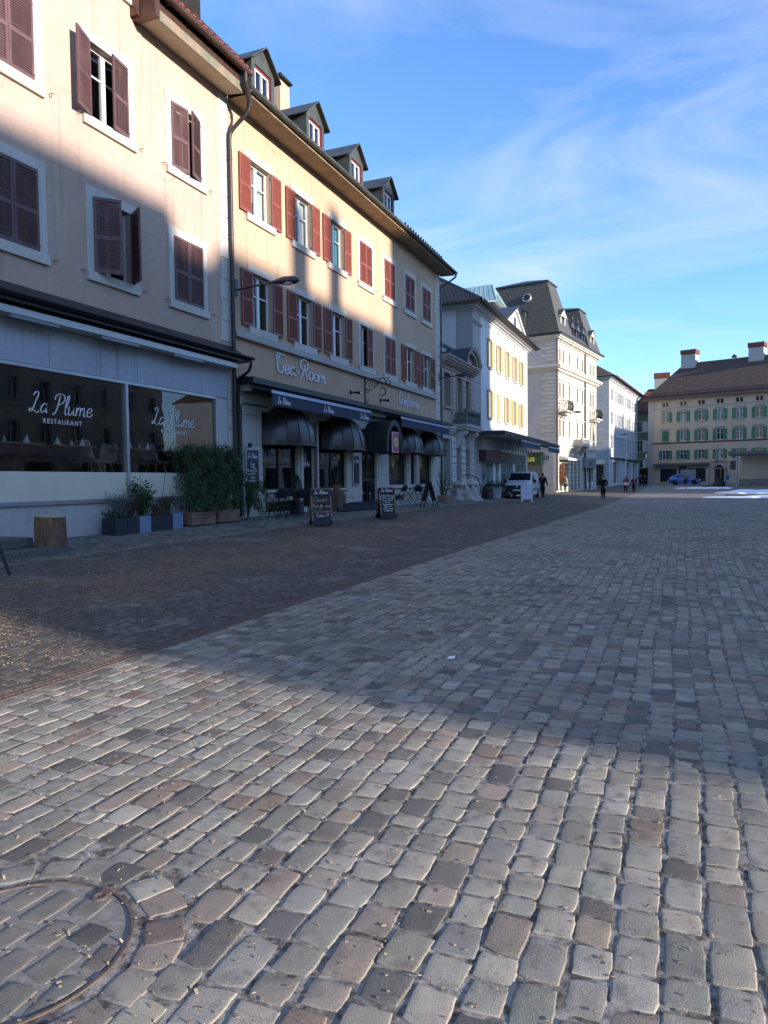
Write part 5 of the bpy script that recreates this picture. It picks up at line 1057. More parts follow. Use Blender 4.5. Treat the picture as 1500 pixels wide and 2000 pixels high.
# ------------------------------------------------------------------ far side of the square
M_BEIGE = stucco("beige far render", (.56, .45, .325), streak=.2)
M_GREENSH = plain("green painted shutters", (.03, .19, .10), .5, 0, .4, .25, 2)
M_SAGE = stucco("sage green render", (.20, .255, .175), streak=.2)
M_TILE_FAR = bricks("far brown roof tiles", (.185, .115, .088), (.135, .088, .07), (.035, .024, .02), .35, .38, .05, .9, .9, var=.45, bdist=.06)
def make_b6():
    th = math.atan2(26, 2.1); B = thing("pale_corner_house", "pale modern house with long rows of grey windows above a white glazed arcade", "building", (-8.9, 98.3, 0), th)
    W_ = 26.1; D = 12; cols = [(1.2, 2.8), (4.4, 5.6), (6.4, 8.0), (8.3, 9.9), (10.2, 11.6), (12.8, 14.1), (14.4, 16.2), (16.6, 18.4), (19.6, 20.8), (22.0, 23.7), (24.0, 25.5)]
    rows = ((11.82, 13.32), (8.7, 10.3), (5.5, 7.15)); hs = [(a, b, c, d) for a, b in cols for c, d in rows]
    mb = MB(); mb.wall(0, W_, 4.3, 14.7, hs, .2); mb.quad((W_, 0, .2), (W_, D, .2), (W_, D, 14.7), (W_, 0, 14.7)); mb.quad((W_, D, .2), (0, D, .2), (0, D, 14.7), (W_, D, 14.7)); mb.build("wall", stucco("warm white render", (.52, .505, .49), streak=.12), B)
    mb = MB(); mb.quad((0, D, .2), (0, 0, .2), (0, 0, 14.7), (0, D, 14.7)); mb.build("side_wall", M_ASHLAR, B)
    gl = plain("slate grey window", (.045, .055, .055), .45, 0, .25, .5, .5)
    for a, b in cols:
        for c, d in rows: win_simple(B, a, b, c, d, gl, M_WHITE, .08, .16, M_WHITEW, .03, bars=0)
    cornice(B, 0, W_, 14.4, [(.2, .2), (.15, .5)], M_WHITEW, "eaves_cornice", D)
    p = math.tan(R(33)); e = .9; a = D / 2; z0 = 14.78; zt = z0 + (a + e) * p; P = [(-e, -e, z0), (W_ + e, -e, z0), (W_ + e, D + e, z0), (-e, D + e, z0), (a, a, zt), (W_ - a, a, zt)]
    mb = MB(); mb.add(P, [(0, 1, 5, 4), (2, 3, 4, 5), (3, 0, 4), (1, 2, 5), (3, 2, 1, 0)]); mb.build("roof", M_TILE_FAR, B); mb = MB(); gutter_pipe(mb, -e, W_ + e, -e - .07, z0, .1); mb.build("gutter", plain("red copper gutter", (.22, .07, .045), .5, .3, .5, .15, 3), B)
    gh = [(1.6, 7.6, .7, 3.7), (8.6, 10.8, .6, 3.7), (13.4, 18.2, .6, 3.7), (19.2, 24.6, .6, 3.7)]
    mb = MB(); mb.wall(0, W_, .1, 4.27, gh, .4); mb.build("arcade", M_WHITEW, B)
    for a_, b_, c_, d_ in gh: win_simple(B, a_, b_, c_, d_, M_SHADOW, M_WHITE, .1, .35, None, bars=2 if b_ - a_ > 3 else 0, name="shop_window")
    MB().box(.8, W_, -.35, 0, 4.06, 4.26).build("canopy", M_BLACK, B)
    for x in (1.1, 8.0, 12.0, 18.7, 25.4): MB().box(x - .22, x + .22, -.3, 0, .2, 4.05).build("column", M_WHITEW, B)
    MB().tube([(12.05, -.32, .5), (12.05, -.32, 14.3)], .07, 6).build("downpipe", M_WHITE, B)
    MB().extrude([(-.02, .5, 3.9), (-1.0, .5, 3.45), (-1.0, .5, 3.3), (-.02, .5, 3.4)], (0, 3.2, 0)).build("shop_awning", plain("cream awning cloth", (.58, .50, .38), .85, 0, .2, .05, 4), B)
    MB().box(-.06, -.01, .7, 3.6, .5, 3.2).build("side_shop_window", M_SHADOW, B)
make_b6()
def make_green():
    B = thing("sage_green_house", "narrow sage green house with white shutters in the gap beyond the square", "building", (-8.2, 129.5, 0), 0)
    W_, D = 7.5, 9; rows = ((9.2, 11.0), (5.9, 7.8), (3.2, 4.6)); hs = [(x, x + 1.1, a, b) for x in (.9, 3.2, 5.4) for a, b in rows]
    mb = MB(); shell(mb, W_, D, .4, 12.6, hs, .2); mb.build("wall", M_SAGE, B)
    for x in (.9, 3.2, 5.4):
        for a, b in rows:
            o = win_simple(B, x, x + 1.1, a, b, M_SHADOW, M_WHITE, .1, .18, M_STONE, .03)
            for mir in (0, 1): link_part("shutter", mesh_once(('ss', round(b - a, 2), 'w'), lambda: MB().box(-.56, 0, -.05, -.01, 0, b - a), "shutter", M_WHITE), o, (0 if not mir else 1.66, 0, 0))
    MB().box(.2, 7.3, -.05, -.01, .5, 2.9).build("shop_window", M_ROOM, B); MB().box(0, W_, -.3, 0, 2.95, 3.12).build("shop_fascia", M_BLACK, B)
    mb = MB(); z0 = 12.6; mb.add([(-.5, -.7, z0), (W_ + 4, -.7, z0), (W_ + 4, 5, z0 + 4.4), (2.6, 5, z0 + 4.4), (-.5, D + 1, z0), (W_ + 4, D + 1, z0)], [(0, 1, 2, 3), (3, 2, 5, 4), (0, 3, 4)]); mb.build("roof", M_TILE_RED, B)
    c = MB().box(3.6, 6.0, 4.2, 5.4, 14.6, 18.7).build("chimney", M_STONE_D, B); MB().box(3.5, 6.1, 4.1, 5.5, 18.701, 19.6).build("chimney_cap", M_TILE_RED, c)
make_green()
def make_far():
    th = math.atan2(-5, 16.6); B = thing("green_shutter_building", "long beige four storey building with green shutters and a steep brown tiled hip roof", "building", (-5.1, 122.3, 0), th)
    W_, D = 38, 13; cs = [2.72 + 2.665 * i for i in range(13)]; w = .98; rows = ((10.12, 11.72), (7.1, 8.8), (4.3, 5.7))
    hs = [(c - w / 2, c + w / 2, a, b) for c in cs for a, b in rows] + [(c + d - .2, c + d + .2, 12.55, 13.2) for c in cs for d in (-.27, .27)]
    mb = MB(); shell(mb, W_, D, .4, 13.75, hs, .18); mb.build("wall", M_BEIGE, B)
    gls = [M_SHADOW, plain("curtained far window", (.20, .20, .19), .3, 0, .5, .6, .9)]
    k = 0; r2 = random.Random(4)
    for i, c in enumerate(cs):
        for j, (a, b) in enumerate(rows):
            o = win_simple(B, c - w / 2, c + w / 2, a, b, gls[1 if r2.random() < .35 else 0], M_WHITE, .13, .15, M_STONE_D, .04, bars=1, hood=.14 if j < 2 else 0)
            h = b - a; closed = (i == 0 and j == 1)
            for mir in (0, 1):
                if i == 0 and j == 0 and not mir: continue
                me = mesh_once(('sg', round(h, 2)), lambda: shut_far(h), "shutter", M_GREENSH)
                q = link_part("shutter", me, o, (0, 0, 0) if not mir else (w, 0, 0), (0, 0, 0))
                if mir: q.scale = (-1, 1, 1)
                if closed: q.location = (.50, -.0, 0) if not mir else (w - .50, -.0, 0)
        for d in (-.27, .27): win_simple(B, c + d - .2, c + d + .2, 12.55, 13.2, M_SHADOW, M_BLUEW, .05, .12, M_BEIGE, .02, bars=0, name="attic_window")
    cornice(B, .5, W_, 6.78, [(.1, .06), (.1, .12)], M_BLUEW, "belt_course"); cornice(B, .5, W_, 12.25, [(.08, .05), (.08, .1)], M_STONE_D, "belt_course")
    quoins(B, 0, .95, .5, 8.6, .5, M_STONE_D, .06, .15, -1); MB().box(0, .95, -.05, 0, 8.62, 13.7).build("corner_strip", M_STONE_D, B)
    p = math.tan(R(41)); e = .7; a = D / 2; z0 = 13.75; zt = z0 + (a + e) * p; P = [(-e, -e, z0), (W_ + e, -e, z0), (W_ + e, D + e, z0), (-e, D + e, z0), (3.6, a, zt), (W_ - 3.6, a, zt)]
    mb = MB(); mb.add(P, [(0, 1, 5, 4), (2, 3, 4, 5), (3, 0, 4), (1, 2, 5), (3, 2, 1, 0)]); mb.build("roof", M_TILE_FAR, B)
    mb = MB(); mb.box(-e, W_ + e, -e - .1, -e, 13.6, 13.78); mb.build("gutter", M_COPPER, B)
    mb = MB(); mb.tube([(x, .1, z0 + .95) for x in (0, W_)], .05, 5)
    for k in range(60): x = .3 + k * .62; mb.box(x, x + .12, -.25, -.05, z0 + .45, z0 + .78)
    mb.build("snow_rail", M_COPPER, B)
    for x, wd, zz in ((3.35, 2.2, 22.0), (13.3, 2.1, 21.9), (24, 2.2, 22)):
        c = MB().box(x, x + wd, 5.4, 7.4, 18.0, zz - .75).build("chimney", M_GREYR, B); MB().box(x - .1, x + wd + .1, 5.3, 7.5, zz - .65, zz).build("chimney_cap", M_TILE_RED, c); mb = MB()
        for k in range(4): mb.box(x + .1 + k * wd / 4, x + .35 + k * wd / 4, 5.5, 7.3, zz - .749, zz - .651)
        mb.build("chimney_pot", M_TILE_RED, c)
    c = MB().box(10.75, 11.3, 6.3, 6.9, 18.8, 20.2).build("vent_stack", M_GREYR, B); MB().lathe([(.48, 0), (.02, .5)], 8, (11.02, 6.6, 20.2)).build("vent_cap", M_SLATED, c)
    # shops
    MB().extrude([(1.1, -.02, 3.75), (1.1, -1.0, 3.5), (1.1, -1.0, 3.3), (1.1, -.02, 3.3)], (8.2, 0, 0)).build("shop_awning", plain("slate awning", (.10, .098, .095), .85, 0, .2, .1, 4), B)
    for x0, x1 in ((1.95, 4.5), (6.1, 8.75)):
        o = MB().box(x0, x1, -.06, -.01, .85, 3.2).build("shop_window", M_SHADOW, B); f = MB(); f.box(x0 - .15, x0, -.1, 0, .6, 3.28); f.box(x1, x1 + .15, -.1, 0, .6, 3.28); f.box(x0, x1, -.1, -.062, 2.9, 3.25); f.build("shop_frame", M_STONE, o)
    MB().box(4.75, 5.9, -.08, -.01, .6, 3.2).build("shop_door", plain("olive shop door", (.07, .065, .04), .5, 0, .4, .2, 3), B)
    mb = MB(); 
    for t0 in np.linspace(0, math.pi, 10)[:-1]:
        t1 = t0 + math.pi / 9; A = [(10.68 + r * math.cos(t), -.2, 2.6 + r * math.sin(t)) for r, t in ((.72, t0), (.72, t1), (1.1, t1), (1.1, t0))]; mb.extrude(A, (0, .2, 0))
    mb.box(9.58, 9.96, -.2, 0, .6, 2.6); mb.box(11.4, 11.78, -.2, 0, .6, 2.6); mb.box(9.5, 11.9, -.32, 0, 3.85, 4.05); mb.build("portal", M_STONE_D, B)
    mb = MB(); mb.extrude([(10.68 - .72, -.03, .6), (10.68 + .72, -.03, .6)] + [(10.68 + .72 * math.cos(t), -.03, 2.6 + .72 * math.sin(t)) for t in np.linspace(0, math.pi, 12)], (0, .02, 0)); mb.build("arched_door", M_ROOM, B)
    MB().box(12.2, 13.0, -.06, -.01, 2.6, 3.9).build("notice_board", M_SLATED, B)
    MB().box(-.35, -.01, -.3, -.24, 4.6, 5.3).build("blade_sign", M_WHITE, B)
def shut_far(h):
    mb = MB(); w = .5; mb.box(-w, -.44, -.06, -.02, 0, h); mb.box(-.06, 0, -.06, -.02, 0, h)
    for a in np.arange(.0, h - .02, .1): mb.box(-.44, -.06, -.05, -.02, a, a + .085)
    return mb
make_far()
def make_pavilion():
    g0 = gz(7, 96); B = thing("concrete_pavilion", "flat roofed open concrete pavilion with a round steel column beside the snow", "pavilion", (5.0, 95.2, g0), R(-4))
    conc = stucco("smooth beige concrete", (.62, .57, .47), streak=.15); x1 = 24
    mb = MB(); mb.box(0, x1, 0, 7.5, 3.95, 4.25); mb.build("roof_slab", plain("dark grey roof slab", (.10, .105, .11), .6, 0, .4, .15, 1.5), B); MB().box(.05, x1 - .05, .05, 7.45, 3.9, 3.947).build("soffit", plain("grey soffit", (.24, .25, .27), .8, 0, .3, .08, 1), B)
    MB().box(1.4, x1, 5.2, 5.5, -.05, 3.9).build("back_wall", conc, B)
    MB().lathe([(.1, 0), (.1, 3.9)], 14, (.95, .6, 0)).build("column", plain("galvanised column", (.28, .29, .30), .45, .5, .5, .1, 2), B); MB().lathe([(.1, 0), (.1, 3.9)], 14, (12, .6, 0)).build("column", M_ALU, B)
    MB().box(1.2, x1, 4.0, 5.197, .0, .95).build("bench_wall", plain("grey concrete bench", (.22, .22, .215), .85, 0, .2, .15, 2), B); MB().box(5.0, x1, 4.3, 5.196, .953, 1.5).build("bench_step", plain("dark concrete step", (.12, .125, .12), .85, 0, .2, .15, 2), B)
make_pavilion()
# the houses on the sunny side, out of the frame: they cast the square's shade and show in the shop windows
def opp(name, label, y0, y1, ridge, col, eave_drop=2.6, chims=(), flat=False):
    B = thing(name, label, "building", (22, y1, 0), R(-90)); W_ = y1 - y0; D = 10; ze = ridge if flat else ridge - eave_drop
    n = max(1, int(W_ / 2.6)); cs = [(i + .5) * W_ / n for i in range(n)]; rows = [z for z in np.arange(4.6, ze - 2.2, 3.2)]
    hs = [(c - .5, c + .5, z, z + 1.6) for c in cs for z in rows]; mb = MB(); shell(mb, W_, D, -.3, ze, hs, .2); mb.build("wall", col, B)
    for c in cs:
        for z in rows:
            o = win_simple(B, c - .5, c + .5, z, z + 1.6, M_SHADOW, M_WHITE, .13, .18, M_STONE_D, .03)
            for mir in (0, 1):
                q = link_part("shutter", mesh_once('oppsh', lambda: MB().box(-.52, 0, -.07, -.03, 0, 1.6), "shutter", M_STONE_D), o, (0 if not mir else 1.0, 0, 0))
                if mir: q.scale = (-1, 1, 1)
    mb = MB()
    for k in range(max(1, int(W_ / 4))): a = .6 + k * 4; mb.box(a, min(a + 2.8, W_ - .3), -.05, -.01, .5, 3.2)
    mb.build("shop_window", M_SHADOW, B); cornice(B, 0, W_, 3.5, [(.15, .1), (.15, .2)], M_STONE_D, "string_course")
    mb = MB()
    if flat: mb.box(-.1, W_ + .1, -.3, D + .3, ze, ze + .3)
    else: mb.add([(0, -.5, ze), (W_, -.5, ze), (W_, D / 2, ridge), (0, D / 2, ridge), (W_, D + .5, ze), (0, D + .5, ze)], [(0, 1, 2, 3), (3, 2, 4, 5), (0, 3, 5), (1, 4, 2), (0, 5, 4, 1)])
    mb.build("roof", M_TILE_BR, B)
    for yc, wd, zt in chims:
        c = MB().box(y1 - yc - wd / 2, y1 - yc + wd / 2, D / 2 - .4, D / 2 + .4, ridge - 1, zt).build("chimney", col, B)
opp("terrace_house", "grey house behind the camera with stone shutters", -28, -6.0, 16.6, M_GREYR)
opp("terrace_house", "beige house at the sunny corner of the lane", -.93, 6.1, 16.55, M_BEIGE)
opp("terrace_house", "low white link house with stone shutters", 6.12, 8.1, 15.6, M_WHITEW)
opp("terrace_house", "cream house with two tall chimneys", 8.12, 21.4, 16.2, M_CREAMST, chims=((12.5, 1.0, 18.9), (15.05, .8, 19.4)))
opp("tall_house", "tall flat roofed grey house facing the tea room", 21.46, 36.46, 21.2, M_GREYR, flat=True)
opp("terrace_house", "low beige house facing the yellow shutters", 36.48, 54.4, 13.2, M_BEIGE)
opp("terrace_house", "low white house facing the mansard building", 68.8, 92, 13.3, M_WHITEW, chims=((78, .9, 14.6),))
opp("terrace_house", "grey gabled house facing the pale corner house", 95, 116, 16.3, M_GREYR, chims=((102, .8, 18.5), (108.5, .7, 18.3)))

# ------------------------------------------------------------------ things fixed to the house fronts
def place(name, label, cat, x, y, rz=0, z=None, group=None): return thing(name, label, cat, (x, y, gz(x, y) if z is None else z), rz, group)
M_LAMP = plain("grey blue lamp metal", (.05, .06, .075), .4, .5, .5, .15, 4)
def wall_lamp(label, x, y, z, rz, reach=1.7):
    t = thing("street_lamp", label, "street lamp", (x, y, z), rz, "wall lamps along the house fronts")
    MB().box(-.07, .07, -.05, 0, -.22, .24).build("wall_plate", M_LAMP, t, bevel=.01)
    MB().tube([(0, -.05, -.06), (0, -reach * .5, .0), (0, -reach + .4, .02)], .028, 8).build("arm", M_LAMP, t)
    mb = MB(); mb.tube([(0, -reach + .55, .02), (0, -reach + .4, .02), (0, -reach + .15, .02), (0, -reach - .2, -.0), (0, -reach - .32, -.02)], [.035, .06, .115, .10, .03], 14); mb.build("lamp_head", M_LAMP, t)
    mb = MB(); mb.ball((0, -reach, -.05), (.09, .22, .07), 12); mb.build("lamp_glass", plain("lamp glass", (.5, .52, .52), .15, 0, .6, .05, 4), t)
wall_lamp("grey street lamp on a long arm beside the drainpipe between restaurant and tea room", FX, 17.06, 6.86, A90)
wall_lamp("grey street lamp at the far quoins of the tea room building, before the balcony", FX, 35.0, 6.7, A90, 1.45)
wall_lamp("thin street lamp on the sunlit cream mansard building", -11.4, 72.6, 8.0, A90, 1.9)
wall_lamp("thin street lamp on the pale corner house with grey window rows", -8.75, 99.2, 7.2, math.atan2(26, 2.1), 1.9)
def script_sign(s, label, y0, z, size, sx, w, mat, slant):
    o = script_mesh(s, size, w, mat, None, (FX + .03, y0, z), (R(90), 0, A90), .02, slant, sx, "wall_lettering", .35, 7); tag(o, label, "sign"); return o
script_sign("Tea-Room", "pale blue scroll lettering Tea-Room on the apricot band", 19.05, 4.84, .58, 1.38, .052, M_LETBLUE, .1)
script_sign("Confiserie", "pale blue scroll lettering Confiserie on the apricot band", 29.35, 4.82, .54, 1.26, .046, M_LETBLUE, .1)
def iron_bracket():
    t = thing("sign_bracket", "black wrought iron scroll bracket with a hanging crescent ring above the tea room", "sign bracket", (FX, 25.78, 4.45), A90)
    MB().box(-.025, .025, -.04, -.0, 0, 1.06).build("post", M_IRONB, t)
    def spiral(c, r, a0, turns, n=22, d=1): return [(0, c[0] + r * (1 - i / n * .85) * math.cos(a0 + d * turns * 2 * math.pi * i / n), c[1] + r * (1 - i / n * .85) * math.sin(a0 + d * turns * 2 * math.pi * i / n)) for i in range(n + 1)]
    mb = MB()
    for c, r, a, tu, d in (((-.22, .78), .17, 0, 1.4, 1), ((-.52, .76), .15, math.pi, 1.4, -1), ((-.98, .84), .13, 0, 1.3, -1), ((-.12, .50), .09, 0, 1.3, 1), ((-.12, .16), .10, 0, 1.3, -1)): mb.tube(spiral(c, r, a, tu, d=d), .012, 5)
    mb.tube(curve_pts([(0, -.03, .62), (0, -.3, .56), (0, -.55, .78), (0, -.78, 1.0), (0, -1.0, .68), (0, -1.14, .84)], 6), .014, 5); mb.tube(curve_pts([(0, -.03, 1.0), (0, -.3, .98), (0, -.7, .98), (0, -1.1, .98)], 3), .014, 5)
    mb.build("scrollwork", M_IRONB, t)
    mb = MB(); n = 26; mb.tube([(0, -.74 + .15 * math.cos(t), .46 + .15 * math.sin(t)) for t in np.linspace(.6, 2 * math.pi - .3, n)], [.006 + .018 * math.sin(math.pi * i / (n - 1)) for i in range(n)], 6); mb.build("crescent", M_IRONB, t); MB().tube([(0, -.74, .94), (0, -.74, .62)], .006, 4).build("hanger", M_IRONB, t)
iron_bracket()
def spot(y, label):
    t = thing("spotlight", label, "spotlight", (FX, y, 4.78), A90, "spotlights over the shop ledge")
    MB().box(-.05, .05, -.06, 0, -.06, .06).build("mount", M_IRONB, t); MB().tube([(0, -.05, 0), (.0, -.14, 0), (.02, -.34, -.03), (.02, -.42, -.04)], [.02, .03, .055, .06], 10).build("barrel", M_IRONB, t); MB().ball((.02, -.42, -.04), (.05, .03, .05), 8).build("lens", plain("bright spot lens", (.85, .85, .82), .15, 0, .6, .02, 4), t)
spot(24.45, "small black spotlight left of the iron bracket"); spot(27.35, "small black spotlight under the iron bracket, nearer the word Confiserie")
t = thing("security_camera", "small white dome security camera above the menu board", "camera", (FX, 17.42, 2.5), A90); MB().tube([(0, 0, 0), (0, -.1, .02)], .05, 10).build("mount", M_WHITE, t); MB().ball((0, -.14, .02), .07, 12).build("dome", M_BLACK, t)

def dome(label, yc, a=1.28, p=.92, zb=2.56, h=1.22):
    t = thing("dome_awning", label, "awning", (FX, yc, zb), A90, "dome awnings over the tea room windows")
    NT, NP = 32, 10; vs = []
    P = lambda i, j: (-a * math.cos(math.pi * i / NT) * (math.cos(math.pi / 2 * j / NP) ** .85 if j < NP else 0), -p * math.sin(math.pi * i / NT) * (math.cos(math.pi / 2 * j / NP) ** .85 if j < NP else 0) - .01, .14 + (h - .14) * math.sin(math.pi / 2 * j / NP))
    mb = MB(); vs = [P(i, j) for j in range(NP + 1) for i in range(NT + 1)]; n = NT + 1
    # panels sag a little between the ribs
    vv = []
    for k, v in enumerate(vs): i = k % n; f = 1 - .022 * abs(math.sin(math.pi * i * 8 / NT)); vv.append((v[0] * f, v[1] * f, v[2]))
    mb.add(vv, [(j * n + i, j * n + i + 1, (j + 1) * n + i + 1, (j + 1) * n + i) for j in range(NP) for i in range(NT)], 0, True)
    mb.add([(x, y, 0) for x, y, _ in vv[:n]] + vv[:n], [(i, i + 1, n + i + 1, n + i) for i in range(NT)], 0, True); mb.build("awning_cover", M_DOME, t)
    rb = MB(); rb.tube([(P(i, 0)[0] * 1.008, P(i, 0)[1] * 1.008, 0) for i in range(0, NT + 1)], .022, 6); rb.build("hem_bar", M_DPIPE, t)
    for k in range(9):
        i = k * NT // 8; MB().tube([tuple(c * 1.006 if q < 2 else c for q, c in enumerate(P(i, j))) for j in range(NP + 1)], .014, 5).build("rib", M_DPIPE, t)
dome("brown black dome awning over the first tea room window, nearest the menu board", 19.54); dome("brown black dome awning over the second tea room window, left of the arched entrance", 23.36, 1.32)
dome("brown black dome awning just right of the arched entrance canopy", 29.7, 1.26, zb=2.66, h=1.15); dome("brown black dome awning furthest along, beside the stone house", 33.05, 1.25, zb=2.66, h=1.15)
def arch_canopy():
    t = thing("entrance_canopy", "bottle green arched entrance canopy with a pink and yellow sign", "canopy", (FX, 26.42, 2.56), A90)
    hw, h, L = .86, 1.28, 1.0; N = 20; prof = [(-hw * math.cos(math.pi * k / N) , h * (math.sin(math.pi * k / N) ** .75 if 0 < k < N else 0)) for k in range(N + 1)]
    mb = MB(); mb.add([(x, 0, z) for x, z in prof] + [(x, -L, z) for x, z in prof], [(i, i + 1, N + 2 + i, N + 1 + i) for i in range(N)], 0, True)
    inn = [(x * .74, z * .84) for x, z in prof]; mb.add([(x, -L, z) for x, z in prof] + [(x, -L, z) for x, z in inn], [(i, N + 1 + i, N + 2 + i, i + 1) for i in range(N)]); mb.add([(x, -L, z) for x, z in inn] + [(x, -.05, z) for x, z in inn], [(i, i + 1, N + 2 + i, N + 1 + i) for i in range(N)], 0, True)
    mb.build("canopy_cover", M_DOMEG, t)
    for y in (-.03, -L * .5, -L): MB().tube([(x * 1.006, y, z * 1.006) for x, z in prof], .016, 5).build("hoop", M_BLACK, t)
    s = MB().box(-.31, .31, -L - .03, -L + .01, .03, .80).build("sign_panel", plain("magenta sign", (.42, .045, .115), .5, 0, .4, .12, 4), t); b = MB()
    for x0, x1, z0, z1 in ((-.33, -.30, .01, .82), (.30, .33, .01, .82), (-.30, .30, .01, .04), (-.30, .30, .79, .82)): b.box(x0, x1, -L - .036, -L + .012, z0, z1)
    b.build("sign_border", plain("pale pink border", (.62, .44, .46), .5, 0, .4, .05, 4), s)
    mb = MB(); mb.extrude([(.24 * math.cos(q), -L - .042, .42 + .2 * math.sin(q)) for q in np.linspace(0, 2 * math.pi, 24)[:-1]], (0, .01, 0)); mb.build("sign_disc", plain("yellow disc", (.56, .48, .20), .5, 0, .4, .1, 4), s)
    g = plain("olive sign lettering", (.22, .17, .03), .5, 0, .3, .1, 4)
    script_mesh("Art", .17, .014, g, s, (-.13, -L - .043, .42), depth=.002, slant=.2, sx=1.0); MB().box(-.2, .2, -L - .046, -L - .043, .37, .385).build("sign_rule", g, s)
arch_canopy()
def flat_awning(label, y0, y1, words, n0=.30, n1=.95, z0=4.12, z1=3.96, drop=.34):
    t = thing("retractable_awning", label, "awning", (FX, y0, 0), A90, "folded navy awnings of the tea room"); w = y1 - y0
    mb = MB(); mb.box(0, w, -n0, -.08, z0 - .12, z0); mb.build("cassette", M_BLACK, t)
    mb = MB(); mb.add([(0, -n0 + .02, z0 - .003), (w, -n0 + .02, z0 - .003), (w, -n1, z1 + .035), (0, -n1, z1 + .035)], [(3, 2, 1, 0)]); mb.add([(0, -n0 + .02, z0 - .02), (w, -n0 + .02, z0 - .02), (w, -n1, z1 + .018), (0, -n1, z1 + .018)], [(0, 1, 2, 3)]); mb.build("awning_cloth", plain("sky lit navy awning cloth", (.15, .23, .36), .7, 0, .3, .1, 20), t)  # navy cloth; the light of the sky is put into its bluer colour
    mb = MB(); mb.box(-.02, w + .02, -n1 - .05, -n1, z1 - .04, z1 + .03); mb.box(-.01, w + .01, -n1 - .035, -n1 - .002, z1 + .035, z1 + .06); mb.build("front_bar", M_AWBAR, t, bevel=.008)
    mb = MB(); m = int(w / .15); s = w / m; zb = z1 - .04 - drop
    for k in range(m):
        yy = lambda q: -n1 - .025 - .010 * math.sin(q * 2.1); ks = [(k + f) * s for f in (0, .25, .5, .75, 1)]; zz = [zb + .05, zb + .012, zb, zb + .012, zb + .05]
        for i in range(4): mb.quad((ks[i], yy(ks[i]), zz[i]), (ks[i + 1], yy(ks[i + 1]), zz[i + 1]), (ks[i + 1], -n1 - .025, z1 - .04), (ks[i], -n1 - .025, z1 - .04))
    mb.build("valance", M_NAVY, t)
    for k in (.3, .72): MB().tube([(w * k, -.15, z0 - .06), (w * k + .05, -n1 + .02, z1 - .02)], .025, 6).build("folding_arm", M_BLACK, t)
    for x in words: script_mesh("Le Bôme", .20, .017, M_LETW, t, (x, -n1 - .040, z1 - .29), slant=.3, depth=.003, step=4)
flat_awning("long navy scalloped awning with white script over the first two dome awnings", 17.3, 24.1, (.25, 3.05, 5.85))
flat_awning("shorter plain navy awning over the two far dome awnings", 27.2, 33.7, (), z0=4.14, z1=4.0, drop=.32)
def menu_board(label, yc, w, z0, z1, lines):
    t = thing("menu_board", label, "menu board", (FX, yc, z0), A90); h = z1 - z0
    f = MB(); f.box(-w / 2, -w / 2 + .035, -.07, -.001, 0, h); f.box(w / 2 - .035, w / 2, -.07, -.001, 0, h); f.box(-w / 2 + .035, w / 2 - .035, -.07, -.001, 0, .05); f.box(-w / 2 + .035, w / 2 - .035, -.07, -.001, h - .035, h); f.build("frame", M_ALU, t)
    MB().box(-w / 2 + .036, w / 2 - .036, -.045, -.002, .051, h * .68).build("board", plain("midnight blue board", (.010, .013, .03), .5, 0, .4, .1, 4), t); MB().box(-w / 2 + .036, w / 2 - .036, -.05, -.002, h * .682, h - .036).build("header", plain("slate blue header", (.04, .055, .09), .5, 0, .4, .1, 4), t)
    sw = script_width("Le Bôme") * .13; script_mesh("Le Bôme", .14, .012, M_LETW, t, (-sw / 2, -.053, h * .76), slant=.3, depth=.002, step=4)
    for i, s in enumerate(lines):
        q = script_width(s) * .082; script_mesh(s, .082, .008, M_LETW, t, (max(-w / 2 + .05, -q / 2), -.047, h * .58 - i * .095), slant=.25, depth=.001, step=3)
menu_board("tall navy wall menu with white script beside the first tea room window", 17.66, .70, 1.33, 2.42, ("à Tomate", "à l'Italien", "Trou sur la Bar", "avec la Bière", "Un apéro", "sur le four", "Merci !"))
menu_board("narrow navy wall menu with an empty lower half left of the entrance", 24.78, .58, 1.32, 2.44, ())

# ------------------------------------------------------------------ dining room furniture seen through the glass
def dining_table(label, yc, L, x=-12.55, D=.8):
    t = thing("dining_table", label, "table", (x, yc, 1.55), A90, "dining tables inside the restaurant window")
    MB().box(-L / 2, L / 2, -D / 2, D / 2, .72, .755).build("table_top", M_OAK, t, bevel=.006)
    for s in (-1, 1): MB().box(s * (L / 2 - .22) - .05, s * (L / 2 - .22) + .05, -.05, .05, .03, .72).box(s * (L / 2 - .22) - .05, s * (L / 2 - .22) + .05, -.3, .3, 0, .03).build("leg", M_BLACK, t)
def napkin(x, y, label):
    o = MB().add([(-.075, -.045, 0), (.075, -.045, 0), (.075, .045, 0), (-.075, .045, 0), (.03, 0, .19)], [(0, 1, 4), (1, 2, 4), (2, 3, 4), (3, 0, 4), (3, 2, 1, 0)]).build("napkin", plain("white napkin", (.80, .82, .84), .9, 0, .2, .03, 4) if "white napkin" not in MATS else MATS["white napkin"], None, (x, y, 2.306), (0, 0, A90 + rnd.uniform(-.3, .3))); tag(o, label, "napkin", "folded napkins on the dining tables")
gl_ = glassy("drinking glass", (.85, .87, .88), .02, .1)
def tumbler(x, y, label, h=.13):
    o = MB().lathe([(.03, 0), (.036, h), (.032, h), (.027, .008), (.001, .008)], 12).build("drinking_glass", gl_, None, (x, y, 2.306)); tag(o, label, "glass", "glasses on the dining tables")
def shaker(x, y, label):
    t = thing("condiment_shaker", label, "shaker", (x, y, 2.306), 0, "shakers on the dining tables"); MB().lathe([(.03, 0), (.034, .02), (.026, .09), (.02, .10)], 12).build("jar", plain("white shaker", (.7, .7, .7), .3, 0, .5, .05, 4) if "white shaker" not in MATS else MATS["white shaker"], t); MB().lathe([(.022, .10), (.022, .125), (.001, .135)], 10, caps=False).build("lid", M_ALU, t)
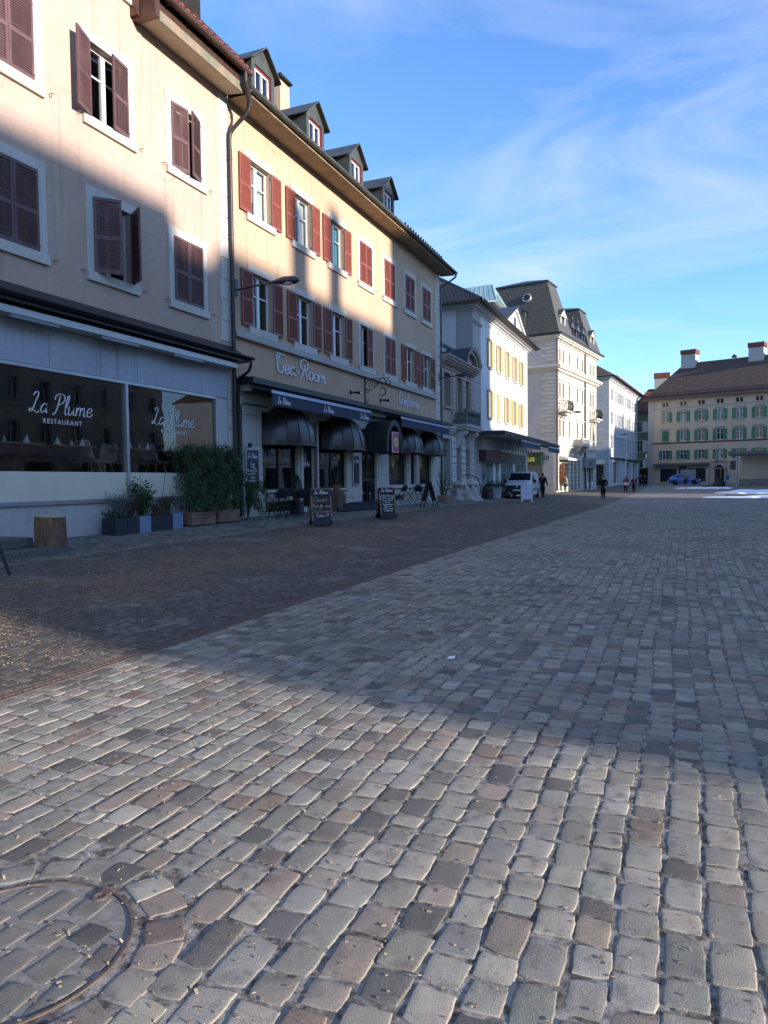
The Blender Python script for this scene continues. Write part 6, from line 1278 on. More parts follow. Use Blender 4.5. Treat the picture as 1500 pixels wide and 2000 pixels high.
for i, (lab, yc, L) in enumerate((("oak dining table at the left edge of the restaurant window", 10.2, 1.7), ("oak dining table left of the grey bucket chair, under the first La Plume", 11.9, 1.05), ("oak dining table right behind the aluminium mullion", 14.05, .95), ("oak dining table nearest the bamboo hedge", 15.3, .7))):
    dining_table(lab, yc, L)
    for j, dy in enumerate((-.33, .33)):
        napkin(-12.4, yc + dy * L, "white napkin cone, %s one on the %s table in the window" % (("left", "right")[j], ("first", "second", "third", "fourth")[i]))
    for j in range(2): tumbler(-12.62 - .08 * j, yc - .08 + .12 * j, "clear drinking glass, %s one on the %s window table" % (("nearer", "farther")[j], ("first", "second", "third", "fourth")[i]))
    shaker(-12.45, yc + .1, "small white shaker on the %s window table" % ("first", "second", "third", "fourth")[i])
def shell_chair(label, x, y, rz, col):
    t = thing("shell_chair", label, "chair", (x, y, 1.55), rz, "bucket chairs inside the restaurant")
    W_, n, m = .225, 8, 14; rows = []
    prof = curve_pts([(0, -.24, .43), (0, -.12, .425), (0, .06, .43), (0, .17, .50), (0, .22, .66), (0, .26, .84), (0, .27, .88)], 3)
    for q, p in enumerate(prof):
        s = q / (len(prof) - 1); w = W_ * (.85 + .25 * math.sin(math.pi * min(1, s * 1.1))) * (1 if s < .85 else 1 - (s - .85) * 2.2)
        rows.append([(w * math.sin(a), p.y - .05 * (1 - math.cos(a)) * (1 if s > .5 else 0), p.z + .05 * (1 - math.cos(a)) * (1 if s <= .5 else .2)) for a in np.linspace(-1.3, 1.3, n)])
    mb = MB(); k = len(rows); V = [v for r_ in rows for v in r_]; mb.add(V, [(i * n + j, i * n + j + 1, (i + 1) * n + j + 1, (i + 1) * n + j) for i in range(k - 1) for j in range(n - 1)], 0, True)
    o = mb.build("seat_shell", col, t); so_ = o.modifiers.new('s', 'SOLIDIFY'); so_.thickness = .03
    for sx in (-1, 1):
        for sy in (-1, 1): MB().tube([(sx * .12, sy * .12 - .02, .42), (sx * .22, sy * .22 - .02, 0)], [.018, .011], 8).build("leg", M_LEGW, t)
M_LEGW = plain("pale beech leg", (.5, .33, .18), .5, 0, .4, .15, 4); c1_ = plain("sage grey chair fabric", (.46, .45, .39), .9, 0, .2, .1, 20); c2_ = plain("mauve grey chair fabric", (.46, .40, .40), .9, 0, .2, .1, 20)
shell_chair("sage grey bucket chair left of the aluminium mullion", -12.5, 12.55, R(180 + 8), c1_); shell_chair("mauve grey bucket chair left of the hedge", -12.45, 14.72, R(180 - 4), c2_); shell_chair("sage grey bucket chair half behind the mullion", -12.95, 13.45, R(8), c1_); shell_chair("sage grey bucket chair at the left picture edge", -12.95, 9.75, R(10), c1_)

# ------------------------------------------------------------------ on the pavement
M_GRAN = plain("speckled granite", (.115, .115, .105), .85, 0, .3, .5, 40, 120, .4)
def steps():
    t = place("entrance_steps", "two broad granite steps at the left edge under the restaurant", "steps", -10.6, 7.5, 0, 0)
    MB().box(-.9, .82, -3.5, 1.86, .2, .39).build("lower_step", M_GRAN, t, bevel=.012, seg=2); MB().box(-.9, .36, -3.5, 1.48, .392, .56).build("upper_step", M_GRAN, t, bevel=.012, seg=2); MB().box(-.85, -.3, .5, .78, .563, .84).build("kerb_block", M_PLINTH, t, bevel=.03, seg=2)
steps()
def log():
    m, tt = newmat("stripped log bark"); v = wpos(tt); c = mixc(tt, noise(tt, scaled(tt, v, (9, 9, 1.3)), 2.2, 7, .65, .3, .7), (.25, .155, .095), (.09, .05, .03)); c = mixc(tt, noise(tt, scaled(tt, v, (5, 5, .6)), 5, 5, .6, .55, .75), c, (.04, .022, .014)); finish(tt, c, .85, 0, .25, noise(tt, scaled(tt, v, (12, 12, 1)), 4, 5, .6), .8, .02)
    m2 = plain("sawn log end", (.62, .46, .28), .8, 0, .2, .2, 14, 0, col2=(.5, .34, .19))
    t = thing("log_stump", "upright sawn log with stripped bark on the lower step", "log", (-10.04, 9.16, .391)); n = 40; vs = []; K = 9
    for k in range(K):
        for j in range(n): a = 2 * math.pi * j / n; r = .245 + .008 * math.sin(3 * a + k * .3) + .006 * math.sin(7 * a + k) + (.02 * math.exp(-((k - 6) ** 2)) if 0 < a < .6 else 0) + .012 * (1 - k / K); vs.append((r * math.cos(a) + .012 * k / K, r * math.sin(a), .52 * k / (K - 1) + (-.014 * math.cos(a) if k == K - 1 else 0)))
    mb = MB(); mb.add(vs, [(k * n + j, k * n + (j + 1) % n, (k + 1) * n + (j + 1) % n, (k + 1) * n + j) for k in range(K - 1) for j in range(n)], 0, True); mb.build("bark", m, t); MB().poly(vs[-n:]).build("cut_face", m2, t)
log()
M_ANTH = plain("anthracite planter", (.026, .030, .036), .55, 0, .4, .12, 4); M_LBL = plain("pale slate blue planter", (.19, .24, .33), .5, 0, .4, .08, 4); M_SOIL = plain("dark potting soil", (.02, .015, .011), .95, 0, .1, .4, 20)
def planter(label, y, m, i):
    t = place("planter_box", label, "planter", -11.17, y, A90, None, "square planters under the restaurant window"); o = MB(); w, h, d = .365, .36, .36; a = w / 2 - .003
    o.box(-a, a, -d / 2, d / 2, -.02, h - .03); 
    for x0, x1, y0, y1 in ((-a, -a + .025, -d / 2, d / 2), (a - .025, a, -d / 2, d / 2), (-a + .025, a - .025, -d / 2, -d / 2 + .025), (-a + .025, a - .025, d / 2 - .025, d / 2)): o.box(x0, x1, y0, y1, h - .03, h)
    o.build("box", m, t); MB().quad((-a + .026, -d / 2 + .026, h - .025), (a - .026, -d / 2 + .026, h - .025), (a - .026, d / 2 - .026, h - .025), (-a + .026, d / 2 - .026, h - .025)).build("soil", M_SOIL, t)
for i, (m, lab) in enumerate(((M_ANTH, "anthracite planter box at the left end of the row, under the lavender"), (M_ANTH, "anthracite planter box second from the log, with dry grass"), (M_LBL, "pale blue planter box with a trailing vine, below the round bush"), (M_ANTH, "anthracite planter box right of the vine planter"), (M_ANTH, "anthracite planter box left of the last pale one"), (M_LBL, "pale blue planter box at the right end, touching the wooden trough"))): planter(lab, 11.88 + .371 * i, m, i)

def leaf_cloud(n, fn, L, Wd, droop=.3, seed=1, mat=None, name="foliage", parent=None, fold=.25):
    "n small leaves; fn(rng) -> position, outward direction"
    g = np.random.default_rng(seed); V = []; F = []
    for i in range(n):
        p, d = fn(g); p = np.array(p, float); d = np.array(d, float) + g.normal(0, .45, 3); d[2] -= droop; d /= np.linalg.norm(d) + 1e-9; s = np.cross(d, g.normal(0, 1, 3)); s /= np.linalg.norm(s) + 1e-9; up = np.cross(s, d)
        l = L * g.uniform(.6, 1.3); w = Wd * g.uniform(.7, 1.25); o = len(V)
        V += [p, p + d * l * .45 + s * w * .5 + up * w * fold, p + d * l + np.array((0, 0, -droop * l * .3)), p + d * l * .45 - s * w * .5 + up * w * fold, p + d * l * .5]
        F += [(o, o + 1, o + 4), (o + 1, o + 2, o + 4), (o, o + 4, o + 3), (o + 3, o + 4, o + 2)]
    mb = MB(); mb.v = [tuple(v) for v in V]; mb.f = F; mb.m = [0] * len(F); mb.s = [False] * len(F)
    return mb.build(name, mat, parent)
M_BAMB = leafmat("bamboo leaves", (.022, .048, .017), (.075, .125, .042)); M_DKLEAF = leafmat("dark glossy leaves", (.018, .038, .014), (.06, .105, .035), .4); M_LAV = leafmat("grey lavender leaves", (.12, .13, .13), (.26, .28, .29), .9); M_DRY = leafmat("dry brown stems", (.05, .03, .02), (.17, .105, .06), .9); M_OLIVE = leafmat("olive grass leaves", (.035, .04, .012), (.10, .095, .04), .8); M_CONIF = leafmat("conifer needles", (.012, .03, .014), (.04, .075, .03), .7)
M_TWIG = plain("bare twig bark", (.05, .035, .025), .85, 0, .2, .3, 20)
def hedge(label, y, seed):
    t = place("bamboo_hedge", label, "hedge", -11.2, y, A90, gz(-11.2, y) + .30, "bamboo hedge in the wooden troughs"); g0 = np.random.default_rng(seed); bumps = g0.uniform(-.12, .16, 12)
    def fn(g):
        x = g.uniform(-.56, .56); tp = 1.62 + np.interp(x, np.linspace(-.6, .6, 12), bumps); z = .05 + (tp - .05) * g.random() ** .75; r = .30 * (1 - .25 * z / 1.8) * g.uniform(.25, 1.1); s = -1 if g.random() < .72 else 1
        cl = .1 * math.sin(x * 9 + z * 6 + seed) + .08 * math.sin(z * 14 - x * 5); return (x, s * r + cl, z), (g.normal(0, .5), s * .9, g.normal(.1, .4))
    leaf_cloud(5200, fn, .115, .024, .55, seed, M_BAMB, "foliage", t)
    for k in range(14): x = g0.uniform(-.5, .5); y_ = g0.uniform(-.14, .14); MB().tube(curve_pts([(x, y_, -.05), (x + g0.normal(0, .04), y_, .8), (x + g0.normal(0, .1), y_ + g0.normal(0, .08), 1.7 + g0.uniform(-.1, .25))], 3), [.008] * 6 + [.004], 5).build("cane", M_OLIVE, t)
M_LARCH = plain("weathered larch slats", (.25, .14, .09), .75, 0, .3, .3, 3, 0, stretch=(6, 1, 1), col2=(.34, .22, .15))
def trough(label, y, w, name="wooden_trough", x=-11.2, d=.44, h=.32, group="wooden troughs of the hedge"):
    t = place(name, label, "planter", x, y, A90, None, group); n = 4
    for k in range(n): z = .02 + k * h / n; a = .01 * (k % 2); o = MB(); o.box(-w / 2 + a, w / 2 - a, -d / 2, -d / 2 + .03, z, z + h / n - .006); o.box(-w / 2 + a, -w / 2 + .03 + a, -d / 2 + .031, d / 2, z, z + h / n - .006); o.box(w / 2 - .03 - a, w / 2 - a, -d / 2 + .031, d / 2, z, z + h / n - .006); o.box(-w / 2 + .031 + a, w / 2 - .031 - a, d / 2 - .03, d / 2, z, z + h / n - .006); o.build("slat_course", M_LARCH, t, bevel=.006)
    MB().quad((-w / 2 + .03, -d / 2 + .03, h - .05), (w / 2 - .03, -d / 2 + .03, h - .05), (w / 2 - .03, d / 2 - .03, h - .05), (-w / 2 + .03, d / 2 - .03, h - .05)).build("soil", M_SOIL, t)
trough("slatted larch trough under the left half of the bamboo hedge", 14.73, .95); trough("slatted larch trough under the right half of the bamboo hedge", 15.83, .95)
hedge("dense dark bamboo hedge in the left larch trough", 14.73, 3); hedge("dense dark bamboo hedge in the right larch trough, beside the drainpipe", 15.83, 8)
def tuft(name, label, cat, x, y, z0, n, h, r, L, Wd, mat, seed, droop=.2, spread=1.0, stems=10, group=None):
    t = thing(name, label, cat, (x, y, z0), 0, group); g0 = np.random.default_rng(seed); tips = []
    for k in range(stems):
        a = g0.uniform(0, 6.28); q = g0.random() ** .6 * r * spread; hh = h * g0.uniform(.6, 1.05); tip = (q * math.cos(a), q * math.sin(a), hh); tips.append(tip); MB().tube(curve_pts([(tip[0] * .15, tip[1] * .15, -.04), (tip[0] * .5, tip[1] * .5, hh * .5), tip], 3), [.006] * 6 + [.002], 4).build("stem", M_TWIG, t)
    T = np.array(tips)
    def fn(g):
        k = g.integers(len(T)); s = g.uniform(.25, 1.05); p = T[k] * np.array((s ** .8, s ** .8, s)) + g.normal(0, .06 * h, 3); return p, p * np.array((1, 1, .4))
    leaf_cloud(n, fn, L, Wd, droop, seed, mat, "foliage", t); return t
def pz(y): return gz(-11.17, y) + .335
tuft("lavender_plant", "silvery grey lavender in the left planter box", "plant", -11.15, 12.02, pz(12), 900, .52, .30, .07, .012, M_LAV, 31, -.2, stems=26)
tuft("small_shrub", "low dark leafy plant spilling over the left planter corner", "plant", -11.12, 11.74, pz(11.8), 260, .22, .2, .05, .022, M_DKLEAF, 32, .3, stems=8)
tuft("dry_grass", "brown dry grass in the second planter box", "plant", -11.15, 12.33, pz(12.3), 500, .42, .18, .13, .007, M_DRY, 33, -.2, stems=20)
tuft("round_bush", "round dark green bush against the cream panel", "bush", -11.2, 12.72, pz(12.7), 900, .80, .27, .085, .040, M_DKLEAF, 34, .35, stems=12)
tuft("dead_vine", "tangled brown dead vine over the middle planters", "plant", -11.1, 13.1, pz(13.1), 420, .30, .26, .06, .03, M_DRY, 35, .7, stems=14)
tuft("grass_plant", "olive grass clump in the last planter box", "plant", -11.15, 13.55, pz(13.5), 520, .42, .22, .16, .008, M_OLIVE, 36, -.1, stems=20)
tuft("trailing_plant", "small dark trailing plant between the olive grass and the vine", "plant", -11.05, 13.32, pz(13.3), 240, .16, .2, .05, .025, M_DKLEAF, 37, .8, stems=7)
for i, (y, a, b, lab) in enumerate(((12.55, .03, .95, "thin pale cane leaning in the round bush"), (13.25, .10, 1.15, "tall thin cane leaning right of the round bush"))):
    o = MB().tube([(0, 0, 0), (a, a, b)], .006, 5).build("garden_cane", M_DRY, None, (-11.1, y, pz(y) - .05)); tag(o, lab, "cane")
def droop_plant():
    t = thing("drooping_shrub", "drooping dark evergreen shrub right of the bamboo hedge", "shrub", (-11.05, 16.75, gz(-11, 16.7))); g0 = np.random.default_rng(41); T = []
    for k in range(22):
        a = g0.uniform(-.6, 2.2); R_ = g0.uniform(.35, .85); top = g0.uniform(.55, 1.1); pts = curve_pts([(0, 0, 0), (.25 * R_ * math.cos(a), .25 * R_ * math.sin(a), top * .8), (.6 * R_ * math.cos(a), .6 * R_ * math.sin(a), top), (R_ * math.cos(a), R_ * math.sin(a), top * g0.uniform(.15, .6))], 6); T.append(pts); MB().tube(pts, .005, 4).build("stem", M_TWIG, t)
    def fn(g): p = T[g.integers(len(T))]; q = p[g.integers(5, len(p))]; return (q.x + g.normal(0, .02), q.y + g.normal(0, .02), q.z), (g.normal(0, 1), g.normal(0, 1), -.3)
    leaf_cloud(1100, fn, .12, .028, .6, 42, M_BAMB, "foliage", t)
droop_plant()

# chalkboards
M_CHALK = plain("black chalkboard", (.010, .010, .012), .55, 0, .4, .25, 6); M_CHALKW = plain("chalk writing", (.55, .54, .50), .9, 0, .2, .15, 40); M_CHALKO = plain("orange chalk writing", (.45, .26, .14), .9, 0, .2, .15, 40); M_FRAMEW = plain("worn wood frame", (.20, .135, .085), .7, 0, .3, .3, 8); M_POSTERW = plain("pale blue white poster", (.50, .54, .64), .6, 0, .3, .05, 4)
def aboard(name, label, x, y, rz, w, h, spread, lines, frame, board=None, head=True, legs=0.0, z=None):
    t = place(name, label, "sandwich board", x, y, rz, z); board = board or M_CHALK; ang = math.atan2(spread / 2, h); sl = math.hypot(spread / 2, h)
    for s in (-1, 1):
        rt = Matrix.Rotation(-ang * s, 3, 'X'); org = Vector((0, s * spread / 2, 0))
        P = lambda a, b, d=0: org + rt @ Vector((a, d * s * -1 if False else d, b))
        def slab(a0, a1, b0, b1, d0, d1, m, nm):
            c = org + rt @ Vector(((a0 + a1) / 2, (d0 + d1) / 2, (b0 + b1) / 2)); return MB().obox(c, (a1 - a0, d1 - d0, b1 - b0), rt).build(nm, m, t, bevel=.004)
        rt = Matrix.Rotation(-ang if s < 0 else ang, 3, 'X'); fo = -1 if s < 0 else 1
        d = lambda q0, q1: (min(fo * q0, fo * q1), max(fo * q0, fo * q1))
        slab(-w / 2 + .03, w / 2 - .03, .06 + legs, sl - .02, *d(-.008, .008), board, "panel")
        for sx in (-1, 1): slab(sx * (w / 2 - .02) - .022, sx * (w / 2 - .02) + .022, 0.0, sl - .01, *d(-.014, .018), frame, "side_rail")
        if head: slab(-w / 2 - .012, w / 2 + .012, sl - .16, sl, *d(-.016, .022), M_CHALK, "head_panel"); slab(-w / 2 - .012, w / 2 + .012, .04, .17, *d(-.016, .024), M_CHALK, "foot_panel"); slab(-w / 2 - .005, w / 2 + .005, sl, sl + .03, *d(-.014, .020), frame, "top_rail")
        if s < 0:
            e = (R(90) - ang, 0, 0)
            for txt, a, b, size, m in lines:
                wd = script_width(txt) * size; q = org + rt @ Vector((a - wd / 2, -.0265 if b > sl - .2 or b < .16 else -.0105, b)); script_mesh(txt, size, max(.006, size * .085), m, t, q, e, .002, .25, 1, "lettering", .4, 4)
    return t
aboard("chalkboard_stand", "large wood framed chalkboard with four chalk lines, nearer one in front of the chairs", -8.83, 16.85, R(36), .54, .96, .60, [("Le Bôme", 0, .885, .105, M_LETW), ("Ouvert.", -.02, .68, .135, M_CHALKO), ("Tous les Jours", 0, .53, .085, M_CHALKW), ("Et Toutes", 0, .38, .11, M_CHALKO), ("Fêtes !!!".replace('ê', 'e').replace('F', 'T'), 0, .26, .11, M_CHALKW)], M_FRAMEW)
aboard("chalkboard_stand", "wood framed chalkboard full of small white writing before the entrance ramp", -8.5, 20.6, R(40), .52, .96, .58, [("Le Bôme", 0, .885, .105, M_LETW)] + [(s, 0, .74 - i * .068, .052, M_LETW) for i, s in enumerate(("Le Bar la Patisserie", "le comptoir pour aperitif", "vous sont ouverts", "les jours", "Patisserie maison", "Petite carte", "Prenez un repas", "a notre table"))], M_FRAMEW)
aboard("menu_stand", "plain black folding stand with slim legs, seen side on by the bare shrub", -9.6, 27.85, R(-52), .5, 1.08, .62, [], M_BLACK, head=False, legs=.22)
aboard("white_poster_stand", "white framed poster stand in front of the white van", -8.3, 41.3, R(22), .62, 1.0, .5, [("Porte", 0, .78, .07, M_IRONB)], M_WHITE, M_POSTERW, False, .12)
mb = MB(); mb.tube(curve_pts([(-.2, 0, .58), (-.05, 0, .64), (.08, 0, .60), (.2, 0, .52)], 4), .012, 5); mb.tube(curve_pts([(-.16, 0, .55), (-.02, 0, .56), (.02, 0, .48)], 4), .008, 5)
o = mb.build("poster_drawing", M_IRONB); o.parent = [x for x in COL.objects if x.name == "white_poster_stand"][0]; o.location = (0, -.16, 0); o.rotation_euler = (R(-14), 0, 0)
aboard("menu_stand", "black folding stand cut by the left picture edge", -8.73, 6.72, R(-67), .5, 1.02, .66, [], M_CHALK, head=False, legs=.3)

# bistro set
M_BIST = plain("blue black bistro metal", (.016, .018, .026), .5, .3, .5, .2, 6)
def bistro_chair(label, x, y, rz):
    t = place("bistro_chair", label, "chair", x, y, rz, None, "folding bistro chairs of the tea room"); r = .011
    mb = MB()
    for k in range(6): mb.box(-.19, .19, -.2 + k * .068, -.2 + k * .068 + .05, .445, .46)
    mb.build("seat", M_BIST, t)
    mb = MB(); mb.tube(curve_pts([(-.2, -.22, 0), (-.2, .05, .45), (-.2, .2, .72), (-.12, .245, .86), (.12, .245, .86), (.2, .2, .72), (.2, .05, .45), (.2, -.22, 0)], 4), r, 6); mb.build("back_frame", M_BIST, t)
    mb = MB(); mb.add([(-.17, .15, .58), (.17, .15, .58), (.185, .205, .72), (.1, .24, .84), (-.1, .24, .84), (-.185, .205, .72)], [(0, 1, 2, 3, 4, 5)]); o = mb.build("backrest", M_BIST, t); q = o.modifiers.new('s', 'SOLIDIFY'); q.thickness = .006
    for sx in (-1, 1): MB().tube([(sx * .175, -.19, .45), (sx * .175, .26, 0)], r, 6).build("leg", M_BIST, t)
    MB().tube([(-.175, .2, .06), (.175, .2, .06)], .008, 5).build("stretcher", M_BIST, t)
def bistro_table(label, x, y, rz=0):
    t = place("bistro_table", label, "table", x, y, rz, None, "bistro tables of the tea room"); MB().box(-.35, .35, -.3, .3, .70, .72).build("table_top", M_BIST, t, bevel=.004)
    for sx in (-1, 1):
        for a in (-1, 1): MB().tube([(sx * .3, a * .26, .70), (sx * .3, -a * .28, 0)], .011, 6).build("leg", M_BIST, t)
bistro_chair("folding bistro chair nearest the drooping shrub", -10.85, 18.0, R(-115)); bistro_chair("folding bistro chair just left of the first chalkboard", -10.45, 18.75, R(200)); bistro_table("bistro table between the two chairs by the first chalkboard", -10.95, 18.85, R(20)); bistro_chair("folding bistro chair close to the window behind the first chalkboard", -11.1, 19.5, R(75))
bistro_chair("folding bistro chair just right of the second chalkboard", -10.75, 27.6, R(-100)); bistro_table("long bistro table under the right hand tea room windows", -10.8, 28.6, R(90)); bistro_chair("folding bistro chair in the middle of the far bistro set", -10.4, 29.1, R(170)); bistro_chair("folding bistro chair left of the black menu stand", -10.8, 30.6, R(85)); bistro_table("small bistro table behind the black menu stand", -10.9, 31.2, R(80))
def conifer(label, x, y, z, h, seed, r=.2):
    t = thing("potted_conifer", label, "potted conifer", (x, y, z), 0, "small conifers before the tea room"); MB().lathe([(.10, 0), (.14, .2), (.15, .24), (.13, .24), (.12, .2)], 14, caps=False).build("pot", plain("terracotta pot", (.22, .10, .06), .8, 0, .2, .2, 5) if "terracotta pot" not in MATS else MATS["terracotta pot"], t); MB().tube([(0, 0, .1), (0, 0, .24 + h * .8)], [.014, .004], 6).build("trunk", M_TWIG, t)
    def fn(g): s = g.random() ** .8; a = g.uniform(0, 6.28); q = r * (1 - s) ** .7 * g.uniform(.5, 1.1) * (1 + .25 * math.sin(3 * a + 9 * s)); return (q * math.cos(a), q * math.sin(a), .22 + h * s), (math.cos(a), math.sin(a), .6)
    leaf_cloud(900, fn, .06, .022, .0, seed, M_CONIF, "foliage", t)
conifer("dark dwarf conifer before the first tea room window", -11.12, 19.62, gz(-11.1, 19.6) + .42, .56, 51, .22)
o = place("plant_stand", "low dark plinth carrying the first conifer", "plinth", -11.12, 19.62); MB().box(-.16, .16, -.16, .16, -.02, .41).build("plinth_block", M_ANTH, o)
o = place("tall_planter", "tall brown square planter carrying a conifer left of the entrance", "planter", -11.08, 22.35); MB().add([(-.15, -.15, 0), (.15, -.15, 0), (.15, .15, 0), (-.15, .15, 0), (-.2, -.2, .66), (.2, -.2, .66), (.2, .2, .66), (-.2, .2, .66)], [(0, 1, 5, 4), (1, 2, 6, 5), (2, 3, 7, 6), (3, 0, 4, 7), (4, 5, 6, 7)]).build("planter_body", plain("brown wood planter", (.14, .085, .06), .7, 0, .3, .25, 4), o, bevel=.008)
conifer("dark dwarf conifer on the tall brown planter", -11.08, 22.35, gz(-11.08, 22.35) + .66, .62, 52, .22)
conifer("tiny conifer pot beside the entrance door", -11.2, 27.15, gz(-11.2, 27.1), .4, 53, .16)
o = place("entrance_ramp", "dark matted ramp up to the arched entrance", "ramp", -11.0, 23.6, 0, 0); z = lambda x, y: gz(x, y); mb = MB(); mb.add([(-.48, .6, .62), (-.48, 3.4, .62), (.1, 3.0, .60), (.75, 1.2, gz(-10.25, 24.8) + .01), (.35, -2.0, gz(-10.65, 21.6) + .012), (-.48, -.6, gz(-11.4, 23) + .03)], [(0, 5, 4, 3, 2, 1)]); q = mb.build("mat", plain("charcoal ramp mat", (.03, .032, .036), .9, 0, .2, .2, 30), o); q.modifiers.new('s', 'SOLIDIFY').thickness = -.05
o = place("stone_doorstep", "long low pale stone step along the right half of the tea room", "step", -11.2, 29.4, 0, 0); MB().box(-.29, .42, -2.4, 3.2, .3, .585).build("step_block", M_STONE_D, o, bevel=.015)
trough("grey wooden trough with a bare shrub beside the stone house", 33.1, .9, "shrub_trough", -10.65, .42, .32, None)
def bare_shrub():
    t = thing("bare_shrub", "bare twiggy shrub in the trough beside the stone house", "shrub", (-10.65, 33.1, gz(-10.65, 33.1) + .3)); g0 = np.random.default_rng(61); T = []
    for k in range(34):
        a = g0.uniform(0, 6.28); R_ = g0.uniform(.1, .5); h = g0.uniform(.6, 1.3); pts = curve_pts([(.25 * math.cos(a) * .3, .4 * math.sin(a) * .8, -.05), (.6 * R_ * math.cos(a), .7 * R_ * math.sin(a), h * .55), (R_ * math.cos(a), R_ * math.sin(a), h)], 4); T.append(pts); MB().tube(pts, [.009 - .0008 * i for i in range(len(pts))], 4).build("branch", M_TWIG, t)
    def fn(g): p = T[g.integers(len(T))]; q = p[g.integers(2, len(p))]; return (q.x, q.y, q.z), (g.normal(), g.normal(), .2)
    leaf_cloud(420, fn, .055, .03, .2, 62, M_DKLEAF, "foliage", t)
bare_shrub()
o = place("flower_pot", "big round white flower pot left of the van", "flower pot", -10.95, 44.6); MB().lathe([(.30, 0), (.34, .02), (.45, .62), (.49, .64), (.49, .76), (.46, .76), (.43, .64), (.001, .62)], 28, caps=False).build("pot", plain("white plastic pot", (.62, .64, .68), .4, 0, .5, .05, 3), o)
def potplant():
    t = thing("pot_plant", "dark arching plant in the big white pot", "plant", (-10.95, 44.6, gz(-10.95, 44.6) + .66))
    def fn(g): a = g.uniform(0, 6.28); q = .62 * g.random() ** .5; return (q * math.cos(a), q * math.sin(a), .5 * (1 - (q / .7) ** 2) * g.uniform(.3, 1.1)), (math.cos(a), math.sin(a), .3)
    leaf_cloud(900, fn, .18, .03, .4, 71, M_DKLEAF, "foliage", t); MB().tube([(0, 0, -.05), (0, 0, .3)], .02, 6).build("stem", M_TWIG, t)
potplant()
o = place("dark_trough", "dark brown wooden trough between the white pot and the wall", "planter", -11.2, 43.7); MB().box(-.22, .22, -.5, .5, .0, .62).build("box", plain("dark brown trough wood", (.045, .022, .018), .6, 0, .3, .3, 4), o, bevel=.01)
o = place("autumn_garland", "tall garland of orange brown leaves at the mansard shop corner", "garland", -11.15, 73.2)
def gfn(g): a = g.uniform(0, 6.28); return (.16 * math.cos(a) * g.random(), .2 * math.sin(a), g.uniform(.9, 2.7)), (math.cos(a), math.sin(a), 0)
leaf_cloud(500, gfn, .2, .12, .3, 81, leafmat("autumn leaves", (.16, .05, .02), (.42, .2, .08), .8), "foliage", o); MB().tube([(0, 0, 0), (0, 0, 2.6)], .02, 5).build("support", M_TWIG, o)
for i, (u_, lab) in enumerate(((10.6, "white plastic chair, left one in the recess under the RBCI sign"), (12.4, "white plastic chair, right one in the recess under the RBCI sign"))):
    th = math.atan2(15, 2.2); x = -11.5 + u_ * math.cos(th) + .45 * math.sin(th); y = 72 + u_ * math.sin(th) - .45 * math.cos(th); t = place("garden_chair", lab, "chair", x, y, th, None, "white chairs by the far shop"); MB().box(-.24, .24, -.24, .2, .42, .46).build("seat", M_WHITE, t); MB().box(-.24, .24, .2, .24, .462, .9).build("backrest", M_WHITE, t)
    for sx in (-1, 1):
        for sy in (-1, 1): MB().box(sx * .21 - .025, sx * .21 + .025, sy * .19 - .025, sy * .19 + .025, 0, .418).build("leg", M_WHITE, t)

o = MB().add([(-.03, -.02, 0), (.035, -.024, .003), (.03, .03, .02), (-.024, .024, .008)], [(0, 1, 2, 3)]).build("paper_scrap", M_WHITE, None, (-1.73, 5.53, .006)); tag(o, "small crumpled white paper scrap lying on the shaded setts", "paper scrap"); o.modifiers.new('s', 'SOLIDIFY').thickness = .002

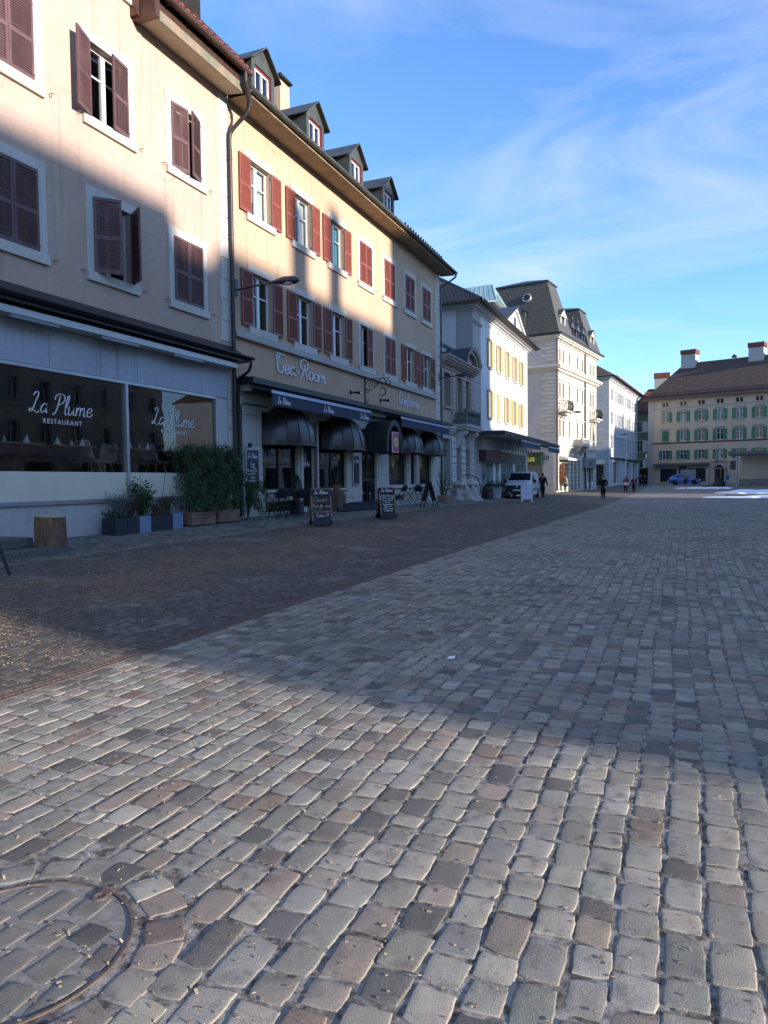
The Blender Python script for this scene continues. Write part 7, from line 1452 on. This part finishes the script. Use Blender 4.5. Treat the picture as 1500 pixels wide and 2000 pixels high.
# ------------------------------------------------------------------ vehicles
M_VANW = plain("white van paint", (.66, .67, .69), .25, 0, .6, .03, 1.5, coat=.6); M_BLUECAR = plain("bright blue car paint", (.012, .10, .42), .22, .2, .6, .08, 1.5, coat=.8); M_TYRE = plain("tyre rubber", (.012, .012, .012), .85, 0, .2, .2, 8); M_PLAST = plain("black bumper plastic", (.012, .012, .013), .6, 0, .4, .15, 5); M_LIGHT = plain("clear headlamp", (.62, .66, .70), .12, .2, .7, .06, 8); M_CARGLASS = plain("tinted car glass", (.012, .014, .018), .05, 0, .8, .2, 1.2)
def vehicle_body(prof, wfun, name, mat, parent, z0, arches, arch_r):
    "prof: top outline (y, z) front to rear; body is closed down to z0, with wheel arches cut out of the sides"
    mb = MB(); N = len(prof); cols = (-1, -.88, -.45, 0, .45, .88, 1)
    row = lambda y, z: [(c * wfun(y, z), y, z - (.035 if abs(c) == 1 else 0)) for c in cols]
    V = [p for y, z in prof for p in row(y, z)]; k = len(cols)
    mb.add(V, [(i * k + j, i * k + j + 1, (i + 1) * k + j + 1, (i + 1) * k + j) for i in range(N - 1) for j in range(k - 1)], 0, True)
    for s in (-1, 1):
        ys = sorted({*[y for y, _ in prof], *[a + arch_r * math.cos(t) for a in arches for t in np.linspace(0, math.pi, 9)], *np.linspace(prof[0][0], prof[-1][0], 14)})
        ys = [y for y in ys if prof[0][0] <= y <= prof[-1][0]]; py = [p[0] + i * 1e-6 for i, p in enumerate(prof)]; pzv = [p[1] for p in prof]; cols2 = []
        for y in ys:
            top = float(np.interp(y, py, pzv)) - .035; bot = z0
            for a in arches:
                if abs(y - a) < arch_r: bot = max(bot, .32 + math.sqrt(max(0, arch_r ** 2 - (y - a) ** 2)))
            bot = min(bot, top - .02); cols2.append([(s * wfun(y, z), y, z) for z in np.linspace(bot, top, 7)])
        V = [p for c in cols2 for p in c]; fs = [(i * 7 + j, (i + 1) * 7 + j, (i + 1) * 7 + j + 1, i * 7 + j + 1) for i in range(len(cols2) - 1) for j in range(6)]
        mb.add(V, fs if s > 0 else [f[::-1] for f in fs], 0, True)
    y0, y1 = prof[0][0], prof[-1][0]; w = wfun(y0, .5); mb.quad((-w, y0, z0), (w, y0, z0), (w, y0, prof[0][1]), (-w, y0, prof[0][1])); w = wfun(y1, .5); mb.quad((w, y1, z0), (-w, y1, z0), (-w, y1, prof[-1][1]), (w, y1, prof[-1][1])); mb.quad((-.8, y0 + .1, z0 + .1), (-.8, y1 - .1, z0 + .1), (.8, y1 - .1, z0 + .1), (.8, y0 + .1, z0 + .1))
    return mb.build(name, mat, parent)
def wheel(parent, x, y, r=.31):
    s = 1 if x > 0 else -1; o = MB().lathe([(r * .62, -.09), (r * .96, -.09), (r, -.06), (r, .06), (r * .96, .09), (r * .62, .09)], 24).build("wheel", M_TYRE, parent, (x, y, r), (0, R(90), 0)); MB().lathe([(r * .6, .094 * s), (r * .5, .08 * s), (r * .18, .07 * s), (.001, .085 * s)], 10, caps=False).build("rim", M_ALU, o)
def patch(parent, name, pts, mat): o = MB().poly(pts).build(name, mat, parent); q = o.modifiers.new('s', 'SOLIDIFY'); q.thickness = .012; q.offset = 0; return o
def van():
    t = place("delivery_van", "small white delivery van with a black front bumper parked by the flower shop", "van", -10.2, 47.6, R(2))
    wf = lambda y, z: (.88 if z < 1.0 else .88 - (z - 1.0) * .17) - (.10 * max(0, .35 - y) / .35 if y < .35 else 0) - (.04 if y > 3.9 else 0)
    prof = [(0, .64), (.02, .80), (.10, .96), (.45, 1.06), (.80, 1.14), (1.02, 1.24), (1.30, 1.52), (1.52, 1.70), (1.70, 1.77), (2.2, 1.82), (3.2, 1.82), (3.95, 1.78), (4.15, 1.70), (4.25, 1.45), (4.30, 1.0), (4.30, .5)]
    vehicle_body(prof, wf, "body", M_VANW, t, .26, (.82, 3.45), .37)
    for x in (-.80, .80):
        for y in (.82, 3.45): wheel(t, x, y)
    f = lambda y, z, c: (c * wf(y, z), y, z)
    patch(t, "windscreen", [f(.98, 1.245, -.90), f(.98, 1.245, .90), f(1.49, 1.71, .88), f(1.49, 1.71, -.88)], M_CARGLASS)
    mb = MB(); mb.box(-.79, .79, -.06, .10, .28, .78); mb.box(-.80, .80, -.03, .2, .55, .90); mb.build("front_bumper", M_PLAST, t, bevel=.04, seg=2)
    for s in (-1, 1): MB().ball((s * .62, .10, .86), (.17, .10, .09), 10).build("headlight", M_LIGHT, t); MB().ball((s * .50, -.055, .38), (.14, .02, .045), 8).build("fog_light", M_LIGHT, t)
    MB().box(-.26, .26, -.075, -.055, .52, .62).build("number_plate", M_WHITE, t); text_mesh("NE 183726", .085, M_IRONB, t, (0, -.077, .54), name="lettering", extrude=.001); MB().lathe([(.085, 0), (.085, .02), (.07, .024), (.001, .02)], 16, caps=False).build("emblem", M_ALU, t, (0, -.03, .80), (R(90), 0, 0))
    for s in (-1, 1):
        patch(t, "side_window", [(s * (wf(1.4, 1.1) + .004), 1.18, 1.12), (s * (wf(2, 1.1) + .004), 2.05, 1.12), (s * (wf(2, 1.62) + .004), 2.0, 1.62), (s * (wf(1.7, 1.55) + .004), 1.55, 1.58)], M_CARGLASS); o = MB().ball((s * 1.0, 1.12, 1.16), (.12, .07, .12), 10).build("wing_mirror", M_PLAST, t)
        MB().box(s * .885 - .008, s * .885 + .008, 1.3, 3.0, .60, .66).build("side_strip", M_PLAST, t); MB().box(s * .886 - .012, s * .886 + .012, 1.9, 2.06, .94, .97).build("door_handle", M_PLAST, t)
        for yy in (1.12, 2.12, 3.0): MB().box(s * .8815 - .004, s * .8815 + .004, yy, yy + .012, .4, 1.1).build("door_seam", M_PLAST, t)
    MB().tube([(-.5, .93, 1.23), (-.1, 1.06, 1.33)], .012, 5).build("wiper", M_PLAST, t); MB().tube([(.15, .93, 1.23), (.5, 1.06, 1.33)], .012, 5).build("wiper", M_PLAST, t)
van()
def car():
    t = place("blue_car", "bright blue hatchback parked in front of the beige building, lamps facing right", "car", 2.35, 107.6, R(83))
    wf = lambda y, z: (.88 if z < .85 else .88 - (z - .85) * .42) - (.12 * max(0, .4 - y) / .4 if y < .4 else 0) - (.1 * max(0, y - 3.6) / .5 if y > 3.6 else 0)
    prof = [(0, .5), (.05, .66), (.3, .78), (.9, .90), (1.15, .96), (1.55, 1.20), (1.95, 1.40), (2.5, 1.46), (3.1, 1.42), (3.6, 1.25), (3.95, 1.0), (4.05, .85), (4.1, .5)]
    vehicle_body(prof, wf, "body", M_BLUECAR, t, .22, (.78, 3.30), .36)
    for x in (-.80, .80):
        for y in (.78, 3.30): wheel(t, x, y, .32)
    f = lambda y, z, c: (c * wf(y, z), y, z)
    patch(t, "windscreen", [f(1.18, .99, -.88), f(1.18, .99, .88), f(1.9, 1.395, .86), f(1.9, 1.395, -.86)], M_CARGLASS); patch(t, "rear_window", [f(3.2, 1.41, -.86), f(3.2, 1.41, .86), f(3.85, 1.09, .86), f(3.85, 1.09, -.86)], M_CARGLASS)
    for s in (-1, 1):
        patch(t, "side_window", [(s * (wf(1.5, .97) + .005), 1.45, .97), (s * (wf(3, .97) + .005), 3.3, .97), (s * (wf(3, 1.3) + .005), 3.05, 1.32), (s * (wf(2, 1.32) + .005), 2.0, 1.34)], M_CARGLASS)
        MB().ball((s * .60, .14, .66), (.2, .12, .08), 10).build("headlight", M_LIGHT, t); MB().ball((s * .62, 4.02, .82), (.18, .06, .1), 8).build("tail_light", plain("red tail light", (.35, .01, .01), .2, 0, .5, .1, 4) if "red tail light" not in MATS else MATS["red tail light"], t); MB().ball((s * .96, 1.45, .96), (.1, .06, .07), 8).build("wing_mirror", M_BLUECAR, t)
    MB().box(-.7, .7, -.03, .08, .26, .48).build("front_grille", M_PLAST, t, bevel=.03)
car()

# ------------------------------------------------------------------ people
def skin_mesh(name, chains, mat, parent, sub=1):
    "chains: lists of (x, y, z, r); coincident points are welded so limbs grow from one surface"
    V = []; Rr = []; E = set(); idx = {}
    for ch in chains:
        prev = None
        for x, y, z, r in ch:
            k = (round(x, 3), round(y, 3), round(z, 3))
            if k not in idx: idx[k] = len(V); V.append((x, y, z)); Rr.append(r)
            i = idx[k]
            if prev is not None and prev != i: E.add((min(prev, i), max(prev, i)))
            prev = i
    me = bpy.data.meshes.new(name); me.from_pydata(V, list(E), []); o = bpy.data.objects.new(name, me); COL.objects.link(o); o.modifiers.new('skin', 'SKIN').use_smooth_shade = True
    for i, r in enumerate(Rr):
        rx, ry = r if isinstance(r, tuple) else (r, r); me.skin_vertices[0].data[i].radius = (rx, ry)
    me.skin_vertices[0].data[0].use_root = True; me.materials.append(mat); o.parent = parent
    s = o.modifiers.new('sub', 'SUBSURF'); s.levels = s.render_levels = sub
    return o
M_SKIN = plain("skin", (.42, .25, .18), .55, 0, .4, .1, 20); M_HAIRD = plain("dark hair", (.018, .013, .010), .6, 0, .4, .3, 40)
def cloth(name, c): return MATS.get(name) or plain(name, c, .88, 0, .2, .2, 14)
def person(label, x, y, rz, h=1.74, coat=None, coat_len=.5, trousers=None, stride=.12, arms='down', hair=None, hat=None, scarf=None, extra=None, lean=0.0, shoe=None):
    t = place("person", label, "person", x, y, rz); k = h / 1.74; sh = .19; hipz = .92
    def S(chs): return [[(a * k, b * k, c * k, (tuple(q * k for q in r) if isinstance(r, tuple) else r * k)) for a, b, c, r in ch] for ch in chs]
    pel = (0, 0, hipz, (.15, .105)); ches = (0, -lean, 1.30, (.165, .11)); neck = (0, -lean - .01, 1.47, .058)
    fr = {}
    for s in (-1, 1):
        kx = -stride * s
        fr[s] = dict(hip=(s * .095, 0, hipz - .06, .095), knee=(s * .10, kx * .55 - .03, .50, .058), ank=(s * .10, kx + (.05 if kx > 0 else 0), .10, .042), toe=(s * .11, kx - .15 + (.05 if kx > 0 else 0), .035, .036), sho=(s * sh, -lean, 1.41, .062))
        if arms == 'pockets': el, wr = (s * .30, .04 - lean, 1.15, .046), (s * .20, -.12 - lean, .98, .034)
        elif arms == 'carry': el, wr = (s * .27, .02 - lean, 1.14, .046), (s * .12, -.20 - lean, 1.10, .034)
        elif arms == 'cane' and s > 0: el, wr = (s * .29, .03, 1.14, .046), (s * .30, -.14, .92, .034)
        else: el, wr = (s * .27, .03 - lean + kx * -.3, 1.13, .046), (s * .28, -.05 - lean + kx * -.9, .88, .033)
        fr[s]['el'] = el; fr[s]['wr'] = wr
    body = [[pel, (0, -lean * .5, 1.10, (.13, .10)), ches, neck, (0, -lean - .02, 1.535, .060), (0, -lean - .025, 1.62, (.078, .092)), (0, -lean - .02, 1.70, (.062, .075)), (0, -lean - .02, 1.735, .03)]]
    body.append([(0, -lean - .025, 1.62, (.078, .092)), (0, -lean - .125, 1.605, .014)])                       # nose
    for s in (-1, 1):
        f = fr[s]; body += [[pel, f['hip'], f['knee'], f['ank'], f['toe']], [ches, f['sho'], f['el'], f['wr']]]
        w = f['wr']; d = Vector((0, -.2, -1)) if arms in ('down', 'cane') else Vector((-s * .6, -.5, -.4)); d.normalize(); pal = (w[0] + d.x * .07, w[1] + d.y * .07, w[2] + d.z * .07, .030); body.append([w, pal])
        sd = d.cross(Vector((s, 0, 0))); sd = sd.normalized() if sd.length > .1 else Vector((0, 1, 0))
        for i, (off, ln) in enumerate(((-.026, .062), (-.009, .074), (.009, .070), (.026, .054))):
            b = Vector(pal[:3]) + sd * off; e = b + d * ln * .6; e2 = b + d * ln + Vector((-s * .012, 0, .004)); body.append([pal, (*b, .0095), (*e, .0085), (*e2, .007)])
        th = Vector(pal[:3]) - d * .03 + sd * -.035; body.append([pal, (*th, .0105), (*(th + d * .035 - sd * .012), .008)])
        body.append([(0, -lean - .025, 1.62, (.078, .092)), (s * .088, -lean - .01, 1.61, .016)])                 # ears
    skin_mesh("body", S(body), M_SKIN, t)
    tr = [[(0, 0, hipz + .08, (.155, .115)), (0, 0, hipz, (.165, .12))]]
    for s in (-1, 1): f = fr[s]; g = lambda p, q: (p[0], p[1], p[2], q); tr.append([(0, 0, hipz, (.165, .12)), g(f['hip'], .112), g(f['knee'], .082), (f['ank'][0], f['ank'][1], .10, .068)])
    skin_mesh("trousers", S(tr), trousers or cloth("black trousers", (.012, .012, .014)), t)
    c = coat or cloth("black wool coat", (.010, .010, .012)); low = hipz + .1 - coat_len
    ct = [[(0, 0, low, (.215 if coat_len > .3 else .18, .15)), (0, -lean * .2, (low + 1.1) / 2, (.19, .14)), (0, -lean * .5, 1.10, (.17, .13)), (0, -lean, 1.30, (.195, .138)), (0, -lean, 1.44, (.11, .09)), (0, -lean - .01, 1.50, .075)]]
    for s in (-1, 1): f = fr[s]; ct.append([(0, -lean, 1.30, (.195, .138)), (*f['sho'][:3], .085), (*f['el'][:3], .068), (*f['wr'][:3], .054)])
    skin_mesh("coat", S(ct), c, t)
    for s in (-1, 1): f = fr[s]; skin_mesh("shoe", S([[(f['ank'][0], f['ank'][1] + .02, .055, .052), (f['toe'][0], f['toe'][1], .04, .044), (f['toe'][0], f['toe'][1] - .05, .035, .03)]]), shoe or cloth("black shoes", (.01, .01, .01)), t)
    hc = hat or hair or M_HAIRD; mb = MB(); mb.ball((0, (-lean + .0) * k, 1.665 * k), (.093 * k, .105 * k, .088 * k), 14); o = mb.build("hat" if hat else "hair", hc, t)
    for s in (-1, 1): MB().ball((s * .032 * k, (-lean - .112) * k, 1.625 * k), .011 * k, 6).build("eye", M_BLACK, t)
    MB().box(-.025 * k, .025 * k, (-lean - .114) * k, (-lean - .106) * k, 1.568 * k, 1.575 * k).build("mouth", plain("lips", (.25, .09, .08), .5) if "lips" not in MATS else MATS["lips"], t)
    if scarf:
        mb = MB(); mb.tube([(.085 * k * math.cos(a), (-lean - .01 + .085 * math.sin(a)) * k, 1.485 * k) for a in np.linspace(0, 2 * math.pi, 15)[:-1]], .045 * k, 8, closed=True); mb.tube(curve_pts([(.03 * k, (-lean - .09) * k, 1.46 * k), (.07 * k, (-lean - .16) * k, 1.25 * k), (.09 * k, (-lean - .17) * k, .95 * k)], 4), .04 * k, 6); mb.build("scarf", scarf, t)
    if extra: extra(t, k, fr)
    return t
def stick(t, k, fr): w = fr[1]['wr']; o = thing("walking_stick", "thin grey walking stick held by the person in black beside the van", "walking stick", (t.matrix_basis @ Vector((w[0] * k + .0, w[1] * k - .03, 0)))[:], 0); MB().tube([(0, 0, .0), (0, 0, w[2] * k - .02), (0, -.08, w[2] * k - .01)], .016, 6).build("shaft", M_ALU, o)
person("person in black jacket with a walking stick beside the white van", -9.55, 53.6, R(168), 1.78, cloth("black jacket", (.012, .012, .015)), .22, stride=.10, arms='cane', extra=stick)
person("person in a long black coat, hands in pockets, alone in mid square", -5.41, 55.2, R(-8), 1.76, cloth("black wool coat", (.010, .010, .012)), .62, stride=.06, arms='pockets', hair=plain("greying hair", (.09, .075, .065), .7))
def bag(t, k, fr): q = thing("shoulder_bag", "cream shoulder bag at the waist of the walker in navy", "bag", (t.matrix_basis @ Vector((.02, -.24, .88)))[:], t.rotation_euler.z); MB().ball((0, 0, 0), (.2, .07, .17), 12).build("pouch", cloth("cream bag", (.55, .45, .38)), q); MB().tube(curve_pts([(-.15, .02, .1), (-.16, .08, .45), (0, .14, .58)], 4), .012, 5).build("strap", cloth("cream bag", (.55, .45, .38)), q)
person("person walking in a navy hooded jacket with red front and black trousers", -5.28, 76.1, R(6), 1.68, cloth("navy jacket", (.02, .03, .10)), .16, stride=.2, arms='carry', hat=cloth("navy hood", (.018, .028, .09)), scarf=cloth("red scarf", (.36, .03, .035)), extra=bag)
person("person walking in a dark knee length coat with a pink red scarf", -4.5, 76.0, R(-6), 1.66, cloth("charcoal coat", (.014, .013, .016)), .48, stride=.16, hair=plain("auburn hair", (.12, .04, .025), .6), scarf=cloth("pink scarf", (.45, .13, .15)))
person("person in dark blue walking off between the houses, left one of the far pair", -5.05, 98.4, R(175), 1.72, cloth("ink blue coat", (.012, .016, .03)), .3, stride=.16)
person("person in dark blue with a pale bag, right one of the far pair", -4.55, 99.2, R(188), 1.62, cloth("ink blue coat", (.012, .016, .03)), .25, stride=.16)
person("person in a grey pink top standing before the blue car", .35, 106.2, R(150), 1.74, cloth("grey pink top", (.26, .20, .21)), .12, stride=.04)
person("person in a pale teal jacket at the sunlit shop corner", -10.9, 73.6, R(140), 1.7, cloth("pale teal jacket", (.30, .42, .38)), .25, stride=.05)

# ------------------------------------------------------------------ snow, young tree and the far pavement
M_SNOW = plain("old snow", (.80, .83, .88), .7, 0, .3, .05, 1.2, 9, .5)
def snow(x0, x1, y0, y1, h, seed, label):
    g0 = np.random.default_rng(seed); nx, ny = 60, 18; V = []; ph = g0.uniform(0, 6, 6)
    for j in range(ny + 1):
        for i in range(nx + 1):
            u, v = i / nx, j / ny; w = 1 - .28 * math.sin(u * 17 + ph[0]) ** 2 * (1 if v < .5 else .6) - .2 * math.sin(u * 41 + ph[1]) ** 2; yy = (v - .5) * 2
            tap = min(1, u * 3.0) ** .6 * min(1, (1 - u) * 9); Y = (y0 + y1) / 2 + yy * (y1 - y0) / 2 * w * tap; X = x0 + (x1 - x0) * u
            z = h * max(0, 1 - abs(yy) ** 2.2) * tap * (.7 + .2 * math.sin(u * 23 + ph[2]) + .15 * math.sin(u * 57 + v * 9 + ph[3])); V.append((X, Y, gz(X, Y) - .02 + z + (0 if 0 < j < ny and 0 < i < nx else -.03)))
    n = nx + 1; mb = MB(); mb.add(V, [(j * n + i, j * n + i + 1, (j + 1) * n + i + 1, (j + 1) * n + i) for j in range(ny) for i in range(nx)], 0, True); o = mb.build("snow_patch", M_SNOW); tag(o, label, "snow", kind="stuff")
snow(1.2, 16, 59.3, 64.8, .20, 1, "thin ragged front strip of old snow on the square"); snow(2.6, 22, 67, 84, .55, 2, "long low mound of old snow before the pavilion"); snow(-1.2, 5.6, 89, 97, .12, 3, "thin slush strip behind the tree guard"); snow(5, 13, 61.5, 66.2, .26, 4, "lumpy right part of the front snow strip")
o = place("stone_kerb", "long dark stone kerb between the two snow patches", "kerb", 9.5, 66.2, R(2)); MB().box(-6.2, 12, -.15, .15, -.1, .16).build("kerb_stone", M_GRAN, o)
def tree():
    t = place("young_tree", "bare young tree tied inside a wooden guard before the beige building", "tree", 4.0, 98.3); g0 = np.random.default_rng(5)
    MB().tube([(0, 0, 0), (.02, 0, 2), (.0, .02, 3.6), (.03, 0, 5.2)], [.05, .04, .028, .01], 7).build("trunk", M_TWIG, t)
    for k in range(16):
        z = 1.9 + k * .2; a = g0.uniform(0, 6.28); L = g0.uniform(.5, 1.0) * (1 - k / 30); MB().tube(curve_pts([(0, 0, z), (L * .5 * math.cos(a), L * .5 * math.sin(a), z + .25), (L * math.cos(a), L * math.sin(a), z + .75)], 3), [.012] * 6 + [.004], 4).build("branch", M_TWIG, t)
    g = place("tree_guard", "square guard of four pale stakes round the bare young tree", "tree guard", 4.0, 98.3)
    for sx in (-1, 1):
        for sy in (-1, 1): MB().tube([(sx * .95, sy * .5, 0), (sx * .95, sy * .5, 2.35)], .06, 6).build("stake", M_LARCH, g)
    for x in (-.3, .35): MB().tube([(x, -.5, 0), (x, -.5, 2.3)], .055, 6).build("stake", M_FRAMEW, g)
    for y in (-.5, .5): MB().box(-1.02, 1.02, y - .04, y + .04, 2.2, 2.32).build("rail", M_LARCH, g)
    b = place("bollard_mound", "dark round planter mound inside the tree guard", "planter mound", 4.2, 98.0); MB().lathe([(.75, 0), (.72, .3), (.5, .8), (.2, 1.02), (.001, 1.05)], 16, caps=False).build("mound", M_PLAST, b); MB().box(-1.9, .2, -.3, .3, -.02, .12).build("edging", M_PLAST, b)
tree()
def poster():
    t = place("blue_poster_stand", "light blue poster stand by the arched portal of the beige building", "poster stand", 5.9, 112.5, R(-16)); MB().box(-.35, .35, -.04, .04, .3, 1.45).build("poster", plain("light blue poster", (.16, .38, .55), .5, 0, .4, .3, 3), t); MB().box(-.1, .15, -.05, -.041, .6, 1.2).build("figure_print", M_PLAST, t)
    for s in (-1, 1): MB().box(s * .3 - .03, s * .3 + .03, -.2, .2, 0, .3).build("foot", M_ALU, t)
poster()
o = place("traffic_post", "thin yellow marker post on the far pavement", "marker post", -1.6, 92.5); MB().tube([(0, 0, 0), (0, 0, 1.0)], .035, 6).build("post", plain("yellow post", (.40, .32, .08), .5), o); MB().lathe([(.09, 0), (.09, .03)], 10).build("foot_plate", M_IRON, o)
t = place("display_board", "grey display board on legs beside the blue car", "display board", .75, 109.4, R(-10)); MB().box(-1.0, 1.0, -.06, .06, .9, 2.1).build("panel", plain("grey display panel", (.22, .23, .25), .4, 0, .5, .15, 2), t)
for s in (-1, 1): MB().box(s * .9 - .05, s * .9 + .05, -.05, .05, 0, .9).build("leg", M_ALU, t)
